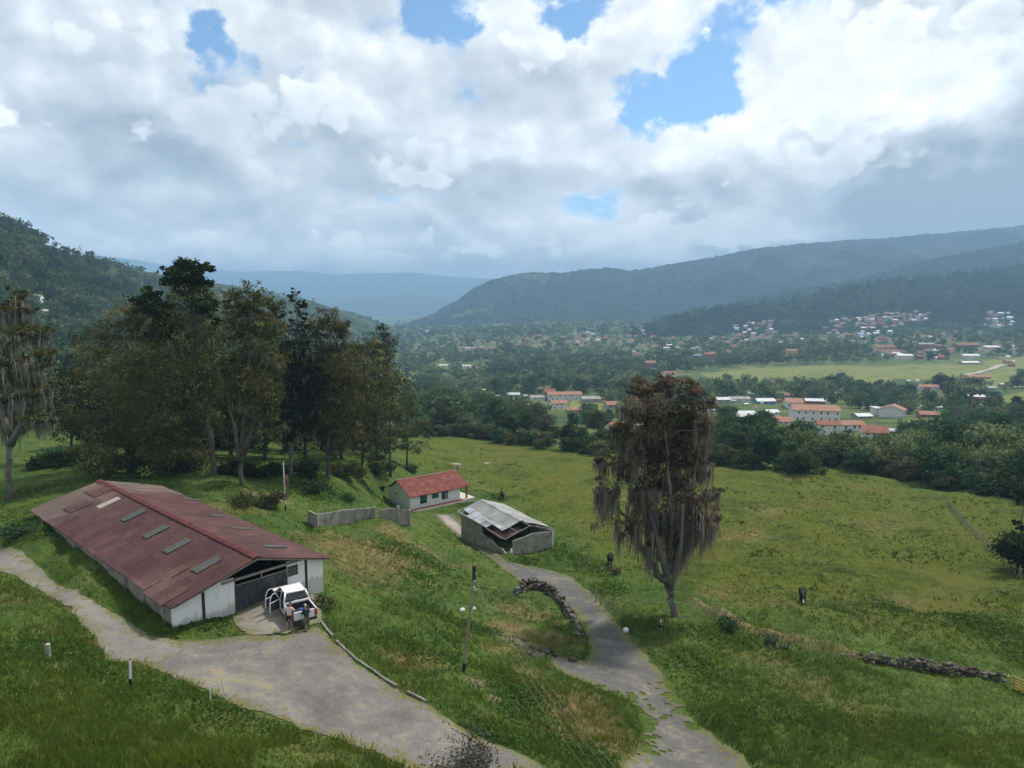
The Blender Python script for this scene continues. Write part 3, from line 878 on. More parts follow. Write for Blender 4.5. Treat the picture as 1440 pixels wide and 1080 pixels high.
# ------------------------------------------------------------------ the lone tree hung with moss
def lone_tree():
    g = np.random.default_rng(5)
    base = at_ground(953, 868); D = base.y
    o = thing('mossy_tree', 'lone tall rusty brown tree hung with long grey moss, bent bare trunk in the meadow', 'tree', base)
    up = [(905,553,26),(940,545,24),(972,556,24),(1000,568,14,10),(888,580,24),(925,585,36),(965,590,32),(875,612,22),(990,600,20),(915,625,38),(960,630,40),(880,650,34),(845,650,18),(938,668,44),(985,655,30),(998,690,20),
          (905,690,34),(965,705,40),(860,690,18,30),(842,690,14,26),(1000,725,16,26),(985,740,24),(930,730,36),(890,735,22,28),(960,755,30),(872,745,12,24),(915,770,16,20),(950,780,20)]
    up = [(a, b, c * .80, *(q * .8 for q in r)) for a, b, c, *r in up]
    lob = px_lobes(base, D, up, g, 1.3)
    stems = [[(953,868),(944,845),(938,820),(942,770),(945,720),(940,660),(935,600),(930,555)],
             [(941,828),(952,790),(965,740),(975,680),(985,620)],
             [(941,818),(928,813),(920,798),(905,775),(890,745),(872,715),(858,680)],
             [(941,822),(930,780),(912,720),(905,650),(900,580)]]
    S = []
    for st in stems:
        pts = []
        for i, (px, py) in enumerate(st):
            dd = 0 if py > 810 else g.uniform(-1.2, 1.2)
            p = at_D(px, py, D + dd); pts.append((p.x - base.x, p.y - base.y, p.z - base.z - (.5 if (py == 868) else 0)))
        S.append(pts)
    link('trunk', trunk_mesh('trunk', S, lob, M_paleb, g, .36, 4, .2), o)
    hi = [l for l, e in zip(lob, up) if e[1] < 640]; lo = [l for l, e in zip(lob, up) if e[1] >= 605]
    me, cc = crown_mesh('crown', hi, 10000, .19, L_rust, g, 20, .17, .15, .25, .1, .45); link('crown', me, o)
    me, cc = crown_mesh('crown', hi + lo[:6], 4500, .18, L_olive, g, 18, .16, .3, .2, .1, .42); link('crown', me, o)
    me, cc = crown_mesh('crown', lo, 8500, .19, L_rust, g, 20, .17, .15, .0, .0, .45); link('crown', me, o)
    L = np.array(lob); py = np.array([e[1] for e in up])
    wt = (L[:, 3] ** 1.6) * np.where(py < 600, .25, 1.0); wt /= wt.sum()
    n = 8200; k = g.choice(len(L), n, p=wt)
    d = rand_unit(n, g); d[:, 2] = -np.abs(d[:, 2]) * .6 + .3
    st = L[k, :3] + d * g.uniform(.3, 1.0, n)[:, None] * np.column_stack([L[k, 3], L[k, 3], L[k, 4]])
    ln = g.uniform(.9, 4.2, n) * np.where(py[k] > 680, 1.15, .8)
    ln = np.minimum(ln, np.maximum(st[:, 2] - 2.2, .4))
    link('moss_foliage', moss_mesh('moss_foliage', st, ln, .026, L_moss, g, .3), o)
    # long ropes of moss under the crown
    n = 430
    px = g.choice([838,850,868,878,893,897,910,915,925,938,948,957,962,975,984,990,1000,1008], n) + g.normal(0, 3.2, n)
    y0 = 705 + g.random(n) * 45
    bot = np.interp(px, [830,842,860,880,900,925,945,960,985,1000,1012], [720,735,770,790,800,820,835,825,800,775,745])
    P = []; ln = []
    for a, b, c in zip(px, y0, bot):
        dd = g.normal(0, 1.8); p = at_D(a, b, D + dd); P.append((p.x - base.x, p.y - base.y, p.z - base.z)); ln.append(max(.8, (c - b) / F * D * g.uniform(.55, 1.05)))
    ln = np.minimum(np.array(ln), np.array(P)[:, 2] - 1.2)
    link('moss_foliage', moss_mesh('moss_foliage', np.array(P), np.maximum(ln, .5), .045, L_moss, g, .16), o)
    return o
lone_tree()

# ------------------------------------------------------------------ the grove behind the barn
GR = 'trees of the dark grove behind the barn'
grove_tree('mossy_tree', 'tall ragged tree draped in grey moss, cut by the left edge behind the track', 'tree', (14,703),
   [(22,420,14,16),(10,440,18),(38,430,14),(8,475,24),(36,470,20),(58,470,14),(15,515,26),(46,510,20),(66,500,12),(8,555,24),(40,552,22),(64,545,12),(20,595,20),(50,590,16),(-20,500,26),(-25,560,26),(70,590,10)],
   [[(14,703),(13,650),(15,580),(20,500),(22,415)],[(14,610),(-10,540),(-25,500)],[(14,625),(40,570),(62,520)]], L_drab, 8000, .22, .33, 21, M_paleb, 3000, (1.2, 4.5), GR)
grove_tree('bushy_tree', 'broad bushy brown green tree in the grove, directly behind the far end of the barn', 'tree', (185,668),
   [(178,452,26),(150,470,26),(210,470,24),(128,500,24),(178,505,38),(225,505,26),(118,545,26),(160,550,38),(210,550,40),(250,560,26),(108,590,24),(150,600,36),(200,605,40),(245,610,34),(272,600,20),(120,635,22),(175,640,34),(230,645,34),(268,640,20),(195,440,18),(232,480,16)],
   [[(185,668),(182,620),(180,560),(178,460)],[(184,640),(150,570),(130,510)],[(184,640),(215,570),(235,500)]], L_drab, 26000, .20, .34, 22, M_bark, 300, (.5, 1.5), GR)
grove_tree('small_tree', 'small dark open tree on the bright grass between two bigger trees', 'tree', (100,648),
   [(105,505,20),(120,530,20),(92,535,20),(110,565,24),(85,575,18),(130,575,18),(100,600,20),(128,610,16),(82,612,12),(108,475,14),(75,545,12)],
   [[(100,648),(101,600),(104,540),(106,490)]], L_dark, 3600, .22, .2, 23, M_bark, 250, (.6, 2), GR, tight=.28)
grove_tree('tall_tree', 'tallest tree of the grove with a dark flat topped crown rising above the rest', 'tree', (303,672),
   [(258,420,20,26),(285,430,22),(265,455,28),(232,440,16),(295,475,26),(250,485,30),(282,520,32),(255,540,30),(300,555,24),(275,580,26),(240,520,20),(260,610,20),(300,600,20)],
   [[(303,672),(297,620),(285,550),(272,470),(262,380)]], L_drab, 13000, .21, .36, 24, M_bark, 700, (.8, 2.5), GR,
   second=([(262,374,16,9),(240,380,12,7),(288,380,13,8),(300,388,8,8),(255,392,24,9),(280,398,16,8),(235,398,10,7),(215,412,14,9),(205,425,16,10),(222,432,18,12),(202,440,12,9),(240,455,20,14),(290,430,18,12),(300,425,8,8),(270,415,20,10),(230,470,22,14),(300,452,10,10)], L_dark, 6500, .26), tight=.22)
grove_tree('tall_tree', 'tall tree with pale forked trunk and brown green top, beside the tallest one', 'tree', (340,684),
   [(350,420,22),(330,432,20),(375,432,20),(345,455,30),(380,465,24),(322,470,20),(355,495,34),(330,520,26),(385,510,24),(350,545,30),(375,560,24),(325,565,20),(355,590,20),(390,600,18),(318,430,8,8),(392,440,10)],
   [[(340,684),(338,640),(345,570),(350,500),(350,420)],[(339,650),(325,590),(318,520)],[(341,640),(372,560),(385,490)]], L_drab, 17000, .20, .28, 25, M_bark, 600, (.8, 2.5), GR)
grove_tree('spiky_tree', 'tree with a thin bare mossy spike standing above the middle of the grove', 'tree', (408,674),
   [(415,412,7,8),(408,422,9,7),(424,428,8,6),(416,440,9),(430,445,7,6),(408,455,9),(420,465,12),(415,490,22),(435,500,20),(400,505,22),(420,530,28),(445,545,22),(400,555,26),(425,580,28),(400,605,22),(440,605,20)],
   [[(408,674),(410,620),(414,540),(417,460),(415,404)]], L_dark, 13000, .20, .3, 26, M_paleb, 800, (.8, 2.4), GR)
grove_tree('bushy_tree', 'rounded olive tree in the right half of the grove, left of the slender bare trunk', 'tree', (462,678),
   [(462,448,16),(445,465,18),(482,465,16),(465,480,26),(490,500,22),(450,510,26),(475,530,30),(500,545,20),(455,560,28),(490,580,26),(465,600,26),(500,610,18),(445,600,18),(475,632,18)],
   [[(462,678),(461,630),(464,560),(464,460)],[(461,640),(490,580),(498,520)]], L_drab, 17000, .20, .3, 27, M_bark, 350, (.6, 1.8), GR)
grove_tree('bushy_tree', 'drab shaggy tree at the right of the grove, in front of the slender bare trunk', 'tree', (508,672),
   [(520,490,18),(500,505,18),(540,510,16),(515,530,26),(545,545,20),(500,560,24),(530,575,28),(558,580,16),(510,605,24),(540,615,22),(525,640,18),(560,610,14),(495,625,16)],
   [[(508,672),(510,630),(515,570),(518,500)]], L_drab, 14000, .20, .24, 28, M_bark, 400, (.6, 1.8), GR)
grove_tree('slender_tree', 'slender nearly bare trunk with few tufts at the right end of the grove', 'tree', (549,670),
   [(538,462,7,6),(545,475,8,7),(535,490,9,8),(550,500,8,7),(543,515,9,8),(553,530,8,8),(538,545,9,9),(552,560,8,9),(545,580,8,8),(530,505,6,6),(556,475,5,5)],
   [[(549,670),(548,600),(546,530),(542,456)]], L_dark, 1500, .18, .22, 29, M_bark, 900, (.6, 2.0), GR, twigs=4)
grove_tree('bushy_tree', 'low light green tree at the right edge of the grove above the meadow', 'tree', (572,655),
   [(572,555,14),(585,575,14),(565,580,16),(590,600,14),(572,605,18),(598,620,10),(585,628,14),(562,625,14)],
   [[(572,655),(573,610),(575,560)]], L_olive, 3600, .22, .2, 30, M_bark, 200, (.5, 1.4), GR)
# trunks and crowns deeper in the grove
fill = [(232,655,60,'broad dark tree filling the grove left of the tallest tree'),(285,650,70,'dark tree in the shade behind the tallest tree of the grove'),(372,655,66,'dark tree standing behind the pale forked trunk'),(430,650,64,'dark tree deep in the grove behind the spiky one'),
        (480,655,60,'dark tree deep in the grove behind the rounded olive tree'),(530,655,56,'dark tree deep in the grove behind the slender bare trunk'),(325,645,62,'shaded tree at the back of the grove between two pale trunks'),(400,640,60,'shaded tree at the back of the middle of the grove'),(205,648,52,'shaded tree at the back of the grove behind the bushy brown one')]
back = [(150,640,70),(215,640,70),(262,640,66),(310,640,66),(355,640,66),(405,640,66),(452,642,60),(500,640,60),(545,640,50)]
places = ['behind the bushy brown tree','left of the tallest tree','behind the tallest tree','between the tallest and the forked tree','behind the forked tree','behind the spiky tree','behind the rounded olive tree','behind the shaggy tree','behind the slender trunk']
fill += [(a, b, c, 'low tree in the back row of the grove ' + q) for (a, b, c), q in zip(back, places)]
for i, (bx, by, w, lab) in enumerate(fill):
    deep = i >= 9
    g = np.random.default_rng(60 + i)
    tp = (500 if deep else 480) + g.uniform(-15, 25)
    lob = []
    for k in range(20):
        f = g.random(); yy = tp + 15 + f * (by - (14 if deep else 26) - tp - 15)
        lob.append((bx + g.uniform(-.5, .5) * w * (.5 + .6 * f), yy, g.uniform(19, 30)))
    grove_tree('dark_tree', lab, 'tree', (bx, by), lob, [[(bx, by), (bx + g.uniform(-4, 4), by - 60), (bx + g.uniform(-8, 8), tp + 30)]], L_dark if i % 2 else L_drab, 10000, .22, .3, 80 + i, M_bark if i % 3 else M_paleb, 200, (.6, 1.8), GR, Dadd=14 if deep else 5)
# ------------------------------------------------------------------ single trees of the valley: a dozen models, copied
def model_tree(kind, seed, leaf, h, w, n, size, bark, shape):
    """a broadleaf tree of height h and crown width w at the origin, crown and trunk meshes"""
    g = np.random.default_rng(seed)
    lob = []
    z0 = h * shape[0]
    for k in range(shape[1]):
        f = (k + .5) / shape[1]
        z = z0 + (h - z0) * (f ** .8) * .92
        prof = math.sin(PI * min(1, .18 + .78 * f)) ** shape[2]
        for j in range(shape[3]):
            a = g.random() * 2 * PI; r = w * .5 * prof * g.uniform(.25, .85)
            rr = w * g.uniform(.13, .22) * (.7 + .5 * prof)
            lob.append((r * math.cos(a), r * math.sin(a), z + g.normal(0, .04 * h), rr, rr * g.uniform(.6, .9)))
    crown, _ = crown_mesh('crown', lob, n, size, leaf, g, 12, .3, .45, .3, .3, .65)
    tr = trunk_mesh('trunk', [[(0, 0, -.8), (g.normal(0, .15), g.normal(0, .15), h * .35), (g.normal(0, .3), g.normal(0, .3), h * .8)]], lob[::2], bark, g, h * .022 + .05, 1, .12)
    return crown, tr, h
MODELS = {
 'dark broadleaf': [model_tree('d', 101, L_deep, 10, 9, 2600, .34, M_bark, (.16, 6, .7, 4)), model_tree('d', 102, L_deep, 11, 8, 2600, .34, M_bark, (.12, 7, .6, 3)), model_tree('d', 103, L_deep, 9, 10, 2600, .36, M_bark, (.14, 5, .6, 5))],
 'green broadleaf': [model_tree('g', 111, L_green, 10, 9, 2600, .34, M_bark, (.14, 6, .7, 4)), model_tree('g', 112, L_green, 9, 10, 2600, .36, M_bark, (.12, 5, .7, 5)), model_tree('g', 113, L_green, 12, 8, 2800, .34, M_paleb, (.2, 7, .6, 3))],
 'pale silvery': [model_tree('p', 121, L_pale, 10, 8, 2200, .32, M_paleb, (.14, 6, .7, 4)), model_tree('p', 122, L_pale, 9, 9, 2200, .34, M_paleb, (.1, 5, .8, 4))],
 'olive brown': [model_tree('o', 131, L_olive, 10, 8, 2200, .32, M_bark, (.15, 6, .7, 4)), model_tree('o', 132, L_grey, 10, 8, 1500, .26, M_paleb, (.2, 6, .7, 4))],
 'low green bush': [model_tree('b', 141, L_green, 4, 6, 1500, .26, M_bark, (.02, 3, .5, 5)), model_tree('b', 142, L_deep, 3.5, 6, 1500, .26, M_bark, (.02, 3, .5, 5)), model_tree('b', 143, L_olive, 3.2, 5.5, 1300, .24, M_bark, (.02, 3, .5, 4))],
}
TREES = []                                                     # (x, y, r) of every planted tree
NAMES = {'dark broadleaf': 'broadleaf_tree', 'green broadleaf': 'broadleaf_tree', 'pale silvery': 'silvery_tree', 'olive brown': 'olive_tree', 'low green bush': 'bush'}
def plant(x, y, kind, h, where, group, gsel, label=None, z=None):
    crown, tr, h0 = MODELS[kind][gsel.integers(len(MODELS[kind]))]
    s = h / h0
    zz = (lz(x, y) if z is None else z)
    bush = kind == 'low green bush'
    o = thing(NAMES[kind], label or f'{kind} {"" if bush else "tree "}{where}', 'bush' if bush else 'tree', (x, y, zz - .15), gsel.random() * 6.28, group)
    sx = s * gsel.uniform(.9, 1.2)
    o.scale = (sx, sx, s)
    link('crown', crown, o); link('trunk', tr, o)
    TREES.append((x, y, h * .4))
    return o

# the belt of trees along the far edge of the meadow
def belt():
    g = np.random.default_rng(404)
    edge = [(565,616),(590,611),(640,615),(700,621),(750,628),(790,634),(830,641),(870,646),(940,650),(1010,655),(1060,661),(1110,667),(1180,661),(1250,672),(1300,682),(1340,692),(1380,692),(1440,706),(1500,716)]
    ex = [e[0] for e in edge]; ey = [e[1] for e in edge]
    def where(px, row):
        a = ['at the front of the belt', 'second in the belt', 'deep in the belt', 'behind the belt'][row]
        if px < 640: b = 'beside the dark grove'
        elif px < 720: b = 'beyond the white farmhouse'
        elif px < 850: b = 'left of the lone mossy tree'
        elif px < 1015: b = 'behind the lone mossy tree'
        elif px < 1120: b = 'right of the lone mossy tree'
        elif px < 1250: b = 'below the long white building'
        elif px < 1350: b = 'above the top of the post fence'
        else: b = 'right of the post fence'
        return a + ', ' + b
    last = None
    for row, (dD, step, hr) in enumerate([(0, 19, (3, 5)), (7, 24, (7, 11)), (20, 27, (9, 13)), (42, 32, (9, 14))]):
        px = 562 + g.uniform(0, 20)
        while px < 1475:
            py = np.interp(px, ex, ey)
            b = at_ground(px, py)
            dd = dD + g.uniform(-2, 5) * (1 + row * .4)
            k = (b.y + dd) / b.y
            x, y = b.x * k, b.y + dd
            left = px < 600
            h = g.uniform(*hr)
            r = g.random()
            if row == 0: kind = 'low green bush'
            elif 1005 < px < 1110: kind = 'dark broadleaf' if r < .75 else 'green broadleaf'; h *= 1.1
            elif 1110 <= px < 1440: kind = 'green broadleaf' if r < .45 else ('pale silvery' if r < .6 else ('olive brown' if r < .8 else 'dark broadleaf')); h *= .82
            elif px < 720: kind = 'green broadleaf' if r < .5 else ('dark broadleaf' if r < .75 else 'pale silvery'); h *= 1.0
            else: kind = 'dark broadleaf' if r < .45 else ('green broadleaf' if r < .8 else 'olive brown'); h *= .88
            gzz = gz(x, y); lim = np.interp(px, [565,600,640,700,760,850,1010,1060,1100,1130,1250,1300,1340,1440], [566,566,576,586,592,600,598,590,604,624,626,614,602,604]) + abs(g.normal(0, 7))
            hm = (ray(px, lim)[1] * y - gzz)
            if row: h = max(2.5, min(h, hm))
            if (row > 0 or g.random() < .8) and (row == 0 or hm > 2.5):
                plant(x, y, kind, h, where(px, row), f'{kind} trees of the belt beyond the meadow' if row else 'bushes along the far edge of the meadow', g)
            px += step * g.uniform(.55, 1.35) * (1.0 if row else .9)
belt()
# ------------------------------------------------------------------ building materials
def white_wall(name, c=(.70, .70, .68), stain=(.30, .28, .25), amt=.5):
    m, t = new_mat(name, 0.9, 0.15)
    co = coords(t)
    mp = t.node('ShaderNodeMapping'); mp.inputs['Scale'].default_value = (1, 1, .35); t.l.new(co, mp.inputs[0])
    n = t.noise(mp.outputs[0], 2.2, 6, .7); n2 = t.noise(co, 9, 4, .7)
    sp = t.node('ShaderNodeSeparateXYZ'); t.l.new(co, sp.inputs[0])
    low = t.math('MULTIPLY', t.sst(sp.outputs[2], 0.9, 0.0), .25)
    s = t.math('ADD', t.math('ADD', t.math('MULTIPLY', n, .6), t.math('MULTIPLY', n2, .4)), low)
    c0 = t.mix(t.math('MULTIPLY', t.sst(s, .52, .66), amt), c, stain)
    c0 = t.mix(t.math('MULTIPLY', t.sst(n2, .64, .72), amt), c0, (.10, .09, .08))
    t.l.new(c0, t.p.inputs['Base Color']); bump(t, n2, .3, .02)
    return m
M_wallw = white_wall('whitewash', (.80, .80, .78), (.34, .32, .29), .6)
M_wallg = mottled('grey_render', (.20, .185, .16), (.31, .29, .255), .9, .95, .1, (.17, .155, .13), .6, bumpd=.01)
M_wallh = white_wall('house_white', (.66, .70, .68), (.42, .42, .39), .3)
M_block = mottled('block_wall', (.19, .178, .152), (.34, .32, .28), .9, .95, .1, (.15, .14, .118), .7, bumpd=.02)
M_dark = plain('dark_paint', (.03, .03, .032), .7)
M_inside = plain('dark_inside', (.05, .045, .04), .95, .05)
M_timber = mottled('old_timber', (.16, .135, .11), (.34, .30, .26), 3, .9, .1)
M_rod = mottled('rusted_steel', (.20, .18, .165), (.36, .33, .31), 4, .7, .3)
M_gate = mottled('gate_boards', (.036, .038, .042), (.075, .078, .084), 2.0, .75, .25, (.11, .10, .09), 1.2)
M_brickred = mottled('brick_red', (.16, .055, .04), (.27, .10, .07), 2, .9)
M_glassd = plain('dark_glass', (.018, .022, .025), .15, .5)
M_green = mottled('green_shutter', (.012, .085, .060), (.022, .125, .090), 3, .6, .3)
M_concrete = mottled('pale_floor', (.42, .39, .34), (.56, .53, .47), 1.2, .9)

def sheet_roof(name, c1, c2, c3, rowlen, ridge=.0, wear=.6, corr=5.6):
    """corrugated sheets in object space: corrugation runs down the slope (local x), courses along it"""
    m, t = new_mat(name, 0.8, 0.25)
    co = coords(t)
    sp = t.node('ShaderNodeSeparateXYZ'); t.l.new(co, sp.inputs[0])
    w = t.math('SINE', t.math('MULTIPLY', sp.outputs[1], 2 * PI * corr))
    br = t.node('ShaderNodeTexBrick'); mp = t.node('ShaderNodeMapping')
    mp.inputs['Rotation'].default_value = (0, 0, PI / 2); t.l.new(co, mp.inputs[0]); t.l.new(mp.outputs[0], br.inputs[0])
    br.inputs['Scale'].default_value = 1.0; br.inputs['Brick Width'].default_value = 1.06; br.inputs['Row Height'].default_value = rowlen
    br.inputs['Mortar Size'].default_value = .022; br.inputs['Mortar Smooth'].default_value = .6; br.offset = 0.0
    br.inputs['Color1'].default_value = (.68, .66, .66, 1); br.inputs['Color2'].default_value = (1.22, 1.22, 1.24, 1); br.inputs['Mortar'].default_value = (.42, .40, .40, 1)
    n1 = t.noise(co, .35, 6, .68, .6); n2 = t.noise(co, 3.0, 6, .72)
    nn = t.math('ADD', t.math('MULTIPLY', n1, .55), t.math('MULTIPLY', n2, .45))
    c = t.ramp(nn, (.36, c1), (.54, c2))
    c = t.mix(t.math('MULTIPLY', t.sst(nn, .53, .66), wear), c, c3)
    fy = t.math('MULTIPLY', t.sst(t.math('ADD', sp.outputs[1], t.math('MULTIPLY', n1, 9.0)), 27.0, 33.0), .75)
    if ridge: c = t.mix(fy, c, (.165, .125, .105))
    ms = t.node('ShaderNodeMapping'); ms.inputs['Scale'].default_value = (.35, 3.2, 1); t.l.new(co, ms.inputs[0]); n5 = t.noise(ms.outputs[0], 1.0, 6, .75)
    c = t.mix(t.math('MULTIPLY', t.sst(n5, .56, .68), wear), c, tuple(x * .42 for x in c1))
    c = t.mix(t.math('MULTIPLY', t.sst(n5, .42, .32), wear * .7), c, c3)
    c = t.mix(.75, c, br.outputs['Color'], 'MULTIPLY')
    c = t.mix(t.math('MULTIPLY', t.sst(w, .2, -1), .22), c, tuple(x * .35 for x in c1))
    t.l.new(c, t.p.inputs['Base Color'])
    bump(t, t.math('ADD', w, t.math('MULTIPLY', n2, .6)), .35, .05)
    return m
M_redroof = sheet_roof('red_sheet_roof', (.052, .022, .021), (.092, .039, .036), (.130, .080, .068), 1.9, 1, .75)
M_redpatch = sheet_roof('faded_red_sheet', (.070, .034, .030), (.108, .055, .047), (.15, .095, .08), 1.9, 0, .6)
M_greyroof = sheet_roof('grey_sheet_roof', (.22, .222, .215), (.31, .31, .30), (.19, .175, .15), 1.5, 0, .8)
M_palesheet = sheet_roof('pale_sheet', (.30, .32, .36), (.40, .42, .45), (.24, .24, .24), 1.5, 0, .4)
M_skylight = mottled('weathered_fibreglass', (.034, .040, .036), (.085, .092, .082), 6, .6, .3, (.028, .030, .025), 3.0)
M_skylightw = mottled('pale_fibreglass', (.26, .22, .19), (.36, .31, .27), 5, .6, .3)
def tile_roof(name, c1, c2, c3, s=1.0):
    m, t = new_mat(name, .85, .2)
    co = coords(t)
    sp = t.node('ShaderNodeSeparateXYZ'); t.l.new(co, sp.inputs[0])
    n = t.noise(co, 5.5 * s, 4, .75); n2 = t.noise(co, .9 * s, 5, .7)
    w = t.math('SINE', t.math('MULTIPLY', sp.outputs[0], 2 * PI * 4.2 * s))
    c = t.ramp(t.math('ADD', t.math('MULTIPLY', n, .6), t.math('MULTIPLY', n2, .4)), (.36, c1), (.5, c2), (.64, c3))
    c = t.mix(t.math('MULTIPLY', t.sst(w, .1, -1), .45), c, tuple(x * .35 for x in c1))
    t.l.new(c, t.p.inputs['Base Color']); bump(t, w, .5, .06)
    return m
M_tiles = tile_roof('clay_tiles', (.085, .022, .017), (.19, .055, .040), (.36, .16, .12))

def local(o, p):
    """world point -> the frame of an upright thing"""
    c, s = math.cos(o.rotation_euler.z), math.sin(o.rotation_euler.z)
    d = Vector(p) - Vector(o.location)
    return Vector((d.x * c + d.y * s, -d.x * s + d.y * c, d.z))

def ray_plane(o, px, py, pts):
    """where a picture ray meets the plane through three local points, in local coordinates"""
    a, b, c = [Vector(q) for q in pts]
    n = (b - a).cross(c - a)
    e = local(o, (0, 0, 0)); t_, s_ = ray(px, py)
    d = local(o, (t_, 1, s_)) - e
    k = (a - e).dot(n) / d.dot(n)
    return e + d * k

# ------------------------------------------------------------------ the long barn
EL, ER = at_z(240, 857, -19.38), at_z(467, 785, -19.38)
u_ = Vector((ER.x - EL.x, ER.y - EL.y, 0)); WR = u_.length; u_.normalize(); v_ = Vector((-u_.y, u_.x, 0))
OV, OF = .38, .75
b0 = EL + u_ * OV + v_ * OF; b0.z = -21.32
barn = thing('barn', 'long white barn with a low dark red sheet roof and grey plank gate', 'barn', b0, math.atan2(u_.y, u_.x))
W, LN = WR - 2 * OV, 30.9
ze, zr = 1.98, 3.72
mid = W / 2
def roof_z(x): return ze + (zr - ze) * (1 - abs(x - mid) / (WR / 2))
# walls: the front is open in the gable above a lintel line
T = .22
mb = MB()
GA, GB = None, None
fp = [(0, 0, 0), (1, 0, 0), (0, 0, 1)]
gl = ray_plane(barn, 330, 840, fp).x; gr = ray_plane(barn, 405, 820, fp).x
p1 = ray_plane(barn, 286.5, 860, fp).x; p2 = ray_plane(barn, 430.5, 810, fp).x
LT = 2.55                                                   # top of the front panels
def front(x0, x1):
    m_ = MB(); z0, z1 = min(roof_z(x0) - .22, 2.42), min(roof_z(x1) - .22, 2.42)
    m_.prism([(x0, 0, -2.2), (x1, 0, -2.2), (x1, 0, z1), (x0, 0, z0)], (0, T, 0))
    return m_
for x0, x1 in ((0, p1 - .1), (p1 + .1, gl), (gr, p2 - .1), (p2 + .1, W)):
    front(x0, x1).build('wall', M_wallw, barn)
mb = MB(); mb.box(0, T, T, LN, -2.2, ze - .1); mb.build('wall', M_wallg, barn)
mb = MB(); mb.box(W - T, W, T, LN, -2.2, ze - .1); mb.build('wall', M_wallg, barn)
mb = MB(); mb.prism([(0, LN, -2), (W, LN, -2), (W, LN, ze), (mid, LN, zr - .2), (0, LN, ze)], (0, T, 0)); mb.build('wall', M_wallg, barn)
for k in range(9):                                           # piers along the long grey side
    mb = MB(); y = 1.2 + k * 3.4; mb.box(-.055, .001, y, y + .22, -2.2, ze - .15); mb.build('pier', M_wallg, barn)
for x in (p1, p2):
    mb = MB(); mb.box(x - .1, x + .1, -.03, T - .003, -2.2, min(roof_z(x) - .25, 2.40)); mb.build('pillar', M_dark, barn)
mb = MB(); mb.box(.01, W - .01, T + .01, LN - .01, -.1, .0); mb.build('floor_slab', M_inside, barn)
# lintel and truss in the open gable
mb = MB(); mb.box(gl - .9, gr + 1.2, -.10, .06, 2.21, 2.36); mb.build('lintel', M_timber, barn)
mb = MB()
for s in (-1, 1):
    mb.bar((mid, -OF + .12, zr - .16), (mid + s * (WR / 2 - .2), -OF + .12, ze - .06), .10, .14)
    mb.bar((mid, .5, zr - .3), (mid + s * (W / 2 - .2), .5, ze - .15), .10, .16)
mb.bar((gr - .2, -.5, 2.95), (gr + 1.6, -.05, 2.35), .06, .06)
mb.build('truss', M_timber, barn)
# gate: two leaves of vertical boards and an open transom
gm = (gl + gr) / 2
for a, b in ((gl + .02, gm - .015), (gm + .015, gr - .02)):
    mb = MB(); n = max(4, round((b - a) / .2)); st = (b - a) / n
    for k in range(n):
        j = random.uniform(-.008, .008); mb.box(a + k * st + .008, a + (k + 1) * st - .008, .02 + j, .07 + j, -.12, 1.76 + random.uniform(-.015, .015))
    lf = mb.build('gate_leaf', M_gate, barn)
    mb = MB(); mb.box(a, b, .071, .10, .4, .52); mb.box(a, b, .071, .10, 1.4, 1.5); mb.build('rail', M_gate, lf)
mb = MB(); mb.box(gm + .1, gm + .2, -.02, .02, .8, 1.05); mb.build('latch', M_dark, barn)
mb = MB()
for x in (gl + .02, gm, gr - .06): mb.box(x, x + .06, .03, .09, 1.79, 2.205)
mb.box(gl + .081, gr - .061, .03, .09, 1.79, 1.84)
mb.build('transom_frame', M_rod, barn)
# barred opening right of the gate
wx = ray_plane(barn, 411.5, 800, fp).x; wz = ray_plane(barn, 411.5, 802, fp).z
mb = MB(); mb.box(wx - .42, wx + .42, -.012, .02, wz - .38, wz + .36); win = mb.build('window', M_inside, barn)
mb = MB()
for k in range(6): x = wx - .4 + k * .16; mb.box(x - .012, x + .012, -.05, -.02, wz - .38, wz + .36)
for k in range(4): z = wz - .4 + k * .26; mb.box(wx - .42, wx + .42, -.035, -.013, z - .012, z + .012)
mb.build('window_bars', M_rod, win)
# roof
TH = .06
sl = {}
for s, nm in ((-1, 'roof_slope'), (1, 'roof_slope')):
    mb = MB(); e = mid + s * WR / 2
    sl[s] = [(mid, -OF, zr), (e, -OF, ze), (mid, LN + .6, zr)]
    ny = 60; nx = 10; vs = []; fs = []
    for j in range(ny + 1):
        for i in range(nx + 1):
            f = i / nx; y = -OF + (LN + .6 + OF) * j / ny
            x = mid + (e - mid) * f
            z = zr + (ze - zr) * f + (fbm(x * .5 + 9 * s, y * .22, 301, 2) - .5) * .14
            if i == nx: y += (random.uniform(-.05, .05)); x += random.uniform(-.05, .05)
            vs.append((x, y, z))
    for j in range(ny):
        for i in range(nx):
            a = j * (nx + 1) + i; fs.append((a, a + 1, a + nx + 2, a + nx + 1))
    n0 = len(vs); vs2 = [(x, y, z - TH) for x, y, z in vs]
    fs += [tuple(q + n0 for q in f[::-1]) for f in fs]
    rim = [i for i in range(nx + 1)] + [(j + 1) * (nx + 1) - 1 for j in range(1, ny + 1)] + [ny * (nx + 1) + i for i in range(nx - 1, -1, -1)] + [j * (nx + 1) for j in range(ny - 1, 0, -1)]
    for a, b in zip(rim, rim[1:] + rim[:1]): fs.append((a, b, b + n0, a + n0))
    mb.add(vs + vs2, fs); sl[s].append(mb.build(nm, M_redroof, barn))
mb = MB()
for j in range(27):
    y = -OF - .02 + j * (LN + .6 + OF) / 27
    for s in (-1, 1):
        mb.bar((mid, y + .03, zr + .085), (mid + s * .34, y + .03, zr - .01), 1.12, .045, (0, 0, 1)) if False else mb.prism([(mid, y, zr + .11), (mid + s * .30, y, zr + .015), (mid + s * .30, y, zr - .02), (mid, y, zr + .07)], (0, 1.12, 0))
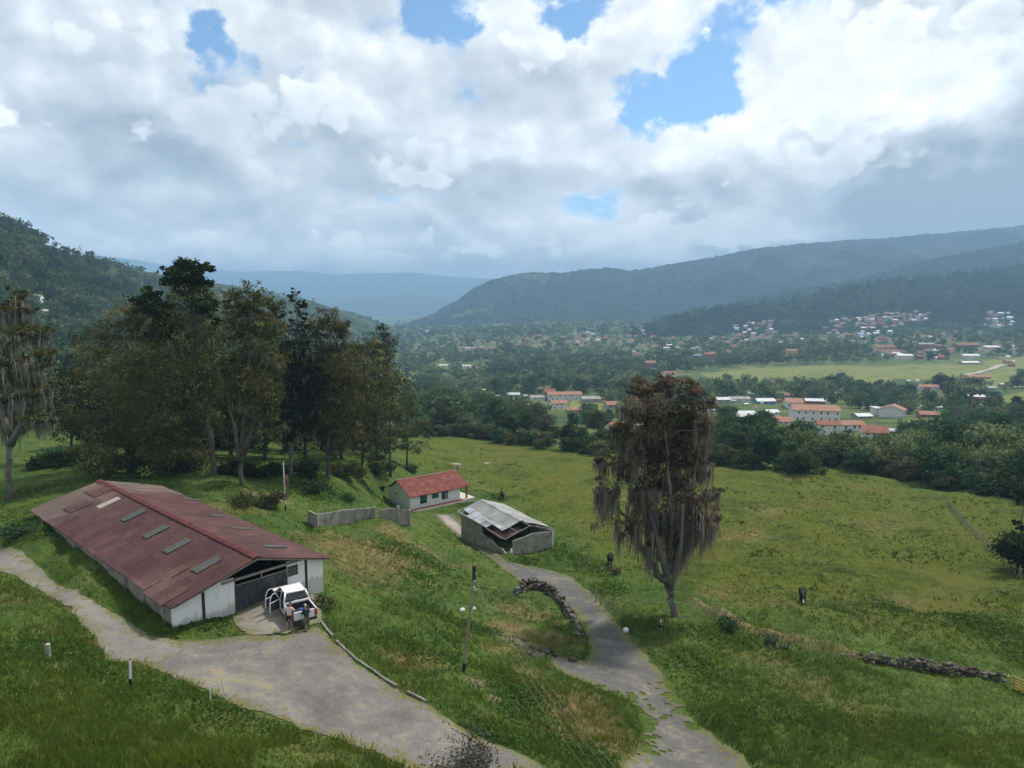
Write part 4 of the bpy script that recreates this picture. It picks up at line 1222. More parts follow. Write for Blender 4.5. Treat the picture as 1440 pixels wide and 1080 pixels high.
mb.build('ridge_cap', mottled('ridge_red', (.075, .022, .022), (.12, .04, .038), 2), barn)
def sheet_on(s, px, py, wl, wd, mat, name, skew=0):
    p = ray_plane(barn, px, py, sl[s][:3])
    n = Vector((s * (zr - ze), 0, WR / 2)).normalized()
    dx = Vector((s * WR / 2, 0, -(zr - ze))).normalized(); dy = Vector((0, 1, 0))
    c = p + n * .07
    a = [c - dx * wd / 2 - dy * wl / 2, c + dx * wd / 2 - dy * wl / 2, c + dx * wd / 2 + dy * wl / 2, c - dx * wd / 2 + dy * wl / 2]
    m_ = MB(); m_.prism(a, -n * .06); return m_.build(name, mat, sl[s][3])
for px, py, mt in ((153, 707.5, M_skylightw), (188, 725, M_skylight), (219.5, 748, M_skylight), (249.5, 768, M_skylight), (291, 794.5, M_skylight)):
    sheet_on(-1, px, py, 1.0, 1.9, mt, 'skylight')
for px, py in ((271, 703), (309, 726), (340, 743.5), (386, 769)):
    sheet_on(1, px, py, .8, 1.8, M_skylight, 'skylight')
for px, py, wl, wd in ((233, 832, 3.1, 1.9), (214, 815, 2.0, 1.9), (243, 807, 1.05, 1.9), (110, 712, 2.1, 1.9), (140, 690, 3.1, 1.9)):
    sheet_on(-1, px, py, wl, wd, M_redpatch, 'patched_sheet')

# ------------------------------------------------------------------ the small white house
hA, hB, hC = at_z(576.7, 719, -36.0), at_z(647, 704, -36.0), at_z(546, 705.5, -36.0)
hu = Vector((hB.x - hA.x, hB.y - hA.y, 0)); HW = hu.length; hu.normalize()
HD = 7.4
hA.z += .28
house = thing('house', 'small white farmhouse with a clay tile roof and green shutters beyond the block wall', 'house', hA, math.atan2(hu.y, hu.x))
hh, hr_, hov = 2.35, 4.35, .55
VX = HW + 1.7                                                # veranda on the right
mb = MB()
mb.box(0, HW, 0, HD, -1.2, hh)
mb.prism([(0, 0.001, hh), (0, HD - .001, hh), (0, HD / 2 + .6, hr_ - .12)], (.2, 0, 0)); mb.prism([(HW - .2, 0.001, hh), (HW - .2, HD - .001, hh), (HW - .2, HD / 2 + .6, hr_ - .12)], (.2, 0, 0))
mb.build('wall', M_wallh, house)
mb = MB(); rx0, rx1 = -.35, VX + .15; ry = HD / 2 + .6
for e, y in ((-hov, -1), (HD + hov * .6, 1)):
    ezz = hh - .02 if y < 0 else hh + .1
    ny, nx = 8, 24; vs = []; fs = []
    for i in range(nx + 1):
        for j in range(ny + 1):
            f = j / ny; x = rx0 + (rx1 - rx0) * i / nx
            vs.append((x + (random.uniform(-.06, .06) if i in (0, nx) else 0), ry + (e - ry) * f, hr_ + (ezz - hr_) * f + (fbm(x * .7, f * 3 + y, 77, 2) - .5) * .10 - .10 * math.sin(PI * i / nx)))
    for i in range(nx):
        for j in range(ny):
            a = i * (ny + 1) + j; fs.append((a, a + 1, a + ny + 2, a + ny + 1))
    n0 = len(vs); top = [(x, y_, z + .10) for x, y_, z in vs]
    f2 = [tuple(q + n0 for q in f[::-1]) for f in fs]
    rim = [j for j in range(ny + 1)] + [(i + 1) * (ny + 1) - 1 for i in range(1, nx + 1)] + [nx * (ny + 1) + j for j in range(ny - 1, -1, -1)] + [i * (ny + 1) for i in range(nx - 1, 0, -1)]
    for a, b in zip(rim, rim[1:] + rim[:1]): f2.append((a, b, b + n0, a + n0))
    mb.add(vs + top, fs + f2)
rf = mb.build('roof', M_tiles, house)
mb = MB()
for k in range(26):
    x = rx0 + (rx1 - rx0) * k / 26; zz = hr_ + .10 - .10 * math.sin(PI * k / 26)
    mb.tube([(x, ry, zz + .0), (x + .62, ry, zz + .03)], [.15, .12], 8)
mb.build('ridge_tiles', mottled('ridge_clay', (.28, .11, .08), (.42, .20, .16), 3), rf)
hp = [(0, 0, 0), (1, 0, 0), (0, 0, 1)]
def hx(px): return ray_plane(house, px, 705, hp).x
def opening(px0, px1, z0, z1, mat, name, rails=True):
    a, b = hx(px0), hx(px1)
    m_ = MB(); m_.box(a, b, -.03, .02, z0, z1); w = m_.build(name, mat, house)
    m_ = MB()
    for x0, x1, y0, y1 in ((a - .08, a, z0, z1), (b, b + .08, z0, z1), (a - .08, b + .08, z1, z1 + .08)): m_.box(x0, x1, -.06, .02, y0, y1)
    m_.build('frame', M_dark if mat is M_glassd else M_green, w)
    if z0 > .2:
        m_ = MB(); m_.box(a - .12, b + .12, -.12, .02, z0 - .07, z0); m_.build('sill', M_block, w)
    return w
wn_ = opening(591.3, 599.8, .72, 2.02, M_glassd, 'window')
a, b = hx(591.3), hx(599.8); mb = MB(); mb.box(a + .02, b - .02, -.06, -.032, 1.12, 2.0); mb.build('shutter', M_green, wn_)
opening(608.2, 616.0, 1.25, 1.98, M_green, 'window')
wn_ = opening(621.8, 629.5, .72, 2.02, M_glassd, 'window')
a, b = hx(621.8), hx(629.5); mb = MB(); mb.box(a + (b - a) * .45, b - .02, -.05, -.032, .75, 1.9); mb.build('curtain', plain('curtain', (.20, .20, .21), .9), wn_)
mb = MB(); mb.box(-.06, -.003, 4.6, 4.95, 1.75, 2.1); mb.build('vent', M_dark, house)
mb = MB(); mb.box(-.1, HW + .3, -1.15, -.001, -1.6, -.02); mb.build('step', M_brickred, house)
mb = MB(); mb.box(-.15, HW + .32, -1.22, -1.151, -1.6, .0); mb.build('edging', M_concrete, house)
mb = MB(); mb.box(HW + .31, VX + 1.2, -.7, HD - .3, -1.8, .03); mb.build('veranda_floor', M_concrete, house)
for y in (-.3, HD - .6):
    mb = MB(); mb.box(VX - .5, VX - .24, y, y + .26, .02, hh + .25); mb.build('veranda_post', M_brickred, house)

# ------------------------------------------------------------------ the roofless-cornered shed
sE0, sE1 = at_z(713, 758, -31.3), at_z(777, 745.5, -31.3)
su = Vector((sE1.x - sE0.x, sE1.y - sE0.y, 0)); SW = su.length; su.normalize()
s0 = sE0.copy(); s0.z = -34.0
shed = thing('shed', 'grey block shed with part of its pale sheet roof missing at the front corner', 'shed', s0, math.atan2(su.y, su.x))
SL = 14.2; se, sr = 2.7, 3.95; sm = SW / 2
S_T = .2
M_shedfloor = mottled('shed_floor', (.07, .055, .042), (.16, .125, .095), 1.2, .95)
M_rustsheet = mottled('rusted_sheet', (.12, .065, .05), (.23, .15, .12), 1.5, .85)
mb = MB()                                                    # gable wall facing the road
mb.prism([(0.9, 0, -1.2), (SW, 0, -1.2), (SW, 0, se - .25), (SW * .78, 0, se - .05), (sm + .3, 0, se + .05), (sm - .6, 0, se - .15), (.9, 0, se - .45)], (0, S_T, 0)); mb.build('wall', M_block, shed)
mb = MB(); mb.box(0, S_T, SL * .52, SL, -2.6, se - .05); mb.build('wall', M_block, shed)
mb = MB(); mb.prism([(0, .5, -1.8), (0, SL * .52, -1.8), (0, SL * .52, 1.35), (0, SL * .40, 1.1), (0, SL * .33, 1.25), (0, SL * .2, .75), (0, SL * .1, .9), (0, .5, .5)], (S_T, 0, 0)); mb.build('low_wall', M_block, shed)
mb = MB(); mb.box(SW - S_T, SW, S_T, SL, -2.6, se - .05); mb.build('wall', M_block, shed)
mb = MB(); mb.prism([(S_T, SL - S_T, -2.6), (SW - S_T, SL - S_T, -2.6), (SW - S_T, SL - S_T, se), (sm, SL - S_T, sr - .1), (S_T, SL - S_T, se)], (0, S_T, 0)); mb.build('wall', M_block, shed)
mb = MB(); mb.box(S_T + .01, SW - S_T - .01, .2, SL - .25, -1.6, -.45); mb.build('floor_slab', M_shedfloor, shed)
mb = MB(); mb.prism([(.62, -.02, -1.2), (.898, -.02, -1.2), (.898, -.02, 1.0), (.75, -.02, 1.25), (.6, -.02, .7)], (0, .3, 0)); mb.build('pillar', M_wallw, shed)
mb = MB(); mb.box(SW - .02, SW + .1, -.10, .02, -.8, se - .02); mb.build('post', M_wallw, shed)
def sz(x): return se + (sr - se) * (1 - abs(x - sm) / (sm + .35))
mb = MB()
mb.bar((-.35, -.02, sz(-.35)), (sm, -.02, sr), .09, .12); mb.bar((SW + .35, -.02, sz(SW + .35)), (sm, -.02, sr), .09, .12)
mb.bar((-.3, 0, se - .02), (-.3, SL * .62, se - .02), .08, .10); mb.bar((sm, 0, sr - .03), (sm, SL - .3, sr - .1), .08, .12)
mb.bar((sm * .5, 0, sz(sm * .5) - .06), (sm * .5, SL * .6, sz(sm * .5) - .1), .07, .09); mb.bar((SW - sm * .5, 0, sz(sm * .5) - .06), (SW - sm * .5, SL * .5, sz(sm * .5) - .1), .07, .09); mb.bar((SW + .3, 0, se - .02), (SW + .3, SL * .6, se - .02), .08, .10)
mb.bar((-.35, SL * .45, sz(-.35) - .05), (sm, SL * .45, sr - .12), .08, .1)
mb.build('roof_frame', M_timber, shed)
def shed_sheet(name, x0, x1, y0, y1, dz, mat, tilt=0.0, n=6):
    m_ = MB(); vs = []; fs = []
    ny = 10
    for j in range(ny + 1):
        for i in range(n + 1):
            x = x0 + (x1 - x0) * i / n; y = y0 + (y1 - y0) * j / ny
            vs.append((x, y + tilt * (x - x0), sz(x) + dz + (fbm(x * .8, y * .5, 88, 2) - .5) * .22))
    for j in range(ny):
        for i in range(n):
            a = j * (n + 1) + i; fs.append((a, a + 1, a + n + 2, a + n + 1))
    n0 = len(vs); fs2 = [tuple(q + n0 for q in f[::-1]) for f in fs]
    rim = list(range(n + 1)) + [(j + 1) * (n + 1) - 1 for j in range(1, ny + 1)] + [ny * (n + 1) + i for i in range(n - 1, -1, -1)] + [j * (n + 1) for j in range(ny - 1, 0, -1)]
    for a, b in zip(rim, rim[1:] + rim[:1]): fs2.append((a, b, b + n0, a + n0))
    m_.add(vs + [(x, y, z - .03) for x, y, z in vs], fs + fs2)
    return m_.build(name, mat, shed)
shed_sheet('roof_sheet', .55, sm, 2.4, SL + .3, .10, M_greyroof)
shed_sheet('roof_sheet', -.38, .9, 5.2, 6.95, .13, M_greyroof, .05)
shed_sheet('roof_sheet', sm + .02, SW + .35, 1.3, SL + .3, .11, M_greyroof)
shed_sheet('roof_sheet', -.4, 1.1, 7.0, 9.6, .16, M_palesheet, .05)
shed_sheet('roof_sheet', -.45, 1.2, 9.7, 11.6, .19, M_palesheet, -.06)
shed_sheet('roof_sheet', .2, 1.3, 11.7, SL - .5, .2, M_palesheet, .1)
shed_sheet('roof_sheet', .55, 1.05, 2.9, 8.0, .20, M_palesheet)
shed_sheet('ridge_sheet', sm - .25, sm + .25, 2.2, SL + .2, .17, M_palesheet)
mb = MB(); mb.bar((-.45, SL + .2, se + .1), (sm, SL + .2, sr + .05), .12, .1); mb.bar((-.42, 11.5, se + .05), (-.42, SL + .25, se + .05), .1, .1); mb.build('eave_board', M_palesheet, shed)
mb = MB(); mb.prism([(.25, 2.2, 1.95), (sm - .2, 1.6, 2.9), (sm - .1, 5.6, 3.0), (.3, 6.8, 2.1)], (0, 0, .04)); mb.build('fallen_sheet', M_rustsheet, shed)
mb = MB()
for k in range(5): x = -.075; y = .8 + k * .75; mb.box(x, x + .07, y, y + .5, -1.6, random.uniform(.2, .9))
mb.build('boards', M_timber, shed)

# ------------------------------------------------------------------ walls and the rest of the yard
def block_wall(name, label, px, top, thick=.2, posts=(), mat=None):
    h = ground_hits([p[0] for p in px], [p[1] for p in px]); P = [Vector(q) for q in h]
    o = thing(name, label, 'wall', P[0])
    m_ = MB()
    for i, (a, b) in enumerate(zip(P[:-1], P[1:])):
        d = (b - a); d.z = 0; d.normalize(); n = Vector((-d.y, d.x, 0)) * thick
        seg = 10
        for k in range(seg):
            p = a.lerp(b, k / seg) - P[0]; q = a.lerp(b, (k + 1) / seg) - P[0]
            t0 = top[i] + (top[i + 1] - top[i]) * k / seg + random.uniform(-.03, .03); t1 = t0 + random.uniform(-.02, .02)
            m_.prism([(p.x, p.y, p.z - 1.5), (q.x, q.y, q.z - 1.5), (q.x, q.y, q.z + t1), (p.x, p.y, p.z + t0)], n)
    m_.build('wall_panel', mat or M_block, o)
    for i, hgt in posts:
        p = P[i] - P[0]; m_ = MB(); m_.box(p.x - .16, p.x + .16, p.y - .16, p.y + .16, p.z - 1, p.z + hgt); m_.build('post', M_wallg, o)
    return o
block_wall('block_wall', 'low grey block wall closing the overgrown plot, left of the white house', [(433,736),(446,744),(480,738),(527,733)], [1.6, 1.75, 1.8, 1.75], posts=[(1, 1.85), (3, 1.9)])
block_wall('block_wall', 'tall stained grey block wall standing against the white house corner', [(534,733),(560,738),(576,742)], [1.5, 2.2, 2.3], posts=[(1, 2.45), (2, 2.4)])

def stone_mat():
    m, t = new_mat('field_stone', .95, .1)
    oi = t.node('ShaderNodeAttribute', attribute_name='tint'); co = coords(t)
    c = t.ramp(oi.outputs['Fac'], (0, (.028, .025, .021)), (.5, (.085, .076, .062)), (1, (.20, .19, .165)))
    c = t.mix(t.sst(t.noise(co, 1.1, 5, .7), .54, .64), c, (.10, .062, .045))
    t.l.new(c, t.p.inputs['Base Color']); bump(t, t.noise(co, 6, 4, .7), .5, .05)
    return m
M_stone = stone_mat()
def stones(name, P, radii, mat, g, parent=None):
    """rough rounded stones, one mesh"""
    ico = bmesh.new(); bmesh.ops.create_icosphere(ico, subdivisions=1, radius=1)
    bv = np.array([v.co for v in ico.verts]); bf = np.array([[v.index for v in f.verts] for f in ico.faces]); ico.free()
    n = len(P); V = []
    sc = np.asarray(radii)[:, None] * g.uniform(.7, 1.25, (n, 3)) * np.array([1.15, 1, .75])
    J = g.uniform(.78, 1.15, (n, len(bv), 1))
    rot = g.random(n) * PI * 2
    B = bv[None] * J * sc[:, None]
    c, s = np.cos(rot)[:, None], np.sin(rot)[:, None]
    B = np.stack([B[..., 0] * c - B[..., 1] * s, B[..., 0] * s + B[..., 1] * c, B[..., 2]], -1) + np.asarray(P)[:, None]
    Q = (bf[None] + (np.arange(n) * len(bv))[:, None, None]).reshape(-1, 3)
    T = np.repeat(g.random(n), len(bv))
    return link(name, np_mesh(name, B.reshape(-1, 3), Q, mat, {'tint': T}), parent)

def stone_wall(name, label, px, height, width, g, dens=9.0, size=.2):
    h = ground_hits([p[0] for p in px], [p[1] for p in px]); P = [Vector(q) for q in h]
    pts = []; rad = []
    for i, (a, b) in enumerate(zip(P[:-1], P[1:])):
        L = (b - a).length; n = int(L * dens * (height[i] + .3) * 1.6)
        d = (b - a).normalized(); nn = Vector((-d.y, d.x, 0)).normalized()
        for k in range(n):
            f = g.random(); q = a.lerp(b, f); H = (height[i] * (1 - f) + height[i + 1] * f)
            u = g.random(); w = width * (1 - .45 * u) * g.uniform(-.5, .5)
            p = q + nn * w
            pts.append((p.x, p.y, gz(p.x, p.y) + u * H * g.uniform(.8, 1.05))); rad.append(size * g.uniform(.6, 1.3))
    o = stones(name, pts, rad, M_stone, g)
    return tag(o, label, 'wall')
gS = np.random.default_rng(909)
stone_wall('stone_wall', 'rough curved stone retaining wall along the inner edge of the lower road', [(726,838),(735,832),(752,829),(768,832),(782,842),(793,855),(803,872),(812,890),(817,905)], [.8, 1.3, 1.3, 1.2, 1.1, 1.0, .8, .6, .4], .7, gS, 11, .24)
stone_wall('stone_wall', 'long dry stone wall with reddish stones crossing the meadow to the yellow gate', [(1165,919),(1192,926),(1225,934),(1270,940),(1320,946),(1365,954),(1412,962)], [.2, .5, .95, 1.05, 1.0, 1.0, .9], 1.1, gS, 13, .19)
stone_wall('stone_wall', 'low broken line of mossy stones along the earth bank towards the lone mossy tree', [(985,858),(1015,873),(1050,887),(1090,900),(1130,909),(1163,917)], [.15, .25, .2, .3, .25, .3], .7, gS, 4, .15)
# ------------------------------------------------------------------ the town in the valley
M_tw = mottled('town_white', (.58, .57, .54), (.72, .71, .68), .5, .9)
M_tg = mottled('town_grey', (.25, .24, .23), (.38, .37, .35), .5, .9)
M_tb = mottled('town_blue', (.10, .24, .36), (.14, .30, .42), .5, .9)
M_ty = mottled('town_ochre', (.42, .28, .09), (.52, .36, .14), .5, .9)
M_tbr = mottled('town_brick', (.22, .11, .08), (.33, .18, .13), .8, .9)
M_rr = tile_roof('town_red_tiles', (.17, .055, .036), (.27, .10, .065), (.40, .20, .14), .35)
M_ro = tile_roof('town_orange_tiles', (.22, .10, .065), (.34, .165, .11), (.45, .27, .20), .35)
M_rw = mottled('town_zinc', (.32, .33, .34), (.50, .51, .51), .3, .6, .4, (.30, .25, .22), .2)
M_rg = mottled('town_grey_sheet', (.20, .20, .19), (.34, .33, .31), .3, .8)
M_rbl = mottled('town_blue_sheet', (.05, .20, .48), (.08, .28, .58), .3, .6)
M_pane = plain('town_window', (.018, .02, .024), .4, .4)
RM = {'red': M_rr, 'orange': M_ro, 'zinc': M_rw, 'grey': M_rg, 'blue': M_rbl}
WM = {'white': M_tw, 'grey': M_tg, 'blue': M_tb, 'ochre': M_ty, 'brick': M_tbr}
HOUSES = []
def mid_house(label, px, py, wpx, wall_px, roofc, wallc, kind='gable', depth=None, rise=None, rot=0.0, floors=1, nwin=None, name='house', cat='house', across=False):
    b = surf_hits([px], [py])[0]
    D = b[1]; w = wpx * D / F; h = max(2.3, wall_px * D / F); dp = depth or max(6.0, w * .6); rise = rise if rise is not None else min(2.6, dp * .22)
    rz = -math.atan2(b[0], b[1]) * .0 + rot
    o = thing(name, label, cat, (b[0], b[1], b[2]), rz)
    HOUSES.append((b[0], b[1] + dp / 2, max(w, dp) * .75))
    mb = MB(); mb.box(-w / 2, w / 2, 0, dp, -2.5, h)
    if kind == 'gable':
        for x in (-w / 2, w / 2 - .25): mb.prism([(x, .002, h), (x, dp - .002, h), (x, dp / 2, h + rise)], (.25, 0, 0))
    if kind == 'gable_front':
        for y in (0, dp - .25): mb.prism([(-w / 2 + .002, y, h), (w / 2 - .002, y, h), (0, y, h + rise)], (0, .25, 0))
    mb.build('wall', WM[wallc], o)
    ov = .6; mb = MB()
    if kind == 'gable':
        for y0 in (-ov, dp + ov):
            zz = h - rise * ov / (dp / 2)
            mb.prism([(-w / 2 - ov, y0, zz + .02), (w / 2 + ov, y0, zz + .02), (w / 2 + ov, dp / 2, h + rise + .02), (-w / 2 - ov, dp / 2, h + rise + .02)], (0, 0, .18))
    elif kind == 'gable_front':
        for x0 in (-w / 2 - ov, w / 2 + ov):
            zz = h - rise * ov / (w / 2)
            mb.prism([(x0, -ov, zz + .02), (x0, dp + ov, zz + .02), (0, dp + ov, h + rise + .02), (0, -ov, h + rise + .02)], (0, 0, .18))
    elif kind == 'hip':
        a = [(-w / 2 - ov, -ov, h), (w / 2 + ov, -ov, h), (w / 2 + ov, dp + ov, h), (-w / 2 - ov, dp + ov, h)]; k = min(w, dp) * .45
        r = [(-w / 2 + k, dp / 2, h + rise), (w / 2 - k, dp / 2, h + rise)]
        mb.add([Vector(p) for p in a + r], [(0, 1, 5, 4), (2, 3, 4, 5), (1, 2, 5), (3, 0, 4), (3, 2, 1, 0)])
    else:
        mb.prism([(-w / 2 - ov, -ov, h + .03), (w / 2 + ov, -ov, h + .03), (w / 2 + ov, dp + ov, h + rise), (-w / 2 - ov, dp + ov, h + rise)], (0, 0, .16))
    mb.build('roof', RM[roofc], o)
    n = max(1, round((nwin if nwin is not None else max(1, int(w / 4.5))) * .8)); fh = h / floors
    for fl in range(floors):
        for k in range(n):
            x = -w / 2 + w * (k + .5) / n; z = fl * fh + fh * .38; x += random.uniform(-.25, .25) * w / n; ww = min(1.1, w / n * .3) * random.uniform(.7, 1.1)
            mb = MB(); mb.box(x - ww / 2, x + ww / 2, -.06, .02, z, z + min(1.5, fh * .42)); mb.build('window', M_pane, o)
    return o
mid_house('long two storey white building with orange tiled roof, biggest in the town', 1148, 594, 62, 17, 'orange', 'white', 'gable', 17, 2.6, -.22, 2, 7, 'building', 'building')
mid_house('orange tiled wing at the left end of the long white building', 1118, 575, 22, 9, 'orange', 'white', 'gable', 18, 2.4, -.22, 1, 3)
mid_house('two storey white house with red roof below the long white building', 1166, 612, 30, 15, 'red', 'white', 'gable', 9, 1.6, -.30, 2, 3)
mid_house('white house with orange roof directly right of the two storey one', 1201, 606, 33, 9, 'orange', 'white', 'gable', 9, 1.6, .12, 1, 4)
mid_house('low house with a long red roof among trees at the town edge', 1231, 615, 32, 5, 'red', 'white', 'gable', 12, 2.6, -.35, 1, 4)
mid_house('low grey flat roofed annex beside the long red roof', 1256, 613, 18, 4, 'grey', 'grey', 'shed', 7, .3, -.35, 1, 2)
mid_house('white gabled house with an orange roof, gable facing the meadow', 1272, 586, 22, 10, 'orange', 'white', 'gable', 15, 2.8, .9, 1, 2)
mid_house('white block house between two dark trees', 1237, 583, 12, 9, 'zinc', 'white', 'shed', 7, .3, .1, 2, 2)
mid_house('low shed with a pale grey roof behind dark trees', 1217, 590, 22, 3, 'zinc', 'grey', 'gable', 8, 1.3, .15, 1, 3)
mid_house('pale blue house with a zinc roof left of the long white building', 1078, 570, 26, 6, 'zinc', 'blue', 'gable', 9, 1.8, .1, 1, 4)
mid_house('wide house with a dull grey roof right of the mossy tree top', 1041, 565, 28, 4, 'grey', 'white', 'gable', 9, 1.5, .0, 1, 4)
mid_house('blue grey roofed house close behind the mossy tree', 1017, 568, 20, 6, 'zinc', 'grey', 'gable', 9, 1.5, .1, 1, 3)
mid_house('broad bright zinc roofed building behind the belt', 1055, 591, 33, 5, 'zinc', 'white', 'shed', 14, 1.5, .05, 1, 5)
mid_house('small zinc roofed house beside the orange roofed one', 1088, 584, 16, 4, 'zinc', 'white', 'gable', 8, 1.2, .1, 1, 2)
mid_house('orange roofed house half sunk in trees, front left of the long building', 1102, 598, 26, 5, 'orange', 'white', 'gable', 10, 2.0, -.1, 1, 3)
mid_house('small blue walled house with a red roof behind the orange wing', 1110, 562, 14, 6, 'red', 'blue', 'gable', 9, 1.8, -.1, 1, 2)
mid_house('long shed with a pinkish grey roof behind the long white building', 1147, 568, 26, 4, 'zinc', 'brick', 'gable', 10, 1.5, -.2, 1, 3)
mid_house('small red roofed house alone among bushes at the right', 1326, 607, 20, 7, 'red', 'white', 'gable', 9, 1.8, -.3, 1, 2)
mid_house('brown roofed house under trees left of the small red roof', 1310, 588, 28, 4, 'orange', 'brick', 'gable', 9, 1.5, -.2, 1, 3)
mid_house('orange roofed house beside the pale lane', 1307, 548, 27, 4, 'orange', 'white', 'gable', 10, 1.8, -.1, 1, 3)
mid_house('long ochre house with an orange roof at the lane end', 1378, 534, 30, 4, 'orange', 'ochre', 'gable', 11, 1.8, -.1, 1, 4)
mid_house('unfinished grey and brick two storey house at the right', 1378, 573, 22, 15, 'zinc', 'brick', 'shed', 10, .4, -.2, 2, 3)
mid_house('dark grey roofed shed near the lane', 1392, 549, 16, 3, 'grey', 'grey', 'gable', 9, 1.4, -.2, 1, 2)
mid_house('long red roofed house above the green field', 1245, 491, 28, 3, 'red', 'ochre', 'gable', 13, 3.0, .0, 1, 4)
mid_house('red roofed house just below the long one above the field', 1259, 497, 20, 3, 'red', 'white', 'gable', 12, 2.8, -.1, 1, 3)
mid_house('white two storey house with a pale roof above the field', 1273, 506, 20, 6, 'zinc', 'white', 'gable', 12, 2.0, -.1, 2, 3)
mid_house('small ochre house with an orange roof among pale trees', 1113, 499, 16, 6, 'orange', 'ochre', 'gable', 11, 2.4, -.1, 1, 2)
mid_house('red roofed barn at the right above the field', 1362, 488, 34, 3, 'red', 'brick', 'gable', 15, 3.2, .15, 1, 4)
mid_house('brick house with a grey roof left of the red roofed barn', 1303, 489, 20, 5, 'grey', 'brick', 'gable', 12, 2.4, .0, 1, 3)
mid_house('white roofed hall above the field at the right', 1396, 491, 20, 3, 'zinc', 'white', 'gable', 14, 2.0, .0, 1, 3)
mid_house('zinc roofed shed at the right end of the field', 1367, 503, 24, 3, 'zinc', 'white', 'gable', 12, 2.0, .05, 1, 3)
mid_house('pale roofed house between field and lane', 1366, 513, 24, 3, 'zinc', 'grey', 'gable', 11, 1.8, .05, 1, 3)
mid_house('red and white house left of the green field', 999, 506, 16, 8, 'red', 'brick', 'gable', 12, 2.6, .1, 2, 2)
mid_house('blue roofed hut beside the red and white house', 984, 503, 12, 3, 'blue', 'grey', 'shed', 9, .8, .1, 1, 1)
mid_house('brown house among pale trees left of the field', 916, 518, 15, 8, 'orange', 'brick', 'gable', 12, 2.6, .2, 1, 2)
mid_house('white house with a red roof right above the mossy tree top', 942, 533, 17, 8, 'red', 'white', 'gable', 10, 2.4, .2, 2, 3)
mid_house('long two storey building with a pinkish roof left of the mossy tree', 795, 563, 48, 8, 'orange', 'white', 'gable', 12, 2.0, .15, 2, 6, 'building', 'building')
mid_house('red gabled house at the left end of the pinkish building', 774, 562, 14, 11, 'red', 'brick', 'gable', 10, 2.2, .15, 2, 2)
mid_house('white and red two storey house in front of the pinkish building', 787, 576, 22, 9, 'orange', 'white', 'gable', 9, 1.8, .2, 2, 3)
mid_house('low grey roofed house left of the pinkish building', 757, 563, 20, 4, 'grey', 'white', 'gable', 10, 1.6, .1, 1, 3)
mid_house('grey walled house right of the pinkish building', 832, 566, 26, 5, 'grey', 'grey', 'gable', 11, 1.6, .1, 1, 3)
mid_house('orange roofed house with a shady porch right of the grey one', 863, 575, 19, 6, 'orange', 'grey', 'gable', 10, 2.0, .15, 1, 2)
mid_house('low orange tiled roof on the bright grass', 808, 581, 19, 2, 'orange', 'ochre', 'hip', 9, 1.8, .1, 1, 2)
mid_house('zinc roofed shed in the trees left of the grey roofed house', 722, 559, 18, 4, 'zinc', 'grey', 'gable', 9, 1.4, .1, 1, 2)
mid_house('red roofed house just left of the mossy tree behind the belt', 874, 610, 24, 7, 'red', 'white', 'gable', 9, 2.0, .3, 1, 2)
mid_house('white house seen through the branches of the mossy tree', 905, 612, 18, 7, 'zinc', 'white', 'gable', 9, 1.6, .2, 1, 2)
mid_house('pale plastic greenhouse beside a green field in the valley', 655, 518, 13, 3, 'zinc', 'white', 'gable', 14, 1.6, .0, 1, 1, 'greenhouse', 'greenhouse')
mid_house('second pale greenhouse left of the first one', 625, 517, 16, 3, 'zinc', 'white', 'gable', 14, 1.6, .0, 1, 1, 'greenhouse', 'greenhouse')
# on the left hillside
mid_house('green roofed house high on the left hillside', 44, 421, 22, 4, 'grey', 'white', 'gable', 8, 1.5, .3, 1, 2)
mid_house('white house on a terrace of the left hillside', 61, 442, 11, 4, 'zinc', 'white', 'gable', 7, 1.2, .3, 1, 2)
mid_house('red roofed house on the left hillside above the grove', 88, 444, 14, 4, 'red', 'white', 'gable', 8, 1.6, .3, 1, 2)

# crowded little houses: five models copied over the slopes
def tiny(name, roof, wall, seed):
    g = np.random.default_rng(seed); mb = MB(); w, d, h = g.uniform(11, 15), g.uniform(9, 12), g.uniform(3.2, 6); r = g.uniform(1.6, 2.8)
    mb.cur = 0; mb.box(-w / 2, w / 2, 0, d, -4, h)
    mb.cur = 2
    for k in range(3): x = -w / 2 + w * (k + .5) / 3; mb.box(x - .8, x + .8, -.08, .02, h * .35, h * .35 + 1.4)
    mb.cur = 1
    for y0 in (-.6, d + .6): mb.prism([(-w / 2 - .6, y0, h - r * .1), (w / 2 + .6, y0, h - r * .1), (w / 2 + .6, d / 2, h + r), (-w / 2 - .6, d / 2, h + r)], (0, 0, .2))
    return mb.mesh(name, [wall, roof, M_pane])
TINY = [('red roofed', tiny('house', M_rr, M_tw, 1)), ('orange roofed', tiny('house', M_ro, M_tw, 2)), ('zinc roofed', tiny('house', M_rw, M_tw, 3)), ('red roofed', tiny('house', M_rr, M_tbr, 4)), ('zinc roofed', tiny('house', M_rw, M_tg, 5)), ('orange roofed', tiny('house', M_ro, M_ty, 6))]
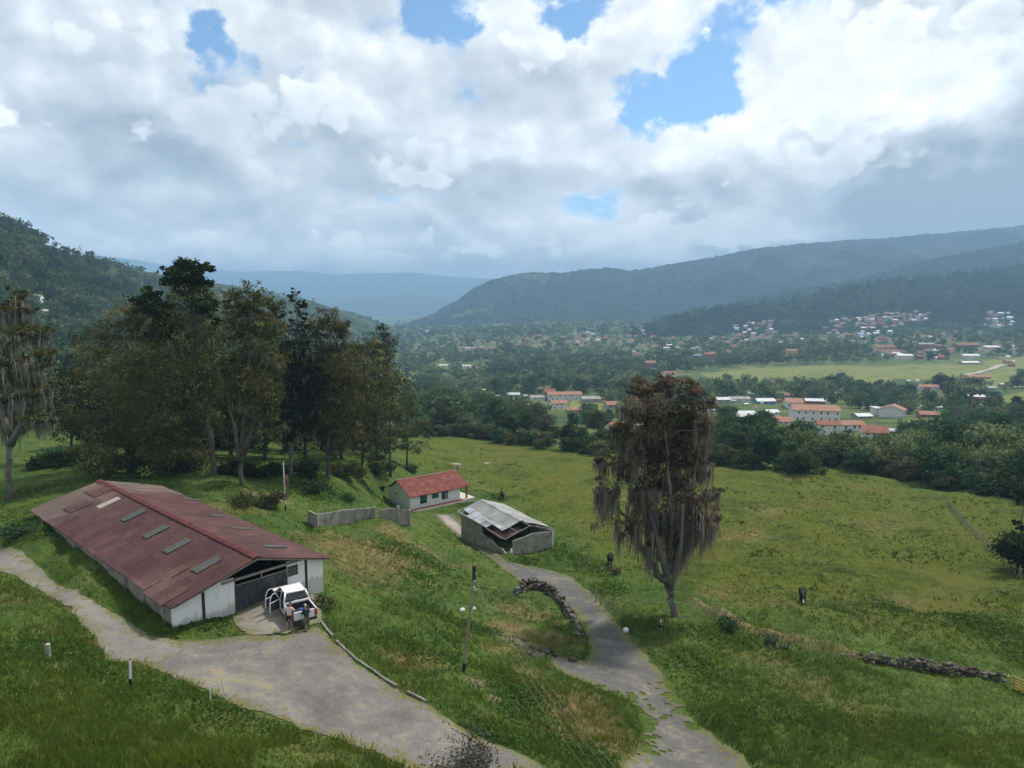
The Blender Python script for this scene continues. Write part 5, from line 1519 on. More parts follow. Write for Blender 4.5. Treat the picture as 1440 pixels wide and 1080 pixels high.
def cluster(where, group, x0, x1, y0, y1, n, wts, seed, slope=0.0, s=1.0):
    g = np.random.default_rng(seed); pts = []
    for _ in range(n * 20):
        px = g.uniform(x0, x1); py = g.uniform(y0, y1) + slope * (px - (x0 + x1) / 2)
        if all(abs(px - a) > 5.0 * s or abs(py - b) > 2.6 * s for a, b in pts): pts.append((px, py))
        if len(pts) == n: break
    H = surf_hits([p[0] for p in pts], [p[1] for p in pts])
    for h in H:
        if np.isnan(h[0]): continue
        k = g.choice(len(TINY), p=np.array(wts) / sum(wts)); nm, me = TINY[k]
        o = link('house', me); o.location = h; o.rotation_euler.z = g.normal(0, .35); sc = g.uniform(.7, 1.2) * s * (h[1] / 2000) ** .45; o.scale = (sc, sc, sc)
        wall_ = ('white', 'white', 'white', 'brick', 'grey', 'ochre')[k]
        tag(o, f'tiny {nm} {wall_} house {where}', 'house', group)
        HOUSES.append((h[0], h[1] + 5, 8 * sc))
W0 = [3, 2, 2, 2, 1, 1]
cluster('in the dense rows under the right hills', 'houses of the dense hillside quarter', 1208, 1306, 441, 460, 46, [4, 3, 3, 3, 2, 1], 1, -.10)
cluster('in the small quarter at the far right', 'houses of the far right quarter', 1386, 1426, 440, 462, 18, [2, 2, 4, 2, 3, 0], 2)
cluster('in the rising quarter left of the dense rows', 'houses of the rising quarter', 1030, 1092, 452, 478, 26, [4, 2, 3, 2, 1, 0], 3, -.05)
cluster('among trees between the two hillside quarters', 'houses among trees under the hills', 1150, 1208, 447, 472, 16, W0, 4)
cluster('around the blue roof above the field', 'houses above the field', 1180, 1262, 468, 484, 14, [3, 2, 3, 1, 1, 1], 5)
cluster('among the trees above the pale wood', 'scattered houses above the pale wood', 1095, 1130, 468, 486, 5, W0, 6)
cluster('in the long red row in the middle distance', 'houses of the long middle row', 728, 778, 473, 490, 13, [5, 4, 1, 2, 0, 1], 7)
cluster('in the bright row behind the mossy tree top', 'houses of the bright row', 792, 872, 474, 489, 20, [5, 5, 2, 2, 1, 1], 8)
cluster('on the low rise behind the bright row', 'houses on the low rise', 808, 838, 462, 473, 7, [4, 3, 1, 1, 0, 0], 9)
cluster('at the left end of the valley town', 'houses at the left end of the town', 636, 706, 483, 493, 10, [4, 4, 2, 1, 0, 0], 10)
cluster('at the edge of the far wood', 'houses by the far wood', 880, 920, 467, 480, 7, W0, 11)
cluster('scattered below the hills at the right', 'scattered houses at the right', 1290, 1345, 470, 496, 5, W0, 12)
cluster('lying between the trees at the left of the field', 'houses left of the field', 1000, 1030, 478, 500, 5, W0, 13)
cluster('scattered around the lane', 'houses around the lane', 1380, 1440, 486, 520, 7, [1, 2, 3, 1, 2, 1], 14, s=.85)
cluster('in the valley mouth', 'houses in the valley mouth', 560, 620, 458, 470, 4, W0, 15)
cluster('in the loose quarter behind the mossy tree', 'houses behind the mossy tree', 985, 1100, 556, 590, 18, [2, 2, 5, 1, 3, 0], 16, s=.62)
cluster('in the loose quarter around the pinkish building', 'houses around the pinkish building', 640, 870, 540, 572, 26, [1, 2, 4, 1, 3, 0], 17, s=.62)
cluster('between the lane and the unfinished house', 'houses near the unfinished house', 1270, 1435, 536, 590, 26, [1, 2, 3, 2, 3, 1], 18, s=.62)
cluster('in the thin quarter across the middle of the valley', 'houses across the middle of the valley', 880, 1100, 476, 502, 28, [4, 3, 3, 2, 1, 1], 20)
cluster('above the field at the right', 'houses above the field at the right', 1230, 1440, 476, 508, 28, [3, 2, 3, 2, 1, 1], 19)
o = link('house', tiny('house', M_rbl, M_tw, 9)); h = surf_hits([1214], [473])[0]; o.location = h; o.scale = (1.5, 1.3, 1); tag(o, 'long bright blue roofed hall above the field', 'hall'); HOUSES.append((h[0], h[1], 12))
# ------------------------------------------------------------------ single trees between the belt and the town
def blocked(x, y, margin=0.0, minD=0.0):
    H = np.array(HOUSES)
    r = np.zeros(np.shape(x), bool)
    for hx_, hy_, hr in HOUSES: r |= (x - hx_) ** 2 + ((y - hy_) * .8) ** 2 < (hr + margin) ** 2
    for poly, w in FIELDS: r |= inside(poly, x, y)
    return r
LANES = [gpoly([(1322,538),(1345,528),(1395,515),(1414,509),(1416,514),(1400,523),(1350,536),(1330,542)])]
def clear_view(x, y, h):
    """true where a tree of height h does not hide the foot of a house"""
    px, py = proj(x, y, ground_z(x, y)); ptop = py - h * F / y
    ok = np.ones(np.shape(x), bool)
    for hx_, hy_, hr in HOUSES:
        z0 = ground_z(np.array([hx_]), np.array([hy_]))[0]
        a, b = proj(hx_, hy_, z0); w = hr * F / hy_ * .75
        hid = (y < hy_) & (np.abs(px - a) < w + 2) & (ptop < b - 3.5) & (py > b - 4)
        ok &= ~hid
    return ok
def mid_trees():
    g = np.random.default_rng(512); n = 0
    # (px0, px1, py0, py1, count, kinds, heights, where)
    Z = [(570,700,555,608,26,('green broadleaf','dark broadleaf','pale silvery'),(9,14),'in the dense wood right of the grove'),
         (690,860,520,556,26,('dark broadleaf','green broadleaf','dark broadleaf'),(11,17),'in the dark wood behind the pinkish building'),
         (690,870,582,622,22,('green broadleaf','dark broadleaf','olive brown'),(7,11),'between the belt and the pinkish building'),
         (1020,1125,600,640,16,('dark broadleaf','green broadleaf'),(9,13),'between the belt and the bright zinc roof'),
         (1120,1300,618,660,26,('green broadleaf','olive brown','pale silvery'),(6,10),'in the scrub below the two storey white house'),
         (1290,1440,590,670,34,('dark broadleaf','green broadleaf','olive brown'),(8,13),'on the wooded slope at the right'),
         (1130,1250,541,560,14,('dark broadleaf','green broadleaf'),(9,14),'in the row along the near side of the green field'),
         (1030,1130,540,556,10,('dark broadleaf','green broadleaf'),(7,11),'in the loose row between field and zinc roofs'),
         (1200,1300,556,600,18,('dark broadleaf','dark broadleaf','green broadleaf'),(8,12),'around the gabled house with the orange roof'),
         (1300,1440,540,592,26,('dark broadleaf','olive brown','green broadleaf'),(9,14),'around the unfinished brick house')]
    for x0, x1, y0, y1, cnt, kinds, hr, where in Z:
        got = 0; placed = []
        for _ in range(cnt * 14):
            if got >= cnt: break
            px, py = g.uniform(x0, x1), g.uniform(y0, y1)
            p = surf_hits([px], [py])[0]
            if np.isnan(p[0]): continue
            x, y = p[0], p[1]; h = g.uniform(*hr)
            X, Y = np.array([x]), np.array([y])
            if blocked(X, Y, 3.0)[0] or not clear_view(X, Y, h)[0]: continue
            if any((x - a) ** 2 + (y - b) ** 2 < 20 for a, b in placed): continue
            kind = kinds[g.integers(len(kinds))]
            plant(x, y, kind, h, where, f'{kind} trees {where}', g); placed.append((x, y)); got += 1
mid_trees()

# ------------------------------------------------------------------ woods too far to tell tree from tree
def far_forest():
    g = np.random.default_rng(777)
    def unit_crown(nq, seed):
        gg = np.random.default_rng(seed)
        lob = [(gg.normal(0, .17), gg.normal(0, .17), gg.uniform(.34, .8), gg.uniform(.2, .3), gg.uniform(.14, .22)) for _ in range(7)]
        P, T, _ = lobes_points(lob, nq, gg, 5, .32, .5, .35)
        V, Q = leaf_quads(P, gg.uniform(.055, .12, len(P)) * (60 / nq) ** .3, gg, .35, .75)
        return V, Q, np.repeat(T, 4)
    close = [unit_crown(900, 930 + k) for k in range(5)]; near = [unit_crown(200, 900 + k) for k in range(5)]; far = [unit_crown(60, 950 + k) for k in range(6)]
    def scatter(name, label, zones, mat, cat='trees', group=None):
        Vs, Qs, Ts = [], [], []; nv = 0
        for poly, n, hr, hills in zones:
            poly = np.array(poly, float); lo, hi = poly.min(0), poly.max(0)
            px = g.uniform(lo[0], hi[0], n * 3); py = g.uniform(lo[1], hi[1], n * 3)
            m = inside(poly, px, py); px, py = px[m][:n], py[m][:n]
            H = surf_hits(px, py, ('hill', 'hill.001', 'hill.002')) if hills else surf_hits(px, py, ())
            H = H[~np.isnan(H[:, 0])]
            h = g.uniform(*hr, len(H)) * np.where(g.random(len(H)) < .12, 1.35, 1)
            ok = ~blocked(H[:, 0], H[:, 1], 1.0) & clear_view(H[:, 0], H[:, 1], h)
            for q in LANES: ok &= ~inside(q, H[:, 0], H[:, 1])
            H = H[ok]; h = h[ok]
            tone = np.clip(fbm(H[:, 0] / 60, H[:, 1] / 60, 5, 3) * 1.6 - .42 + g.normal(0, .20, len(H)), 0, 1)
            for k in range(len(H)):
                bank = close if H[k, 1] < 420 else near if H[k, 1] < 800 else far
                V, Q, T = bank[g.integers(len(bank))]
                a = g.random() * 6.28; c, s = math.cos(a), math.sin(a); w = h[k] * g.uniform(.75, 1.25)
                Vs.append(np.stack([(V[:, 0] * c - V[:, 1] * s) * w + H[k, 0], (V[:, 0] * s + V[:, 1] * c) * w + H[k, 1], V[:, 2] * h[k] * 1.05 - .1 * h[k] + H[k, 2]], 1))
                Qs.append(Q + nv); Ts.append(np.clip(T * .55 + tone[k] * .62 - .12, 0, 1)); nv += len(V)
        me = np_mesh(name, np.concatenate(Vs), np.concatenate(Qs), mat, {'tint': np.concatenate(Ts)})
        o = link(name, me); return tag(o, label, cat, group, 'stuff')
    L_far = leaf_mat('far_leaves', ((0, (0.0188, 0.0435, 0.0188)), (.3, (0.0435, 0.0827, 0.0319)), (.6, (0.0986, 0.1522, 0.0565)), (.85, (0.1856, 0.2392, 0.0986)), (1, (0.3045, 0.3262, 0.1856))), 0)
    scatter('valley_woods', 'mixed woods covering the valley floor between fields and houses', [
        ([(560,470),(700,462),(880,468),(1000,455),(1100,452),(1440,448),(1440,500),(1320,510),(1250,512),(1180,511),(1000,518),(900,540),(700,545),(560,520)], 4200, (9, 16), True),
        ([(570,520),(700,545),(900,540),(1000,540),(1130,545),(1260,550),(1440,530),(1440,600),(1300,600),(1240,575),(1100,575),(1000,580),(860,585),(760,592),(640,600),(580,600)], 1300, (8, 14), False),
        ([(870,590),(1010,585),(1110,610),(1240,625),(1340,610),(1440,600),(1440,690),(1340,680),(1250,664),(1110,655),(1000,645),(870,640)], 420, (6, 10), False),
        ([(1000,496),(1090,488),(1200,486),(1200,512),(1110,514),(1000,518)], 110, (13, 19), False)], L_far)
    L_hill = leaf_mat('hillside_leaves', ((0, (0.0220, 0.0396, 0.0198)), (.3, (0.0462, 0.0726, 0.0330)), (.6, (0.0935, 0.1265, 0.0528)), (.85, (0.1540, 0.1815, 0.0825)), (1, (0.2200, 0.2310, 0.1320))), 0)
    scatter('far_woods', 'blurred woods in the valley mouth below the central mountain', [([(555,447),(720,446),(880,444),(985,438),(1000,470),(740,474),(556,474)], 1500, (12, 18), True)], L_far)
    scatter('hillside_woods', 'woods covering the left hillside', [
        ([(-60,300),(0,318),(45,336),(120,366),(215,388),(330,405),(430,424),(540,456),(600,474),(560,500),(520,560),(300,600),(-60,600)], 2600, (10, 18), True)], L_hill)
    L_hillwood = leaf_mat('dark_hill_leaves', ((0, (0.0126, 0.0276, 0.0149)), (.4, (0.0276, 0.0494, 0.0230)), (.75, (0.0483, 0.0805, 0.0322)), (1, (0.0885, 0.1207, 0.0483))), 0)  # darker green tint range for the right-hill woods
    scatter('hill_woods', 'dark woods covering the right hills below the clouds', [
        ([(930,448),(990,436),(1120,420),(1290,393),(1450,374),(1450,446),(1200,450),(1000,458)], 1500, (12, 18), True),
        ([(1060,416),(1160,403),(1300,368),(1450,342),(1450,374),(1290,393),(1120,420)], 700, (13, 19), True)], L_hillwood)
far_forest()
# ------------------------------------------------------------------ bodies grown from a skeleton
def skin_obj(name, nodes, edges, root, mat, parent=None, sub=1):
    keys = list(nodes); ix = {k: i for i, k in enumerate(keys)}
    bm = bmesh.new(); lay = bm.verts.layers.skin.verify()
    vs = [bm.verts.new(nodes[k][:3]) for k in keys]
    for a, b in edges: bm.edges.new((vs[ix[a]], vs[ix[b]]))
    for k, v in zip(keys, vs):
        n = nodes[k]; v[lay].radius = (n[3], n[4] if len(n) > 4 else n[3]); v[lay].use_root = (k == root)
    me = bpy.data.meshes.new(name); bm.to_mesh(me); bm.free()
    me.materials.append(mat)
    o = link(name, me, parent)
    o.modifiers.new('skin', 'SKIN').use_smooth_shade = True
    s = o.modifiers.new('sub', 'SUBSURF'); s.levels = sub; s.render_levels = sub
    dg = bpy.context.evaluated_depsgraph_get(); dg.update()
    m2 = bpy.data.meshes.new_from_object(o.evaluated_get(dg), preserve_all_data_layers=False, depsgraph=dg)
    o.modifiers.clear(); o.data = m2; m2.name = name
    m2.materials.clear(); m2.materials.append(mat)
    m2.polygons.foreach_set('use_smooth', [True] * len(m2.polygons))
    return o

M_skin = plain('skin', (.34, .19, .13), .6)
M_hair = plain('dark_hair', (.02, .016, .013), .7)
M_hairg = plain('grey_cap', (.50, .50, .48), .8)
M_pink = mottled('pink_checked_shirt', (.42, .27, .27), (.62, .50, .49), 14, .9)
M_navy = plain('navy_shorts', (.018, .022, .035), .9)
M_vest = plain('dark_vest', (.022, .027, .040), .9)
M_greysl = plain('grey_sleeves', (.20, .22, .25), .9)
M_camo = mottled('drab_trousers', (.055, .058, .045), (.19, .18, .15), 9, .9)
M_shoe = plain('black_boots', (.02, .02, .02), .7)
M_sandal = plain('pale_shoes', (.42, .38, .33), .7)

def hand_nodes(N, E, key, wrist, d, side):
    """palm and five bent fingers from a wrist; d = direction of the hand, side = direction of the thumb"""
    d = Vector(d).normalized(); s = Vector(side); s = (s - d * s.dot(d)).normalized(); dn = d.cross(s)
    if dn.z > 0: dn = -dn
    w = Vector(wrist)
    N[key + 'palm'] = (*(w + d * .075), .030, .018); E.append((key, key + 'palm'))
    for i, (off, ln) in enumerate(((.028, .070), (.010, .080), (-.010, .074), (-.028, .056))):
        a = w + d * .105 + s * off; b = a + d * ln * .55 + dn * .012; c = b + d * ln * .35 + dn * .035
        N[f'{key}f{i}a'] = (*a, .010); N[f'{key}f{i}b'] = (*b, .009); N[f'{key}f{i}c'] = (*c, .007)
        E += [(key + 'palm', f'{key}f{i}a'), (f'{key}f{i}a', f'{key}f{i}b'), (f'{key}f{i}b', f'{key}f{i}c')]
    a = w + d * .045 + s * .040; b = a + d * .035 + s * .022 + dn * .012
    N[key + 't0'] = (*a, .011); N[key + 't1'] = (*b, .009); E += [(key + 'palm', key + 't0'), (key + 't0', key + 't1')]

def person(label, loc, rotz, lean, arms, stride, shirt, sleeve, legs_mat, short, hairm, cap, shoe, group=None):
    """upright along +z, facing +y; lean = how far the shoulders come forward"""
    o = thing('person', label, 'person', loc, rotz, group)
    hip = .92
    def up(z): return lean * max(0, (z - hip)) ** 1.2 / .5 ** 1.2 if z > hip else 0
    sh = 1.40
    N = {'pel': (0, 0, hip, .15, .11), 'wai': (0, up(1.08), 1.08, .135, .10), 'che': (0, up(1.28), 1.28, .165, .115), 'nkb': (0, up(1.45), 1.44, .075, .07),
         'nk': (0, up(1.5) + .01, 1.51, .055), 'hd0': (0, up(1.55) + .03, 1.58, .075, .085), 'hd1': (0, up(1.6) + .035, 1.67, .082, .098), 'hd2': (0, up(1.6) + .03, 1.73, .060, .072), 'nose': (0, up(1.6) + .135, 1.635, .014)}
    E = [('pel', 'wai'), ('wai', 'che'), ('che', 'nkb'), ('nkb', 'nk'), ('nk', 'hd0'), ('hd0', 'hd1'), ('hd1', 'hd2'), ('hd1', 'nose')]
    A = {}
    for s, k in ((-1, 'l'), (1, 'r')):
        y0 = up(sh); el, wr = arms[0 if s < 0 else 1]
        A[k] = (Vector((s * .19, y0, sh)), Vector(el), Vector(wr))
        N[k + 'sh'] = (s * .19, y0, sh, .062); N[k + 'el'] = (*el, .043); N[k + 'w'] = (*wr, .027)
        E += [('che', k + 'sh'), (k + 'sh', k + 'el'), (k + 'el', k + 'w')]
        hand_nodes(N, E, k + 'w', wr, Vector(wr) - Vector(el) + Vector((0, .05, -.02)), (-s, 0, .2))
        st = stride * s
        N[k + 'hp'] = (s * .095, 0, .86, .092); N[k + 'kn'] = (s * .105, st * .45 + .035, .48, .058); N[k + 'ca'] = (s * .105, st * .75, .32, .056); N[k + 'an'] = (s * .105, st, .09, .038); N[k + 'to'] = (s * .125, st + .17, .035, .036); N[k + 'he'] = (s * .105, st - .045, .04, .035)
        E += [('pel', k + 'hp'), (k + 'hp', k + 'kn'), (k + 'kn', k + 'ca'), (k + 'ca', k + 'an'), (k + 'an', k + 'to'), (k + 'an', k + 'he')]
        N[k + 'ear'] = (s * .094, up(1.6) + .02, 1.64, .013, .02); E.append(('hd1', k + 'ear'))
    skin_obj('body', N, E, 'pel', M_skin, o, 2)
    # clothes follow the body
    S = {'pel': (0, 0, hip - .02, .165, .128), 'wai': (0, up(1.08), 1.08, .165, .13), 'che': (0, up(1.28), 1.27, .205, .155), 'nkb': (0, up(1.44), 1.45, .125, .115)}
    SE = [('pel', 'wai'), ('wai', 'che'), ('che', 'nkb')]
    for k in 'lr':
        a, b, c = A[k]
        S[k + 'sh'] = (*a, .092); S[k + 'el'] = (*a.lerp(b, .8 if sleeve is None else 1), .057)
        SE += [('che', k + 'sh'), (k + 'sh', k + 'el')]
        if sleeve is not None and sleeve != 'same':
            pass
    skin_obj('shirt', S, SE, 'pel', shirt, o, 2)
    if sleeve is not None:
        for k in 'lr':
            a, b, c = A[k]
            skin_obj('sleeve', {0: (*a.lerp(b, .35), .070), 1: (*b, .060), 2: (*b.lerp(c, .92), .040)}, [(0, 1), (1, 2)], 0, sleeve, o, 2)
    Tn = {'top': (0, up(1.03), 1.03, .150, .115), 'pel': (0, 0, hip - .01, .165, .13)}; TE = [('top', 'pel')]
    for s, k in ((-1, 'l'), (1, 'r')):
        st = stride * s; f = .78 if short else 1
        Tn[k + 'hp'] = (s * .095, 0, .85, .106)
        kn = Vector((s * .105, st * .45 + .035, .48)); hp = Vector((s * .095, 0, .85))
        e = hp.lerp(kn, f); Tn[k + 'kn'] = (*e, .085 if short else .074); TE += [('pel', k + 'hp'), (k + 'hp', k + 'kn')]
        if not short: Tn[k + 'an'] = (s * .105, st, .07, .085); TE.append((k + 'kn', k + 'an'))
        skin_obj('shoe', {0: (s * .105, st - .045, .045, .045), 1: (s * .11, st + .05, .05, .048), 2: (s * .125, st + .18, .035, .040)}, [(0, 1), (1, 2)], 0, shoe, o, 1)
    skin_obj('shorts' if short else 'trousers', Tn, TE, 'pel', legs_mat, o, 2)
    y = up(1.6)
    skin_obj('cap' if cap else 'hair', {0: (0, y - .02, 1.655, .089, .088), 1: (0, y + .01, 1.74, .075, .09), 2: (0, y + .05, 1.765, .05, .06), **({3: (0, y + .17, 1.715, .06, .012)} if cap else {})}, [(0, 1), (1, 2)] + ([(2, 3)] if cap else []), 0, hairm, o, 2)
    e = MB()
    for s in (-1, 1): e.box(s * .033 - .014, s * .033 + .014, y + .118, y + .128, 1.655, 1.668)
    e.build('eyes', M_hair, o)
    mth = MB(); mth.box(-.025, .025, y + .112, y + .122, 1.592, 1.602); mth.build('mouth', plain('lips', (.25, .10, .09)), o)
    return o

# ------------------------------------------------------------------ the white pickup
tr0 = at_z(409, 884, -21.2); tr1 = at_z(447, 877, -21.2)
tu = Matrix.Rotation(math.radians(9), 3, 'Z') @ Vector((tr1.x - tr0.x, tr1.y - tr0.y, 0)).normalized(); tm = (tr0 + tr1) / 2
M_car = mottled('white_car_paint', (.66, .66, .65), (.74, .74, .73), .8, .28, .5, (.58, .56, .52), .9)
M_rub = plain('tyre_rubber', (.016, .016, .016), .9, .1)
M_liner = plain('bed_liner', (.022, .022, .023), .8)
M_glassc = plain('car_glass', (.010, .012, .014), .08, .6)
M_rim = plain('wheel_rim', (.35, .35, .36), .35, .5, .7)
M_redl = plain('red_lamp', (.35, .02, .015), .25, .5)
M_trim = plain('door_trim', (.035, .034, .034), .8)
truck = thing('pickup_truck', 'white double cab pickup with two open left doors, parked before the barn gate', 'pickup truck', (tm.x, tm.y, -21.18), math.atan2(tu.y, tu.x))
HWd = .87
def arch(yc, r, n=9, z=.38): return [(yc - r * math.cos(PI * k / (n - 1)), z + r * math.sin(PI * k / (n - 1)) * .98) for k in range(n)]
prof_low = [(.0, .55), (.12, .40)] + arch(1.12, .43) + [(1.75, .36)] + [(3.55, .36)] + arch(4.18, .43) + [(4.85, .38), (5.12, .48)]
top_all = [(5.16, .80), (5.05, .98), (4.6, 1.07), (3.98, 1.11), (1.62, 1.09), (1.6, 1.06), (.0, 1.06)]
for s in (-1, 1):
    pass
mb = MB()
poly = prof_low + top_all
for s in (-1, 1):
    if s < 0:   # left: the door apertures stay open between pillars
        rear = [p for p in prof_low if p[0] <= 1.75] + [(1.76, .36), (1.76, 1.09), (1.62, 1.09), (1.6, 1.06), (0, 1.06)]
        frontp = [(3.62, .36)] + [p for p in prof_low if p[0] > 3.56] + [(5.16, .80), (5.05, .98), (4.6, 1.07), (3.98, 1.11), (3.62, 1.10)]
        for pl in (rear, frontp, [(1.761, .36), (3.619, .36), (3.619, .46), (1.761, .46)], [(2.66, .461), (2.76, .461), (2.76, 1.09), (2.66, 1.09)]):
            mb.prism([(s * HWd, y, z) for y, z in pl], (-s * .07, 0, 0))
    else:
        mb.prism([(s * HWd, y, z) for y, z in poly], (-s * .07, 0, 0))
w = HWd - .072
mb.prism([(-w, 3.98, 1.105), (-w, 4.6, 1.068), (-w, 5.05, .978), (-w, 5.155, .80), (-w, 5.11, .48), (-w, 3.98, .48)], (2 * w, 0, 0))
mb.box(-w, w, 1.58, 1.68, .5, 1.10)
mb.build('body', M_car, truck)
mb = MB(); mb.box(-w, w, .05, 1.575, .56, .62)
for s in (-1, 1): mb.box(min(s * w, s * (w - .03)), max(s * w, s * (w - .03)), .08, 1.57, .621, 1.045)
mb.box(-w + .04, w - .04, 1.55, 1.578, .621, 1.04)
for s in (-1, 1): mb.box(min(s * .5, s * w) + .04, max(s * .5, s * w) - .04, .78, 1.45, .621, .82)
mb.build('bed_liner', M_liner, truck)
mb = MB(); mb.box(-w, w, 1.70, 3.96, .40, .46); mb.box(-w, w, 3.75, 3.97, .47, 1.06); mb.build('cabin_floor', M_trim, truck)
for y in (2.05, 3.0):
    for x in (-.4, .4):
        mb = MB(); mb.box(x - .27, x + .27, y - .25, y + .25, .47, .75); mb.prism([(x - .26, y - .32, .74), (x - .26, y - .18, .74), (x - .26, y - .30, 1.32), (x - .26, y - .42, 1.32)], (.52, 0, 0)); mb.build('seat', M_trim, truck)
# cab: pillars and roof
Zb, Zt = 1.09, 1.70
wb, wt = HWd - .02, .67
B = {'r': 1.64, 'f': 4.0}; Tt = {'r': 1.98, 'f': 3.28}
mb = MB()
roofp = [(-wt, Tt['r'], Zt), (wt, Tt['r'], Zt), (wt, Tt['f'], Zt), (-wt, Tt['f'], Zt)]
nv = 6; vs = []; fs = []
for j in range(nv + 1):
    for i in range(nv + 1):
        a = i / nv * 2 - 1; b_ = j / nv
        vs.append((a * wt * 1.03, Tt['r'] - .05 + (Tt['f'] - Tt['r'] + .1) * b_, Zt + .055 * (1 - a ** 4) * (1 - (2 * b_ - 1) ** 4) ** .5))
for j in range(nv):
    for i in range(nv): a = j * (nv + 1) + i; fs.append((a, a + 1, a + nv + 2, a + nv + 1))
mb.add(vs, fs); mb.box(-wt * 1.02, wt * 1.02, Tt['r'] - .04, Tt['f'] + .04, Zt - .035, Zt + .002)
for s in (-1, 1):
    mb.bar((s * wb, B['r'] + .04, Zb), (s * wt, Tt['r'], Zt), .10, .13); mb.bar((s * wb, B['f'] - .05, Zb), (s * wt, Tt['f'], Zt), .07, .08); mb.bar((s * (wb - .015), 2.71, Zb), (s * wt, 2.66, Zt), .09, .06)
mb.bar((-wb, B['r'], Zb + .03), (wb, B['r'], Zb + .03), .08, .12); mb.bar((-wt, Tt['r'] - .01, Zt - .03), (wt, Tt['r'] - .01, Zt - .03), .08, .09); mb.bar((-wt, Tt['f'], Zt - .03), (wt, Tt['f'], Zt - .03), .08, .07)
mb.build('cab_roof', M_car, truck, True)
def lerp3(a, b, f): return tuple(x + (y - x) * f for x, y in zip(a, b))
mb = MB(); mb.prism([(-wb + .08, B['r'] + .02, Zb + .08), (wb - .08, B['r'] + .02, Zb + .08), (wt - .05, Tt['r'] + .0, Zt - .07), (-wt + .05, Tt['r'] + .0, Zt - .07)], (0, .02, .01)); mb.build('rear_window', M_glassc, truck)
mb = MB(); mb.prism([(-wb + .06, B['f'] - .02, Zb + .04), (wb - .06, B['f'] - .02, Zb + .04), (wt - .04, Tt['f'] + .02, Zt - .06), (-wt + .04, Tt['f'] + .02, Zt - .06)], (0, -.02, -.01)); mb.build('windscreen', M_glassc, truck)
def side_pt(y, z, s): f = (z - Zb) / (Zt - Zb); return (s * (wb + (wt - wb) * f) - s * .01, y, z)
for y0, y1, y2, y3 in ((1.82, 2.64, 2.60, 2.10), (2.78, 3.82, 3.22, 2.72)):
    mb = MB(); mb.prism([side_pt(y0, Zb + .02, 1), side_pt(y1, Zb + .02, 1), side_pt(y2, Zt - .06, 1), side_pt(y3, Zt - .06, 1)], (-.02, 0, 0)); mb.build('side_window', M_glassc, truck)
# open doors on the left, hinged at their front edge
for yh, ang, ln in ((3.60, 62, .92), (2.68, 60, .86)):
    mb = MB()
    d0 = bpy.data.objects.new('door', None)
    R_ = Matrix.Rotation(math.radians(180 + ang), 4, 'Z'); M_ = Matrix.Translation((-HWd - .02, yh, 0)) @ Matrix.Rotation(math.radians(-ang), 4, 'Z')
    pr = [(0, 0, .42), (0, -ln, .42), (0, -ln, 1.08), (0, -ln * .92, 1.35), (0, -ln * .72, 1.66), (0, -.30, 1.66), (0, 0, 1.12)]
    inn = [(0, -.07, 1.12), (0, -ln + .07, 1.12), (0, -ln * .88, 1.35), (0, -ln * .70, 1.60), (0, -.33, 1.60)]
    mb.prism([M_ @ Vector(p) for p in [(0, 0, .42), (0, -ln, .42), (0, -ln, 1.08), (0, 0, 1.10)]], M_.to_3x3() @ Vector((-.06, 0, 0)))
    lp = [Vector(p) for p in [(-.03, 0, 1.12), (-.03, -.31, 1.63), (-.03, -ln * .72, 1.63), (-.03, -ln * .92, 1.34), (-.03, -ln + .03, 1.10)]]
    for a, b in zip(lp[:-1], lp[1:]): mb.bar(M_ @ a, M_ @ b, .04, .035)
    dr = mb.build('door', M_car, truck)
    mb = MB(); mb.prism([M_ @ Vector(p) for p in [(.003, -.06, .48), (.003, -ln + .05, .48), (.003, -ln + .05, 1.05), (.003, -.06, 1.06)]], M_.to_3x3() @ Vector((.035, 0, 0))); mb.build('door_trim', M_trim, dr)
    mb = MB(); mb.prism([M_ @ (Vector(p) + Vector((-.035, 0, 0))) for p in inn], M_.to_3x3() @ Vector((.012, 0, 0))); mb.build('door_window', M_glassc, dr)
for y0, y1 in ((1.78, 2.68), (2.72, 3.6)):
    mb = MB(); mb.box(HWd + .001, HWd + .012, y0, y1, .45, 1.07); dr = mb.build('door', M_car, truck)
    mb = MB(); mb.box(HWd + .013, HWd + .035, y0 + .06, y0 + .24, .90, .94); mb.build('door_handle', M_trim, dr)
mb = MB(); mb.box(-w + .12, w - .12, -.045, .045, .52, 1.06); mb.box(-w + .2, w - .2, -.055, -.046, .66, .96); tg = mb.build('tailgate', M_car, truck)
mb = MB(); mb.box(-.12, .12, -.07, -.056, .84, .92); mb.build('tailgate_handle', M_trim, tg)
mb = MB(); mb.box(-HWd + .03, HWd - .03, -.13, .0, .36, .50); mb.build('bumper', M_trim, truck)
mb = MB(); mb.box(-.16, .16, -.136, -.131, .40, .48); mb.build('number_plate', plain('plate_white', (.5, .5, .48)), truck)
for s in (-1, 1):
    mb = MB(); x0, x1 = sorted((s * (HWd - .002), s * (HWd - .19))); mb.box(x0, x1, -.05, .03, .62, .98); mb.build('tail_light', M_redl, truck)
    mb = MB(); mb.box(min(s * .98, s * .86), max(s * .98, s * .86), 3.68, 3.76, 1.12, 1.28); mb.build('mirror', M_trim, truck)
    for y in (1.12, 4.18):
        mb = MB(); x0 = s * (HWd - .24); mb.tube([(x0, y, .35), (x0 + s * .05, y, .35), (x0 + s * .19, y, .35), (x0 + s * .235, y, .35)], [.31, .35, .35, .31], 20); wh = mb.build('wheel', M_rub, truck, False)
        mb = MB(); mb.tube([(x0 + s * .21, y, .35), (x0 + s * .242, y, .35)], [.21, .19], 16); mb.build('rim', M_rim, wh)
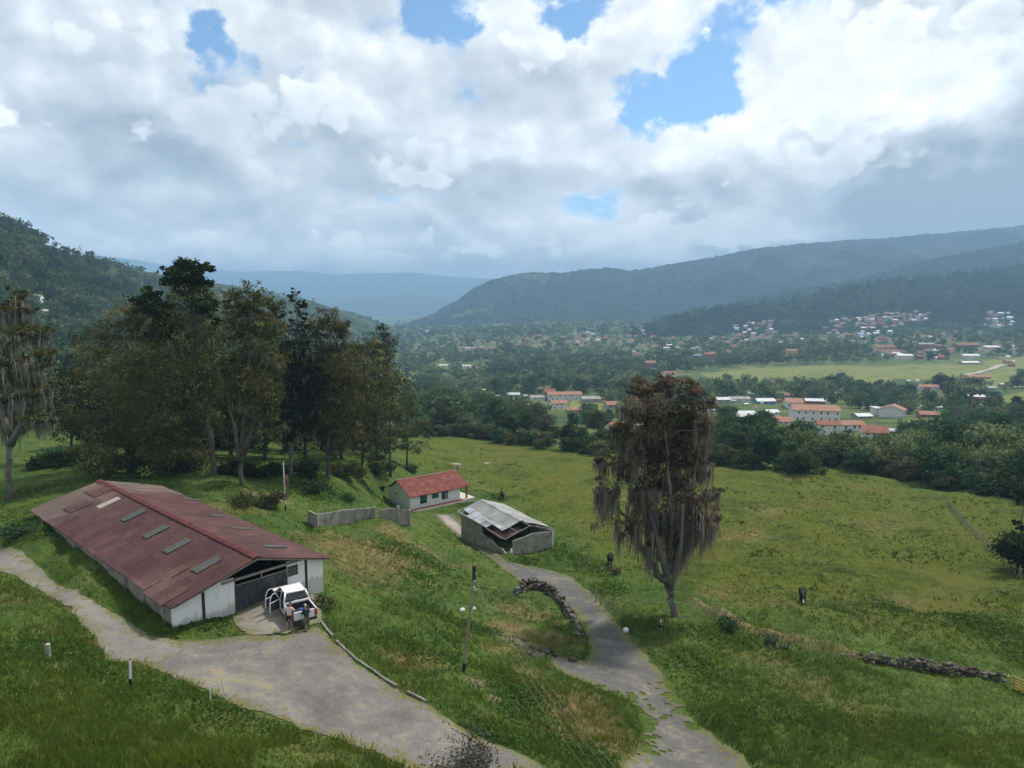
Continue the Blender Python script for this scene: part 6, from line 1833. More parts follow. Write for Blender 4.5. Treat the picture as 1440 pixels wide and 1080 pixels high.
# a blue bag in the bed
bag = skin_obj('bag', {0: (-.14, 0, .10, .12), 1: (.14, 0, .12, .13), 2: (.0, .02, .2, .08)}, [(0, 1), (1, 2)], 0, plain('blue_cloth', (.05, .09, .42), .7))
bm_ = truck.matrix_basis @ Vector((-.12, .34, .95)); bag.location = bm_; tag(bag, 'blue bag lying on the tailgate end of the pickup bed', 'bag')
bag2 = skin_obj('sack', {0: (-.2, 0, .15, .18), 1: (.15, 0, .14, .19), 2: (.0, .1, .24, .12)}, [(0, 1), (1, 2)], 0, plain('pale_sack', (.45, .47, .52), .8))
bag2.location = truck.matrix_basis @ Vector((-.12, .38, .62)); tag(bag2, 'pale sack in the pickup bed under the blue bag', 'sack')

thd = truck.rotation_euler.z
def tw(x, y): p = truck.matrix_basis @ Vector((x, y, 0)); return (p.x, p.y)
x, y = tw(-1.02, -.10)
person('person in pink shirt and dark shorts leaning on the left corner of the pickup', (x, y, gz(x, y) + .04), thd - .75, .17, (((-.27, .22, 1.17), (-.16, .47, 1.14)), ((.27, .25, 1.17), (.15, .50, 1.14))), .10, M_pink, None, M_navy, True, M_hair, False, M_sandal, 'people at the pickup')
x, y = tw(.02, -.52)
person('person in pale cap, dark vest and drab trousers standing at the pickup tailgate', (x, y, gz(x, y) + .04), thd + .12, .10, (((-.28, .14, 1.15), (-.2, .40, 1.12)), ((.27, .16, 1.15), (.16, .40, 1.12))), .13, M_vest, M_greysl, M_camo, False, M_hairg, True, M_shoe, 'people at the pickup')

# ------------------------------------------------------------------ cattle
def hide_mat(name, white, thr, scale=1.6):
    m, t = new_mat(name, .8, .2); co = coords(t)
    n = t.noise(co, scale, 2, .5)
    c = t.mix(t.sst(n, thr, thr + .03), (.012, .011, .010), white); t.l.new(c, t.p.inputs['Base Color']); return m
H_pied = hide_mat('pied_hide', (.62, .60, .56), .53); H_black = hide_mat('black_hide', (.5, .48, .44), .72); H_white = mottled('white_hide', (.56, .53, .46), (.70, .68, .62), 2)
def cow(label, px, py, head, mat, s=1.0, lying=False, graze=False, blaze=False, name='cow', cat='cow'):
    b = at_ground(px, py); z = lz(b.x, b.y)
    dz = -.62 if lying else 0
    hz = (.85 if graze else 1.36) + dz; hy = 1.42
    N = {'rump': (0, -.75, 1.12 + dz, .20, .24), 'hip': (0, -.5, 1.10 + dz, .29, .32), 'bel': (0, 0, 1.02 + dz, .36, .36), 'che': (0, .5, 1.05 + dz, .30, .36), 'sh': (0, .72, 1.15 + dz, .20, .28), 'nk': (0, 1.05, (1.08 if graze else 1.28) + dz, .15, .21),
         'hd': (0, hy - .1, hz, .12, .13), 'fc': (0, hy + .12, hz - .14, .085, .09), 'mz': (0, hy + .26, hz - .24, .075, .07), 'tl': (0, -.96, 1.10 + dz, .035), 'tl2': (0, -1.03, .75 + dz * .6, .025), 'tl3': (0, -1.03, .45 + dz * .5, .045)}
    E = [('rump', 'hip'), ('hip', 'bel'), ('bel', 'che'), ('che', 'sh'), ('sh', 'nk'), ('nk', 'hd'), ('hd', 'fc'), ('fc', 'mz'), ('rump', 'tl'), ('tl', 'tl2'), ('tl2', 'tl3')]
    for q, k in ((-1, 'l'), (1, 'r')):
        N[k + 'e'] = (q * .24, hy - .16, hz + .05, .03, .05); E.append(('hd', k + 'e'))
        if lying:
            N[k + 'a'] = (q * .25, .62, .28, .12); N[k + 'b'] = (q * .3, .95, .10, .07); N[k + 'c'] = (q * .28, .62, .07, .05); E += [('che', k + 'a'), (k + 'a', k + 'b'), (k + 'b', k + 'c')]
            N[k + 'p'] = (q * .32, -.45, .3, .16); N[k + 'q'] = (q * .45, -.05, .16, .09); N[k + 's'] = (q * .48, -.42, .07, .05); E += [('hip', k + 'p'), (k + 'p', k + 'q'), (k + 'q', k + 's')]
        else:
            N[k + 'a'] = (q * .19, .58, .80, .115); N[k + 'b'] = (q * .19, .60, .46, .068); N[k + 'c'] = (q * .19, .57, .14, .045); N[k + 'h'] = (q * .19, .61, .04, .06); E += [('che', k + 'a'), (k + 'a', k + 'b'), (k + 'b', k + 'c'), (k + 'c', k + 'h')]
            N[k + 'p'] = (q * .20, -.52, .80, .15); N[k + 'q'] = (q * .20, -.76, .52, .075); N[k + 's'] = (q * .20, -.72, .16, .048); N[k + 'u'] = (q * .20, -.68, .04, .06); E += [('hip', k + 'p'), (k + 'p', k + 'q'), (k + 'q', k + 's'), (k + 's', k + 'u')]
    o = skin_obj(name, N, E, 'bel', mat, None, 2)
    o.location = (b.x, b.y, z - .04); o.rotation_euler.z = head; o.scale = (s, s, s)
    if blaze:
        W_ = skin_obj('blaze', {0: (0, hy - .02, hz + .09, .05, .05), 1: (0, hy + .19, hz - .09, .062, .06), 2: (0, hy + .27, hz - .2, .07, .06)}, [(0, 1), (1, 2)], 0, H_white, o, 1)
    return tag(o, label, cat)
cow('black cow with a white face grazing alone in the middle of the right meadow', 1128, 849, 2.80, H_black, 1.05, graze=True, blaze=True)
cow('black cow standing end on beside the road bend, left of the lone mossy tree', 858, 799, -.2, H_black, 1.1, graze=True)
cow('small dark calf with white patches standing by the foot of the lone mossy tree', 929, 888, 2.75, hide_mat('calf_hide', (.55, .42, .30), .56, 2.4), .66, name='calf', cat='calf')
cow('white cow far out in the meadow behind the white farmhouse', 643, 660, PI / 2, H_white, .95)
cow('pale cow lying far out in the meadow, right of the white cow', 684, 654, -PI / 2, H_white, .7, True)
cow('black and white cow lying in the grass behind the white farmhouse corner', 537, 692, PI / 2 + .4, H_pied, .95, True)
cow('black cow with its back showing above the grey shed roof', 706, 702, .2, H_black, 1.0)

# ------------------------------------------------------------------ poles, wires, posts
M_pole = mottled('weathered_pole', (.17, .14, .10), (.32, .27, .20), 2.0, .9)
M_blackp = plain('tarred_foot', (.014, .014, .014), .8)
M_white = plain('white_enamel', (.62, .64, .66), .5)
M_wire = plain('wire', (.17, .18, .15), .6)
def wire(name, label, a, b, sag, r=.008, n=18, cat='wire', group=None):
    a = Vector(a); b = Vector(b); mb = MB(); pts = []
    for k in range(n + 1):
        f = k / n; p = a.lerp(b, f); p.z -= sag * 4 * f * (1 - f); pts.append(p - a)
    mb.tube(pts, [r] * (n + 1), 5); o = mb.build(name, M_wire); o.location = a
    return tag(o, label, cat, group)
pb = at_ground(651, 953); ptop = at_D(668, 793, pb.y + .6)
up_ = thing('utility_pole', 'slightly leaning wooden utility pole with two white lamps on the grassy bank', 'utility pole', pb)
d = ptop - pb
mb = MB(); mb.tube([d * .13 + Vector((0, 0, 0)), d * .4, d * .7, d], [.105, .10, .09, .08], 10); mb.build('pole', M_pole, up_)
mb = MB(); mb.tube([d * -.03, d * .13], [.115, .11], 10); mb.build('tarred_base', M_blackp, up_)
la = d * .615
mb = MB(); mb.tube([la, la + Vector((-.30, -.15, .16)), la + Vector((-.52, -.22, .10))], [.018] * 3, 6); arm = mb.build('lamp_arm', M_rod, up_)
mb = MB(); mb.tube([la + Vector((-.52, -.22, .12)), la + Vector((-.52, -.22, .02)), la + Vector((-.52, -.22, -.06))], [.05, .17, .19], 14); mb.build('lamp_shade', M_white, arm)
mb = MB(); mb.tube([la + Vector((.05, -.05, .05)), la + Vector((.26, -.08, .06))], [.016] * 2, 6); arm = mb.build('lamp_arm', M_rod, up_)
mb = MB(); mb.tube([la + Vector((.26, -.08, .10)), la + Vector((.26, -.08, .0))], [.05, .13], 12); mb.build('lamp_shade', M_white, arm)
for k, f in enumerate((.80, .86, .92)):
    mb = MB(); c = d * f + Vector((.10, -.10, 0)); mb.tube([c - Vector((0, 0, .05)), c, c + Vector((0, 0, .05))], [.04, .06, .04], 8); mb.build('insulator', M_white, up_)
mb = MB(); c = d * .76; mb.bar(c + Vector((-.06, -.1, .1)), c + Vector((.55, .05, .05)), .07, .09); mb.build('cross_arm', M_timber, up_)
c = d * .93; mb = MB(); mb.box(c.x - .12, c.x + .12, c.y - .16, c.y - .06, c.z - .5, c.z + .45); mb.build('rack', M_dark, up_)
wr = Vector(barn.matrix_basis @ Vector((W + .02, .1, 1.6)))
wire('wire', 'pale service wire sagging from the barn corner to the leaning utility pole', wr, pb + la, .55, .014, cat='wire')
for k, f in enumerate((.74, .79, .84, .89)):
    a = pb + d * f + Vector((.12 + .12 * (k % 2), -.1, 0))
    wire('wire', 'one of the thin wires running from the utility pole down to the bottom edge', a, at_D(862 + k * 16, 1130, 29 - k * .3), .7, .0075, group='wires running down from the utility pole')
for k in range(2):
    wire('wire', 'one of two thin wires crossing the meadow from the utility pole towards the right', pb + d * (.76 + .05 * k), at_D(1520, 800 + k * 10, 75), 2.2, .008, 30, group='wires crossing the meadow')
q = at_ground(402, 721)
sp_ = thing('lamp_post', 'thin white post with a dark foot standing in front of the grove', 'post', q)
mb = MB(); mb.tube([(0, 0, 1.0), (-.08, 0, 6.2)], [.075, .06], 8); mb.build('pole', M_white, sp_)
mb = MB(); mb.tube([(.02, 0, -.3), (0, 0, 1.0)], [.085, .08], 8); mb.build('dark_foot', M_blackp, sp_)
mb = MB(); mb.box(.08, .42, -.06, .06, 3.2, 4.6); mb.build('panel', M_brickred, sp_)
q = at_ground(184, 968)
fp_ = thing('fence_post', 'white topped post with a black foot beside the yard entrance', 'post', q)
mb = MB(); mb.tube([(0, 0, .55), (.05, 0, 1.55)], [.068, .062], 8); mb.build('white_top', M_white, fp_)
mb = MB(); mb.tube([(-.02, 0, -.3), (0, 0, .55)], [.072, .069], 8); mb.build('black_foot', M_blackp, fp_)
mb = MB(); mb.tube([(.05, 0, 1.55), (.05, 0, 1.62)], [.05, .04], 8); mb.build('post_cap', M_dark, fp_)
q = at_ground(296, 993); mb = MB(); mb.tube([(0, 0, -.2), (.02, .01, .5), (.0, 0, 1.1)], [.032, .03, .028], 7); o = mb.build('fence_post', M_white); o.location = q; tag(o, 'thin white stake among weeds at the edge of the yard', 'stake')
q = at_ground(310, 985)
g = np.random.default_rng(3); mb = MB()
for k in range(9):
    a = g.normal(0, .25, 2); limb(mb, (a[0] * .3, a[1] * .3, 0), (a[0] * 1.6, a[1] * 1.6, g.uniform(.5, 1.1)), .014, .006, g, 4, 3, 1)
o = mb.build('dry_weed', M_bark); o.location = q; tag(o, 'bare twiggy weed beside the thin white stake', 'weed')
q = at_ground(68, 931); mb = MB(); mb.tube([(0, 0, -.3), (0, .02, .5), (.06, 0, 1.02)], [.14, .125, .115], 9, True, .25); o = mb.build('tree_stump', mottled('silvered_wood', (.22, .20, .17), (.40, .375, .33), 3, .95)); o.location = q; tag(o, 'pale weathered wooden stump standing in tall grass left of the yard', 'stump')

def fence(name, label, px, n, h, wires=3):
    P = [Vector(q) for q in ground_hits([p[0] for p in px], [p[1] for p in px])]
    L = [0]
    for a, b in zip(P[:-1], P[1:]): L.append(L[-1] + (b - a).length)
    o = thing(name, label, 'fence', P[0]); tops = []
    g = np.random.default_rng(int(px[0][0]))
    for k in range(n):
        s = L[-1] * k / (n - 1); i = min(np.searchsorted(L, s, side='right') - 1, len(P) - 2); f = (s - L[i]) / (L[i + 1] - L[i])
        p = P[i].lerp(P[i + 1], f) - P[0]; p.z = gz(p.x + P[0].x, p.y + P[0].y) - P[0].z
        hh_ = h * g.uniform(.85, 1.12); tl = Vector((g.normal(0, .05), g.normal(0, .05), 1)) * hh_
        mb = MB(); mb.tube([p - Vector((0, 0, .3)), p + tl * .5, p + tl], [.075, .07, .06], 6, True, .2); mb.build('post', M_timber, o); tops.append((p, tl))
    for w_ in range(wires):
        mb = MB(); f = .35 + .27 * w_
        mb.tube([p + tl * f for p, tl in tops], [.012] * n, 4); mb.build('fence_wire', M_wire, o)
    return o
fence('post_fence', 'long row of grey wooden fence posts running up the right meadow', [(1440,822),(1425,806),(1410,795),(1395,780),(1378,762),(1360,745),(1345,728),(1332,711)], 36, 1.55)
fence('wire_fence', 'short wire fence beside the lower road, left of the lone mossy tree', [(838,846),(847,855),(872,872)], 5, 1.3)
fence('wire_fence', 'thin fence line at the far side of the upper right pasture', [(1395,722),(1420,722),(1445,724)], 6, 1.3)
# yellow gate
ga, gb_ = at_ground(1424, 972), at_ground(1462, 984)
M_yel = mottled('yellow_paint', (.30, .21, .025), (.42, .31, .05), 3, .6, .3, (.14, .09, .04), 2)
gt = thing('field_gate', 'yellow barred field gate at the end of the dry stone wall', 'gate', ga, math.atan2(gb_.y - ga.y, gb_.x - ga.x))
gl_ = 3.2
mb = MB(); mb.box(0, .09, -.04, .04, .15, 1.25); mb.box(gl_ - .09, gl_, -.04, .04, .15, 1.25); mb.bar((.1, 0, .2), (gl_ - .1, 0, 1.15), .05, .07); mb.build('gate_frame', M_yel, gt)
for k in range(5): mb = MB(); z = .2 + k * .225; mb.box(.091, gl_ - .091, -.025, .025, z, z + .11); mb.build('rail', M_yel, gt)
q = at_ground(1416.5, 969); mb = MB(); mb.tube([(0, 0, -.3), (0, 0, 1.1)], [.09, .085], 8); o = mb.build('gate_post', mottled('lichen_post', (.25, .26, .10), (.36, .34, .14), 3)); o.location = q; tag(o, 'yellow green post between the stone wall and the yellow gate', 'post')
# bucket at the roadside
q = at_ground(880, 889); mb = MB(); mb.tube([(0, 0, -.05), (0, 0, .22), (0, 0, .36), (0, 0, .42)], [.22, .27, .24, .12], 14); o = mb.build('bucket', M_white, None, True); o.location = q; tag(o, 'small white drum lying at the edge of the lower road', 'drum')
# loose rocks
for lab, px, py, r, n, grp in (('pale rock in the grass strip before the barn front', 284, 889, .16, 2, 'pale rocks before the barn'), ('pale rock by the grass corner next to the gate ramp', 309, 894, .14, 1, None), ('brown boulder in the grass inside the road bend', 783, 882, .26, 3, 'boulders inside the road bend'), ('pale stone in the weeds below the yard kerb', 668, 990, .16, 3, 'pale stones below the kerb'), ('grey stone slab lying in the bank grass', 607, 822, .3, 1, None)):
    g = np.random.default_rng(int(px)); c = at_ground(px, py)
    for k in range(n):
        x, y = c.x + (g.normal(0, .5) if k else 0), c.y + (g.normal(0, .5) if k else 0)
        o = stones('rock', [(x, y, gz(x, y) + .05)], [r * g.uniform(.7, 1.3)], M_stone, g); tag(o, lab, 'rock', grp)
g = np.random.default_rng(748); c = at_ground(748, 914); P = [(c.x + g.normal(0, 1.5), c.y + g.normal(0, 1.5)) for _ in range(30)]
o = stones('rubble', [(x, y, gz(x, y) + .10) for x, y in P], .27 * g.uniform(.5, 1.3, 30), M_stone, g); tag(o, 'heap of broken rock and earth at the mouth of the lower road', 'rubble')

# ------------------------------------------------------------------ single bushes near by
def shrub(name, label, px, py, w, h, leaf, n, size, seed, cat='bush', flat=.2, asp=.6, group=None):
    g = np.random.default_rng(seed); b = at_ground(px, py); b.z = lz(b.x, b.y) - .1
    o = thing(name, label, cat, b, 0, group)
    lob = [(g.normal(0, w * .24), g.normal(0, w * .24), h * g.uniform(.25, .72), w * g.uniform(.2, .32), h * g.uniform(.22, .34)) for _ in range(9)]
    me, _ = crown_mesh('crown', lob, n, size, leaf, g, 10, .35, .2, .2, flat, asp); link('crown', me, o)
    link('trunk', trunk_mesh('trunk', [[(0, 0, -.2), (0, 0, h * .4)]], lob, M_bark, g, .05, 3, .03), o)
    return o
shrub('bush', 'twiggy reddish bush at the bottom edge between the two roads', 660, 1088, 3.2, 1.5, L_grey, 1700, .07, 1)
shrub('bush', 'round dark shrub on the bank above the stone wall, right of the mossy tree', 1021, 888, 2.0, 1.2, L_deep, 700, .12, 2)
shrub('bush', 'yellow green leafy plant on the earth bank in the meadow', 1087, 908, 1.9, 1.0, L_pale, 500, .14, 3)
shrub('bush', 'dark conifer like bush beside the post fence at the right edge', 1434, 806, 5.2, 5.0, L_dark, 4200, .22, 4)
shrub('bush', 'leafless grey shrub beside the black cow at the road bend', 864, 812, 2.0, 1.3, L_grey, 350, .10, 5)
shrub('bush', 'dark bushes by the pale shed in front of the grove', 435, 694, 3.6, 1.8, L_deep, 900, .16, 6)
shrub('bush', 'grey green agave like plants behind the block wall', 493, 707, 2.6, 1.5, L_deep, 500, .22, 7, asp=.22)
shrub('bush', 'yellowed tall grass clump between the barn roof and the white post', 381, 716, 3.0, 2.4, L_olive, 1600, .13, 8)
shrub('bush', 'dry shrub behind the right slope of the barn roof', 345, 716, 3.4, 1.6, L_olive, 1000, .14, 9)
shrub('bush', 'dark low bush at the far left corner of the barn', 34, 752, 2.8, .9, L_deep, 800, .12, 10)
shrub('bush', 'dry weed clump at the right corner of the barn beside the pickup', 452, 853, 1.8, .9, L_olive, 700, .10, 11)
shrub('bush', 'dark bush in the meadow just behind the white farmhouse roof', 577, 663, 3.4, 1.6, L_deep, 500, .2, 12)
for i, (px, py, w, h, lf, lab) in enumerate(((150,668,6,2.6,L_drab,'under the bushy brown tree'),(228,668,6,2.8,L_dark,'left of the tallest trunk'),(262,664,5,2.4,L_drab,'behind the barn roof peak'),(322,668,4,1.8,L_dark,'between the tallest and the forked trunk'),(372,672,4,1.8,L_dark,'right of the forked trunk'),
    (430,674,5,2.2,L_dark,'right of the spiky tree'),(486,674,5,2.2,L_drab,'between the two bushy trees'),(530,668,5,2.2,L_dark,'left of the slender trunk'),(75,660,4,2.0,L_dark,'right of the edge tree'),(125,655,5,2.4,L_deep,'beside the small open tree'))):
    shrub('bush', 'dark bush at the foot of the grove, ' + lab, px, py, w, h, lf, 1500, .2, 200 + i, group='bushes at the foot of the grove')
# the tree cut by the right edge
grove_tree('edge_tree', 'dark tree with a leaning trunk cut by the right edge of the meadow', 'tree', (1440,752), [(1436,690,14),(1450,680,18),(1440,705,12),(1460,700,20),(1430,736,7,6),(1437,742,8,5)], [[(1440,752),(1433,740),(1446,700)]], L_dark, 2600, .24, .16, 90, M_bark, 80, (.4, 1))
# a pale open shed in the grove
q = at_ground(383, 669)
ps = thing('lean_to', 'small pale roofed lean-to half hidden among the grove trunks', 'shed', q, .3)
mb = MB(); mb.prism([(-1.5, -.8, 1.15), (1.5, -.8, 1.15), (1.5, .8, 1.35), (-1.5, .8, 1.35)], (0, 0, .05)); mb.build('roof', M_wallg, ps)
for x in (-1.3, 1.3):
    for y in (-.6, .6): mb = MB(); mb.box(x - .07, x + .07, y - .07, y + .07, -.6, 1.25 + .12 * y); mb.build('post', M_timber, ps)
# ------------------------------------------------------------------ standing grass, rushes and weeds
BUILT = []
def footprint(o, x0, x1, y0, y1):
    c, s = math.cos(o.rotation_euler.z), math.sin(o.rotation_euler.z)
    return np.array([(o.location.x + x * c - y * s, o.location.y + x * s + y * c) for x, y in ((x0, y0), (x1, y0), (x1, y1), (x0, y1))])
BUILT = [footprint(barn, -.1, W + .1, -.1, LN + .3), footprint(house, -.3, VX + 1.3, -1.4, HD + .2), footprint(shed, -.1, SW + .1, 0, SL)]

def grass():
    g = np.random.default_rng(88)
    def screen_pts(n, y0, y1, power=1.0):
        px = g.uniform(-60, 1500, n); py = y0 + (y1 - y0) * g.random(n) ** power
        H = ground_hits(px, py); H = H[~np.isnan(H[:, 0])]
        H = H[H[:, 1] < 240]
        # shake in the ground plane
        H[:, 0] += g.normal(0, .15, len(H)); H[:, 1] += g.normal(0, .15, len(H)) * (1 + H[:, 1] / 60)
        ok = pave_sd(H[:, 0], H[:, 1]) < -.12 + .25 * (g.random(len(H)) < .15)
        for b in BUILT: ok &= ~inside(b, H[:, 0], H[:, 1])
        return H[ok]
    Vs, Ts = [], []
    def blades(C, h, wid, lean, tint, per):
        n = len(C) * per
        i = np.repeat(np.arange(len(C)), per)
        hh = h[i] * g.uniform(.55, 1.2, n)
        base = C[i] + np.column_stack([g.normal(0, 1, n) * .5 * h[i], g.normal(0, 1, n) * .5 * h[i], np.zeros(n)])
        a = g.random(n) * 2 * PI
        side = np.column_stack([np.cos(a), np.sin(a), np.zeros(n)]) * (wid[i] * g.uniform(.6, 1.3, n))[:, None]
        ld = rand_unit(n, g); ld[:, 2] = 0
        tip = base + ld * (hh * lean)[:, None]; tip[:, 2] += hh
        base[:, 2] -= .05
        V = np.stack([base - side, base + side, tip + side * .35, tip - side * .35], 1).reshape(-1, 3)
        Vs.append(V); Ts.append(np.repeat(np.clip(tint[i] + g.normal(0, .07, n), 0, 1), 4))
    def tone(H):
        x, y = H[:, 0], H[:, 1]
        dry = spots(x, y, DRY, 70); near_b = (y < 85) & (x > 10) & (x < 45); db = np.full(x.shape, 9.); db[near_b] = edge_dist(BANK, x[near_b], y[near_b], False); dry = np.maximum(dry, .6 * np.exp(-(db / .9) ** 2))
        mead = sstep(-6, 6, sdist(MEADOW, x, y))
        n = fbm(x / 3.0, y / 3.0, 15, 4); nb = fbm(x / 14, y / 14, 19, 3)
        n8 = fbm(x / 9 + 3, y / 16, 91, 4)  # meadow mottling; its contrast also paints the shading of undulations into the tint
        t_ = (.27 + .46 * n + .30 * (nb - .5)) * (1 - mead) + mead * np.clip(-.34 + 1.65 * n8 + .5 * (n - .5) + .7 * (fbm(x / 26, y / 40, 92, 3) - .5) + .12 * (g.random(len(x)) < .05), .02, .95)
        t_ = t_ * (1 - dry) + dry * (.62 + .4 * n)
        return np.clip(t_, 0, 1), dry, mead, n
    # short sward
    H = screen_pts(70000, 640, 1110, .8)
    H[:, 2] = lumpy(H[:, 0], H[:, 1]); t_, dry, mead, n = tone(H)
    px_ = H[:, 1] / F
    h = np.clip(.10 + .22 * np.maximum(0, fbm(H[:, 0] / 2.2, H[:, 1] / 2.2, 23, 3) - .35) + .05 * dry, .06, .35) * (1 + .004 * H[:, 1])
    blades(H, h, .012 + px_ * .30, .7, t_, 3)
    # longer tufts where the grass is rank
    H = screen_pts(26000, 690, 1110, .7)
    r = fbm(H[:, 0] / 4.5, H[:, 1] / 4.5, 29, 3); keep = r > .50; H = H[keep]
    H[:, 2] = lumpy(H[:, 0], H[:, 1]); t_, dry, mead, n = tone(H)
    h = g.uniform(.18, .42, len(H)) * (1 - .4 * mead)
    blades(H, h, .016 + H[:, 1] / F * .3, .8, np.clip(t_ - .08 + .16 * (g.random(len(H)) < .2), 0, 1), 5)
    # dark rushes dotted over the meadow
    H = screen_pts(5200, 622, 900, .9)
    m = (sdist(MEADOW, H[:, 0], H[:, 1]) > 1) & (fbm(H[:, 0] / 9, H[:, 1] / 9, 37, 3) > .585); H = H[m]
    H[:, 2] = lumpy(H[:, 0], H[:, 1]); h = g.uniform(.12, .38, len(H)) * (1 + H[:, 1] / 400) * (1 + .8 * (g.random(len(H)) < .1))
    blades(H, h, .03 + H[:, 1] / F * .4, 1.0, g.choice([.03, .12, .22, .34, .8], len(H), p=[.14, .26, .28, .2, .12]), 7)
    V = np.concatenate(Vs); T = np.concatenate(Ts)
    o = link('grass', np_mesh('grass', V, np.arange(len(V)).reshape(-1, 4), L_grass, {'tint': T}))
    tag(o, 'tufted grass of the banks and the meadow', 'grass', kind='stuff')

    # broad leaved weeds
    W_ = [(55,915,2.2,.6),(105,915,2.2,.7),(128,950,1.4,.5),(200,975,1.8,.7),(235,965,1.8,.7),(268,975,1.8,.6),(325,1000,2.0,.6),(395,1030,1.6,.5),(590,925,1.8,.6),(635,935,1.5,.6),(560,915,1.5,.4),(685,890,1.2,.7),(655,880,1.2,.6),
          (700,955,1.6,.5),(720,985,2.2,.8),(748,985,2,.7),(735,1010,1.6,.6),(790,1045,2.2,.7),(750,1050,2.0,.6),(700,1035,1.8,.6),(845,1075,1.6,.6),(600,855,2.4,.4),(630,905,2.0,.4),(560,775,2.6,.7),(610,800,2.6,.6),(590,820,2.4,.5),
          (470,695,2.8,.9),(520,690,2.4,.8),(448,700,2.4,1.0),(1190,862,2.6,.6),(1250,855,2.6,.6),(1385,885,3.4,.9),(1410,893,3.2,1.0),(1438,903,3,.9),(1360,878,2.4,.7),(1440,925,2,.7),(770,770,2.4,.7),(800,785,2.6,.7),(740,790,1.8,.5),(830,800,2.4,.5),(860,830,2.2,.6),
          (30,742,2.4,.8),(70,745,2.0,.8),(95,735,1.5,.8),(640,695,2.2,.6),(662,712,2.2,.6),(700,700,2.6,.7),(250,885,1.0,.35),(300,880,1.1,.4),(960,930,2.2,.4),(1010,960,2.4,.4),(1100,1000,2.4,.4),(1180,1030,2.4,.4),(1300,1040,2.4,.45),(1050,1020,2,.4),(905,880,1.8,.4),(1000,895,2.4,.5),(1050,905,2.0,.5),(1110,925,1.8,.5),
          (200,690,3,.8),(330,690,2.6,.9),(380,690,2.4,.9),(270,668,2.6,.9),(420,680,2.4,.9),(60,690,3,.7),(150,675,3,.8)]
    Vs, Ts = [], []
    for px, py, r, hh in W_:
        c = at_ground(px, py)
        if np.isnan(c.x): continue
        n = int(190 * r * (60 / max(40, c.y)) ** .5)
        x = c.x + g.normal(0, r * .55, n); y = c.y + g.normal(0, r * .7, n)
        ok = pave_sd(x, y) < -.1
        for b in BUILT: ok &= ~inside(b, x, y)
        x, y = x[ok], y[ok]
        z = lumpy(x, y); cl = fbm(x / .7, y / .7, 44, 3)
        zz = z + hh * .75 * np.clip((cl - .25) * 1.5, 0, 1) * g.random(len(x)) ** .6 * np.exp(-((x - c.x) ** 2 + (y - c.y) ** 2) / (2 * r * r))
        V, Q = leaf_quads(np.column_stack([x, y, zz + .03]), g.uniform(.06, .13, len(x)) * (1 + c.y / 120), g, .5, .6)
        Vs.append(V); Ts.append(np.repeat(np.clip(.18 + .72 * cl * g.uniform(.5, 1.2, len(x)) + .15 * (g.random(len(x)) < .1), 0, 1), 4))
    V = np.concatenate(Vs); T = np.concatenate(Ts)
    o = link('undergrowth', np_mesh('undergrowth', V, np.arange(len(V)).reshape(-1, 4), L_weed, {'tint': T}))
    tag(o, 'broad leaved weeds in patches over the banks', 'weeds', kind='stuff')
grass()
# ------------------------------------------------------------------ camera, sky, sun, air
cam = bpy.data.cameras.new('camera'); cam_o = bpy.data.objects.new('camera', cam); COL.objects.link(cam_o)
cam.sensor_width = 36.0; cam.lens = F / 1440 * 36.0; cam.clip_start = 0.5; cam.clip_end = 40000
cam_o.location = (0, 0, 0); cam_o.rotation_euler = (PI / 2 - PITCH, 0, 0)
scene.camera = cam_o

SUN_EL, SUN_AZ = math.radians(52), math.radians(42)      # azimuth from straight ahead towards the right
sun = bpy.data.lights.new('sun', 'SUN'); so = bpy.data.objects.new('sun', sun); COL.objects.link(so)
sun.energy = SUN_E; sun.angle = math.radians(SUN_ANG); sun.color = (1.0, 0.95, 0.87)
sd_ = Vector((math.sin(SUN_AZ) * math.cos(SUN_EL), math.cos(SUN_AZ) * math.cos(SUN_EL), math.sin(SUN_EL)))
so.rotation_euler = sd_.to_track_quat('Z', 'Y').to_euler()
so.location = sd_ * 300

world = bpy.data.worlds.new('World'); scene.world = world; world.use_nodes = True
t = NT(world.node_tree); t.n.clear()
outw = t.node('ShaderNodeOutputWorld'); bg = t.node('ShaderNodeBackground')
t.l.new(bg.outputs[0], outw.inputs['Surface'])
bg.inputs['Strength'].default_value = 0.10
sky = t.node('ShaderNodeTexSky', sky_type='NISHITA')
sky.sun_disc = False; sky.sun_elevation = SUN_EL; sky.sun_rotation = SUN_AZ; sky.air_density = 1.0; sky.dust_density = 0.6; sky.altitude = 1500
d = t.node('ShaderNodeTexCoord').outputs['Generated']
sx = t.node('ShaderNodeSeparateXYZ'); t.l.new(d, sx.inputs[0])
az = t.math('ARCTAN2', sx.outputs[0], sx.outputs[1])
el = t.math('ARCSINE', sx.outputs[2])
def comb(x, y, z=0.0):
    c = t.node('ShaderNodeCombineXYZ')
    t.setin(c.inputs[0], x); t.setin(c.inputs[1], y); t.setin(c.inputs[2], z)
    return c.outputs[0]
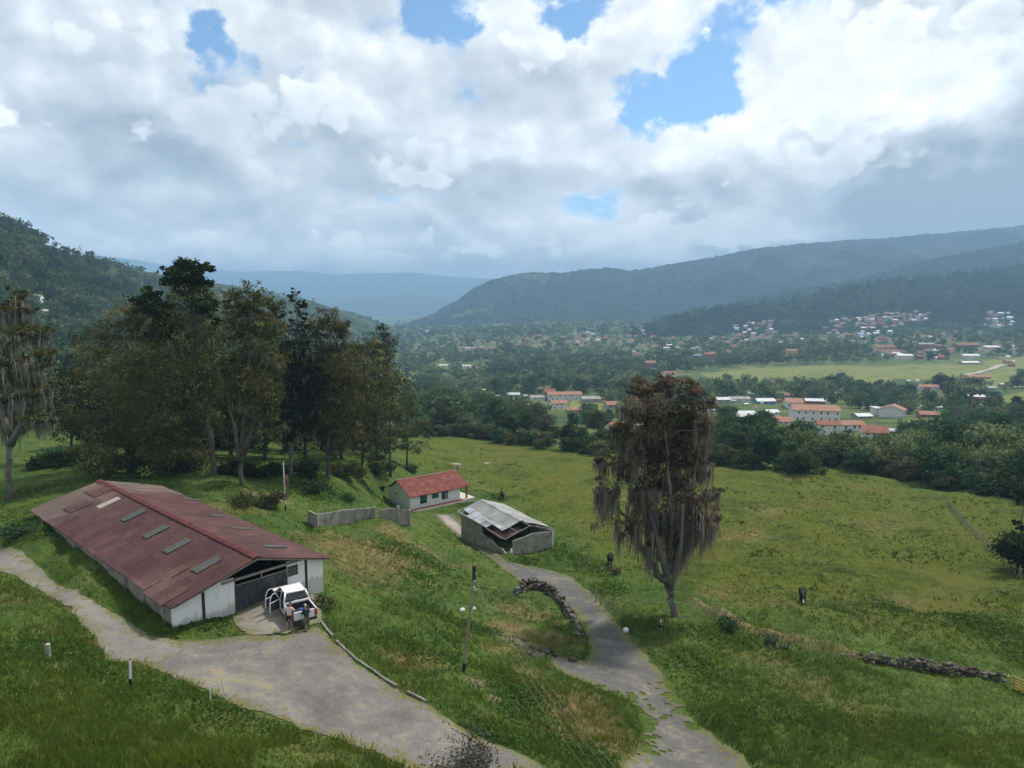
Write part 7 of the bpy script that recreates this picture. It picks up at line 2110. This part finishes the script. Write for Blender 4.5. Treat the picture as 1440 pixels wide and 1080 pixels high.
# domain: azimuth and stretched elevation, pulled together towards the horizon
stre = t.math('POWER', t.math('MAXIMUM', t.math('ADD', el, 0.06), 0.001), 0.72)
P0 = comb(t.math('MULTIPLY', az, 4.2), t.math('MULTIPLY', stre, 5.6), 1.3)
wn = t.node('ShaderNodeTexNoise'); t.l.new(P0, wn.inputs['Vector']); wn.inputs['Scale'].default_value = 2.4; wn.inputs['Detail'].default_value = 6; wn.inputs['Roughness'].default_value = .62
def vm(op, a, b):
    n = t.node('ShaderNodeVectorMath', operation=op)
    t.setin(n.inputs[0], a)
    if op == 'SCALE': t.setin(n.inputs['Scale'], b)
    else: t.setin(n.inputs[1], b)
    return n.outputs[0]
warp = vm('SUBTRACT', wn.outputs['Color'], (0.5, 0.5, 0.5))
P1 = vm('ADD', P0, vm('SCALE', warp, 0.22))
wsep = t.node('ShaderNodeSeparateXYZ'); t.l.new(warp, wsep.inputs[0])
azw = t.math('ADD', az, t.math('MULTIPLY', wsep.outputs[0], 0.16))
elw = t.math('ADD', el, t.math('MULTIPLY', wsep.outputs[1], 0.13))
def blob(px, py, rx, ry, w, warpd=True):
    tx, sz = ray(px, py)
    a0 = math.atan(tx); e0 = math.atan2(sz, math.hypot(1, tx))
    A, E = (azw, elw) if warpd else (az, el)
    u = t.math('MULTIPLY', t.math('SUBTRACT', A, a0), F / rx * math.cos(a0) ** 0)
    v = t.math('MULTIPLY', t.math('SUBTRACT', E, e0), F / ry)
    q = t.math('ADD', t.math('MULTIPLY', u, u), t.math('MULTIPLY', v, v))
    return t.math('MULTIPLY', t.math('EXPONENT', t.math('MULTIPLY', q, -1.0)), w)
def addall(lst):
    r = lst[0]
    for x in lst[1:]: r = t.math('ADD', r, x)
    return r
n_big = t.noise(P1, 1.5, 8, 0.58)
sun_off = vm('ADD', P1, (0.06, 0.15, 0.0))
n_lo = t.noise(P1, 1.5, 3.5, 0.5); n_sh = t.noise(sun_off, 1.5, 3.5, 0.5)
n_fine = t.noise(P1, 6.0, 6, 0.62)
n_wide = t.noise(P0, 0.75, 2, 0.5)
def puff(vec, sc):
    v = t.node('ShaderNodeTexVoronoi', feature='F1'); t.l.new(vec, v.inputs['Vector']); v.inputs['Scale'].default_value = sc
    v.inputs['Detail'].default_value = 1.0; v.inputs['Roughness'].default_value = .5
    return t.math('SUBTRACT', 1.0, v.outputs['Distance'])
pf = puff(P1, 3.4)
holes = addall([blob(*b) for b in SKY_HOLES])
cover = t.math('SUBTRACT', addall([t.math('MULTIPLY', n_big, 0.95), t.math('MULTIPLY', n_fine, 0.24), t.math('MULTIPLY', t.math('SUBTRACT', pf, .30), 0.24), -0.02]), holes)
mask = t.sst(cover, 0.12, 0.44)
relief = t.math('MULTIPLY', t.math('SUBTRACT', n_lo, n_sh), 1.75)
lights = addall([blob(*b) for b in SKY_LIGHT])
thin = t.math('MULTIPLY', t.sst(cover, 0.58, 0.26), 0.26)
bri = addall([lights, relief, thin, t.math('MULTIPLY', t.math('SUBTRACT', n_fine, .5), 0.34), t.math('MULTIPLY', t.math('SUBTRACT', pf, .5), 0.22), t.math('MULTIPLY', t.math('SUBTRACT', n_wide, .5), 0.35), 0.42])
def cloud_col(v):
    r = t.ramp(v, (0.0, (.27, .315, .36)), (0.25, (.405, .445, .485)), (0.5, (.555, .59, .62)), (0.75, (.735, .76, .78)), (1.0, (.93, .935, .925)))
    return t.mix(1.0, r, (10.5, 10.5, 10.5), 'MULTIPLY')
cl = cloud_col(bri)
P2 = vm('ADD', vm('ADD', P0, (7.3, 2.1, 4.0)), vm('SCALE', warp, 0.20))
m2 = t.noise(P2, 1.15, 9, 0.52); m2s = t.noise(vm('ADD', P2, (0.06, 0.15, 0.0)), 1.15, 6, 0.52)
pf2 = puff(P2, 4.6)
lumps = addall([blob(*b) for b in SKY_LUMPS])
cov2 = addall([m2, t.math('MULTIPLY', t.math('SUBTRACT', pf2, .45), 0.20), lumps, t.math('MULTIPLY', holes, -0.55)])
mask2 = t.math('MULTIPLY', t.sst(cov2, 0.525, 0.60), t.sst(cov2, 0.95, 0.60))
bri2 = addall([0.73, t.math('MULTIPLY', lights, .75), t.math('MULTIPLY', t.math('SUBTRACT', cov2, 0.56), -1.5), t.math('MULTIPLY', t.math('SUBTRACT', m2, m2s), 1.5), t.math('MULTIPLY', t.math('SUBTRACT', pf2, .5), 0.2), t.math('MULTIPLY', t.math('SUBTRACT', n_fine, .5), 0.2)])
skyc = t.mix(1.0, sky.outputs[0], SKY_TINT, 'MULTIPLY')
fin = t.mix(t.math('MULTIPLY', mask2, .85), t.mix(mask, skyc, cl), cloud_col(bri2))
t.l.new(fin, bg.inputs['Color'])
world.cycles.sampling_method = 'MANUAL'; world.cycles.sample_map_resolution = 512

if HAZE > 0:
    mb = MB(); mb.box(-13500, 13500, -400, 14200, -140, 700)
    m = bpy.data.materials.new('valley_haze'); m.use_nodes = True
    nt = NT(m.node_tree); nt.n.clear()
    o_ = nt.node('ShaderNodeOutputMaterial'); pv = nt.node('ShaderNodeVolumePrincipled')
    pv.inputs['Color'].default_value = (*HAZE_COL, 1); pv.inputs['Density'].default_value = HAZE; pv.inputs['Anisotropy'].default_value = 0.0
    nt.l.new(pv.outputs[0], o_.inputs['Volume'])
    hz = mb.build('haze', m); hz['kind'] = 'stuff'

scene.view_settings.view_transform = 'Standard'
scene.view_settings.look = 'None'
scene.view_settings.exposure = EXPO
scene.view_settings.gamma = 1.0
scene.cycles.volume_bounces = 0
scene.cycles.max_bounces = 5
scene.cycles.diffuse_bounces = 2
scene.cycles.glossy_bounces = 2
scene.cycles.transmission_bounces = 3
scene.cycles.transparent_max_bounces = 6
scene.cycles.caustics_reflective = False
scene.cycles.caustics_refractive = False
scene.cycles.use_denoising = True
scene.cycles.use_adaptive_sampling = True
scene.cycles.adaptive_threshold = 0.02
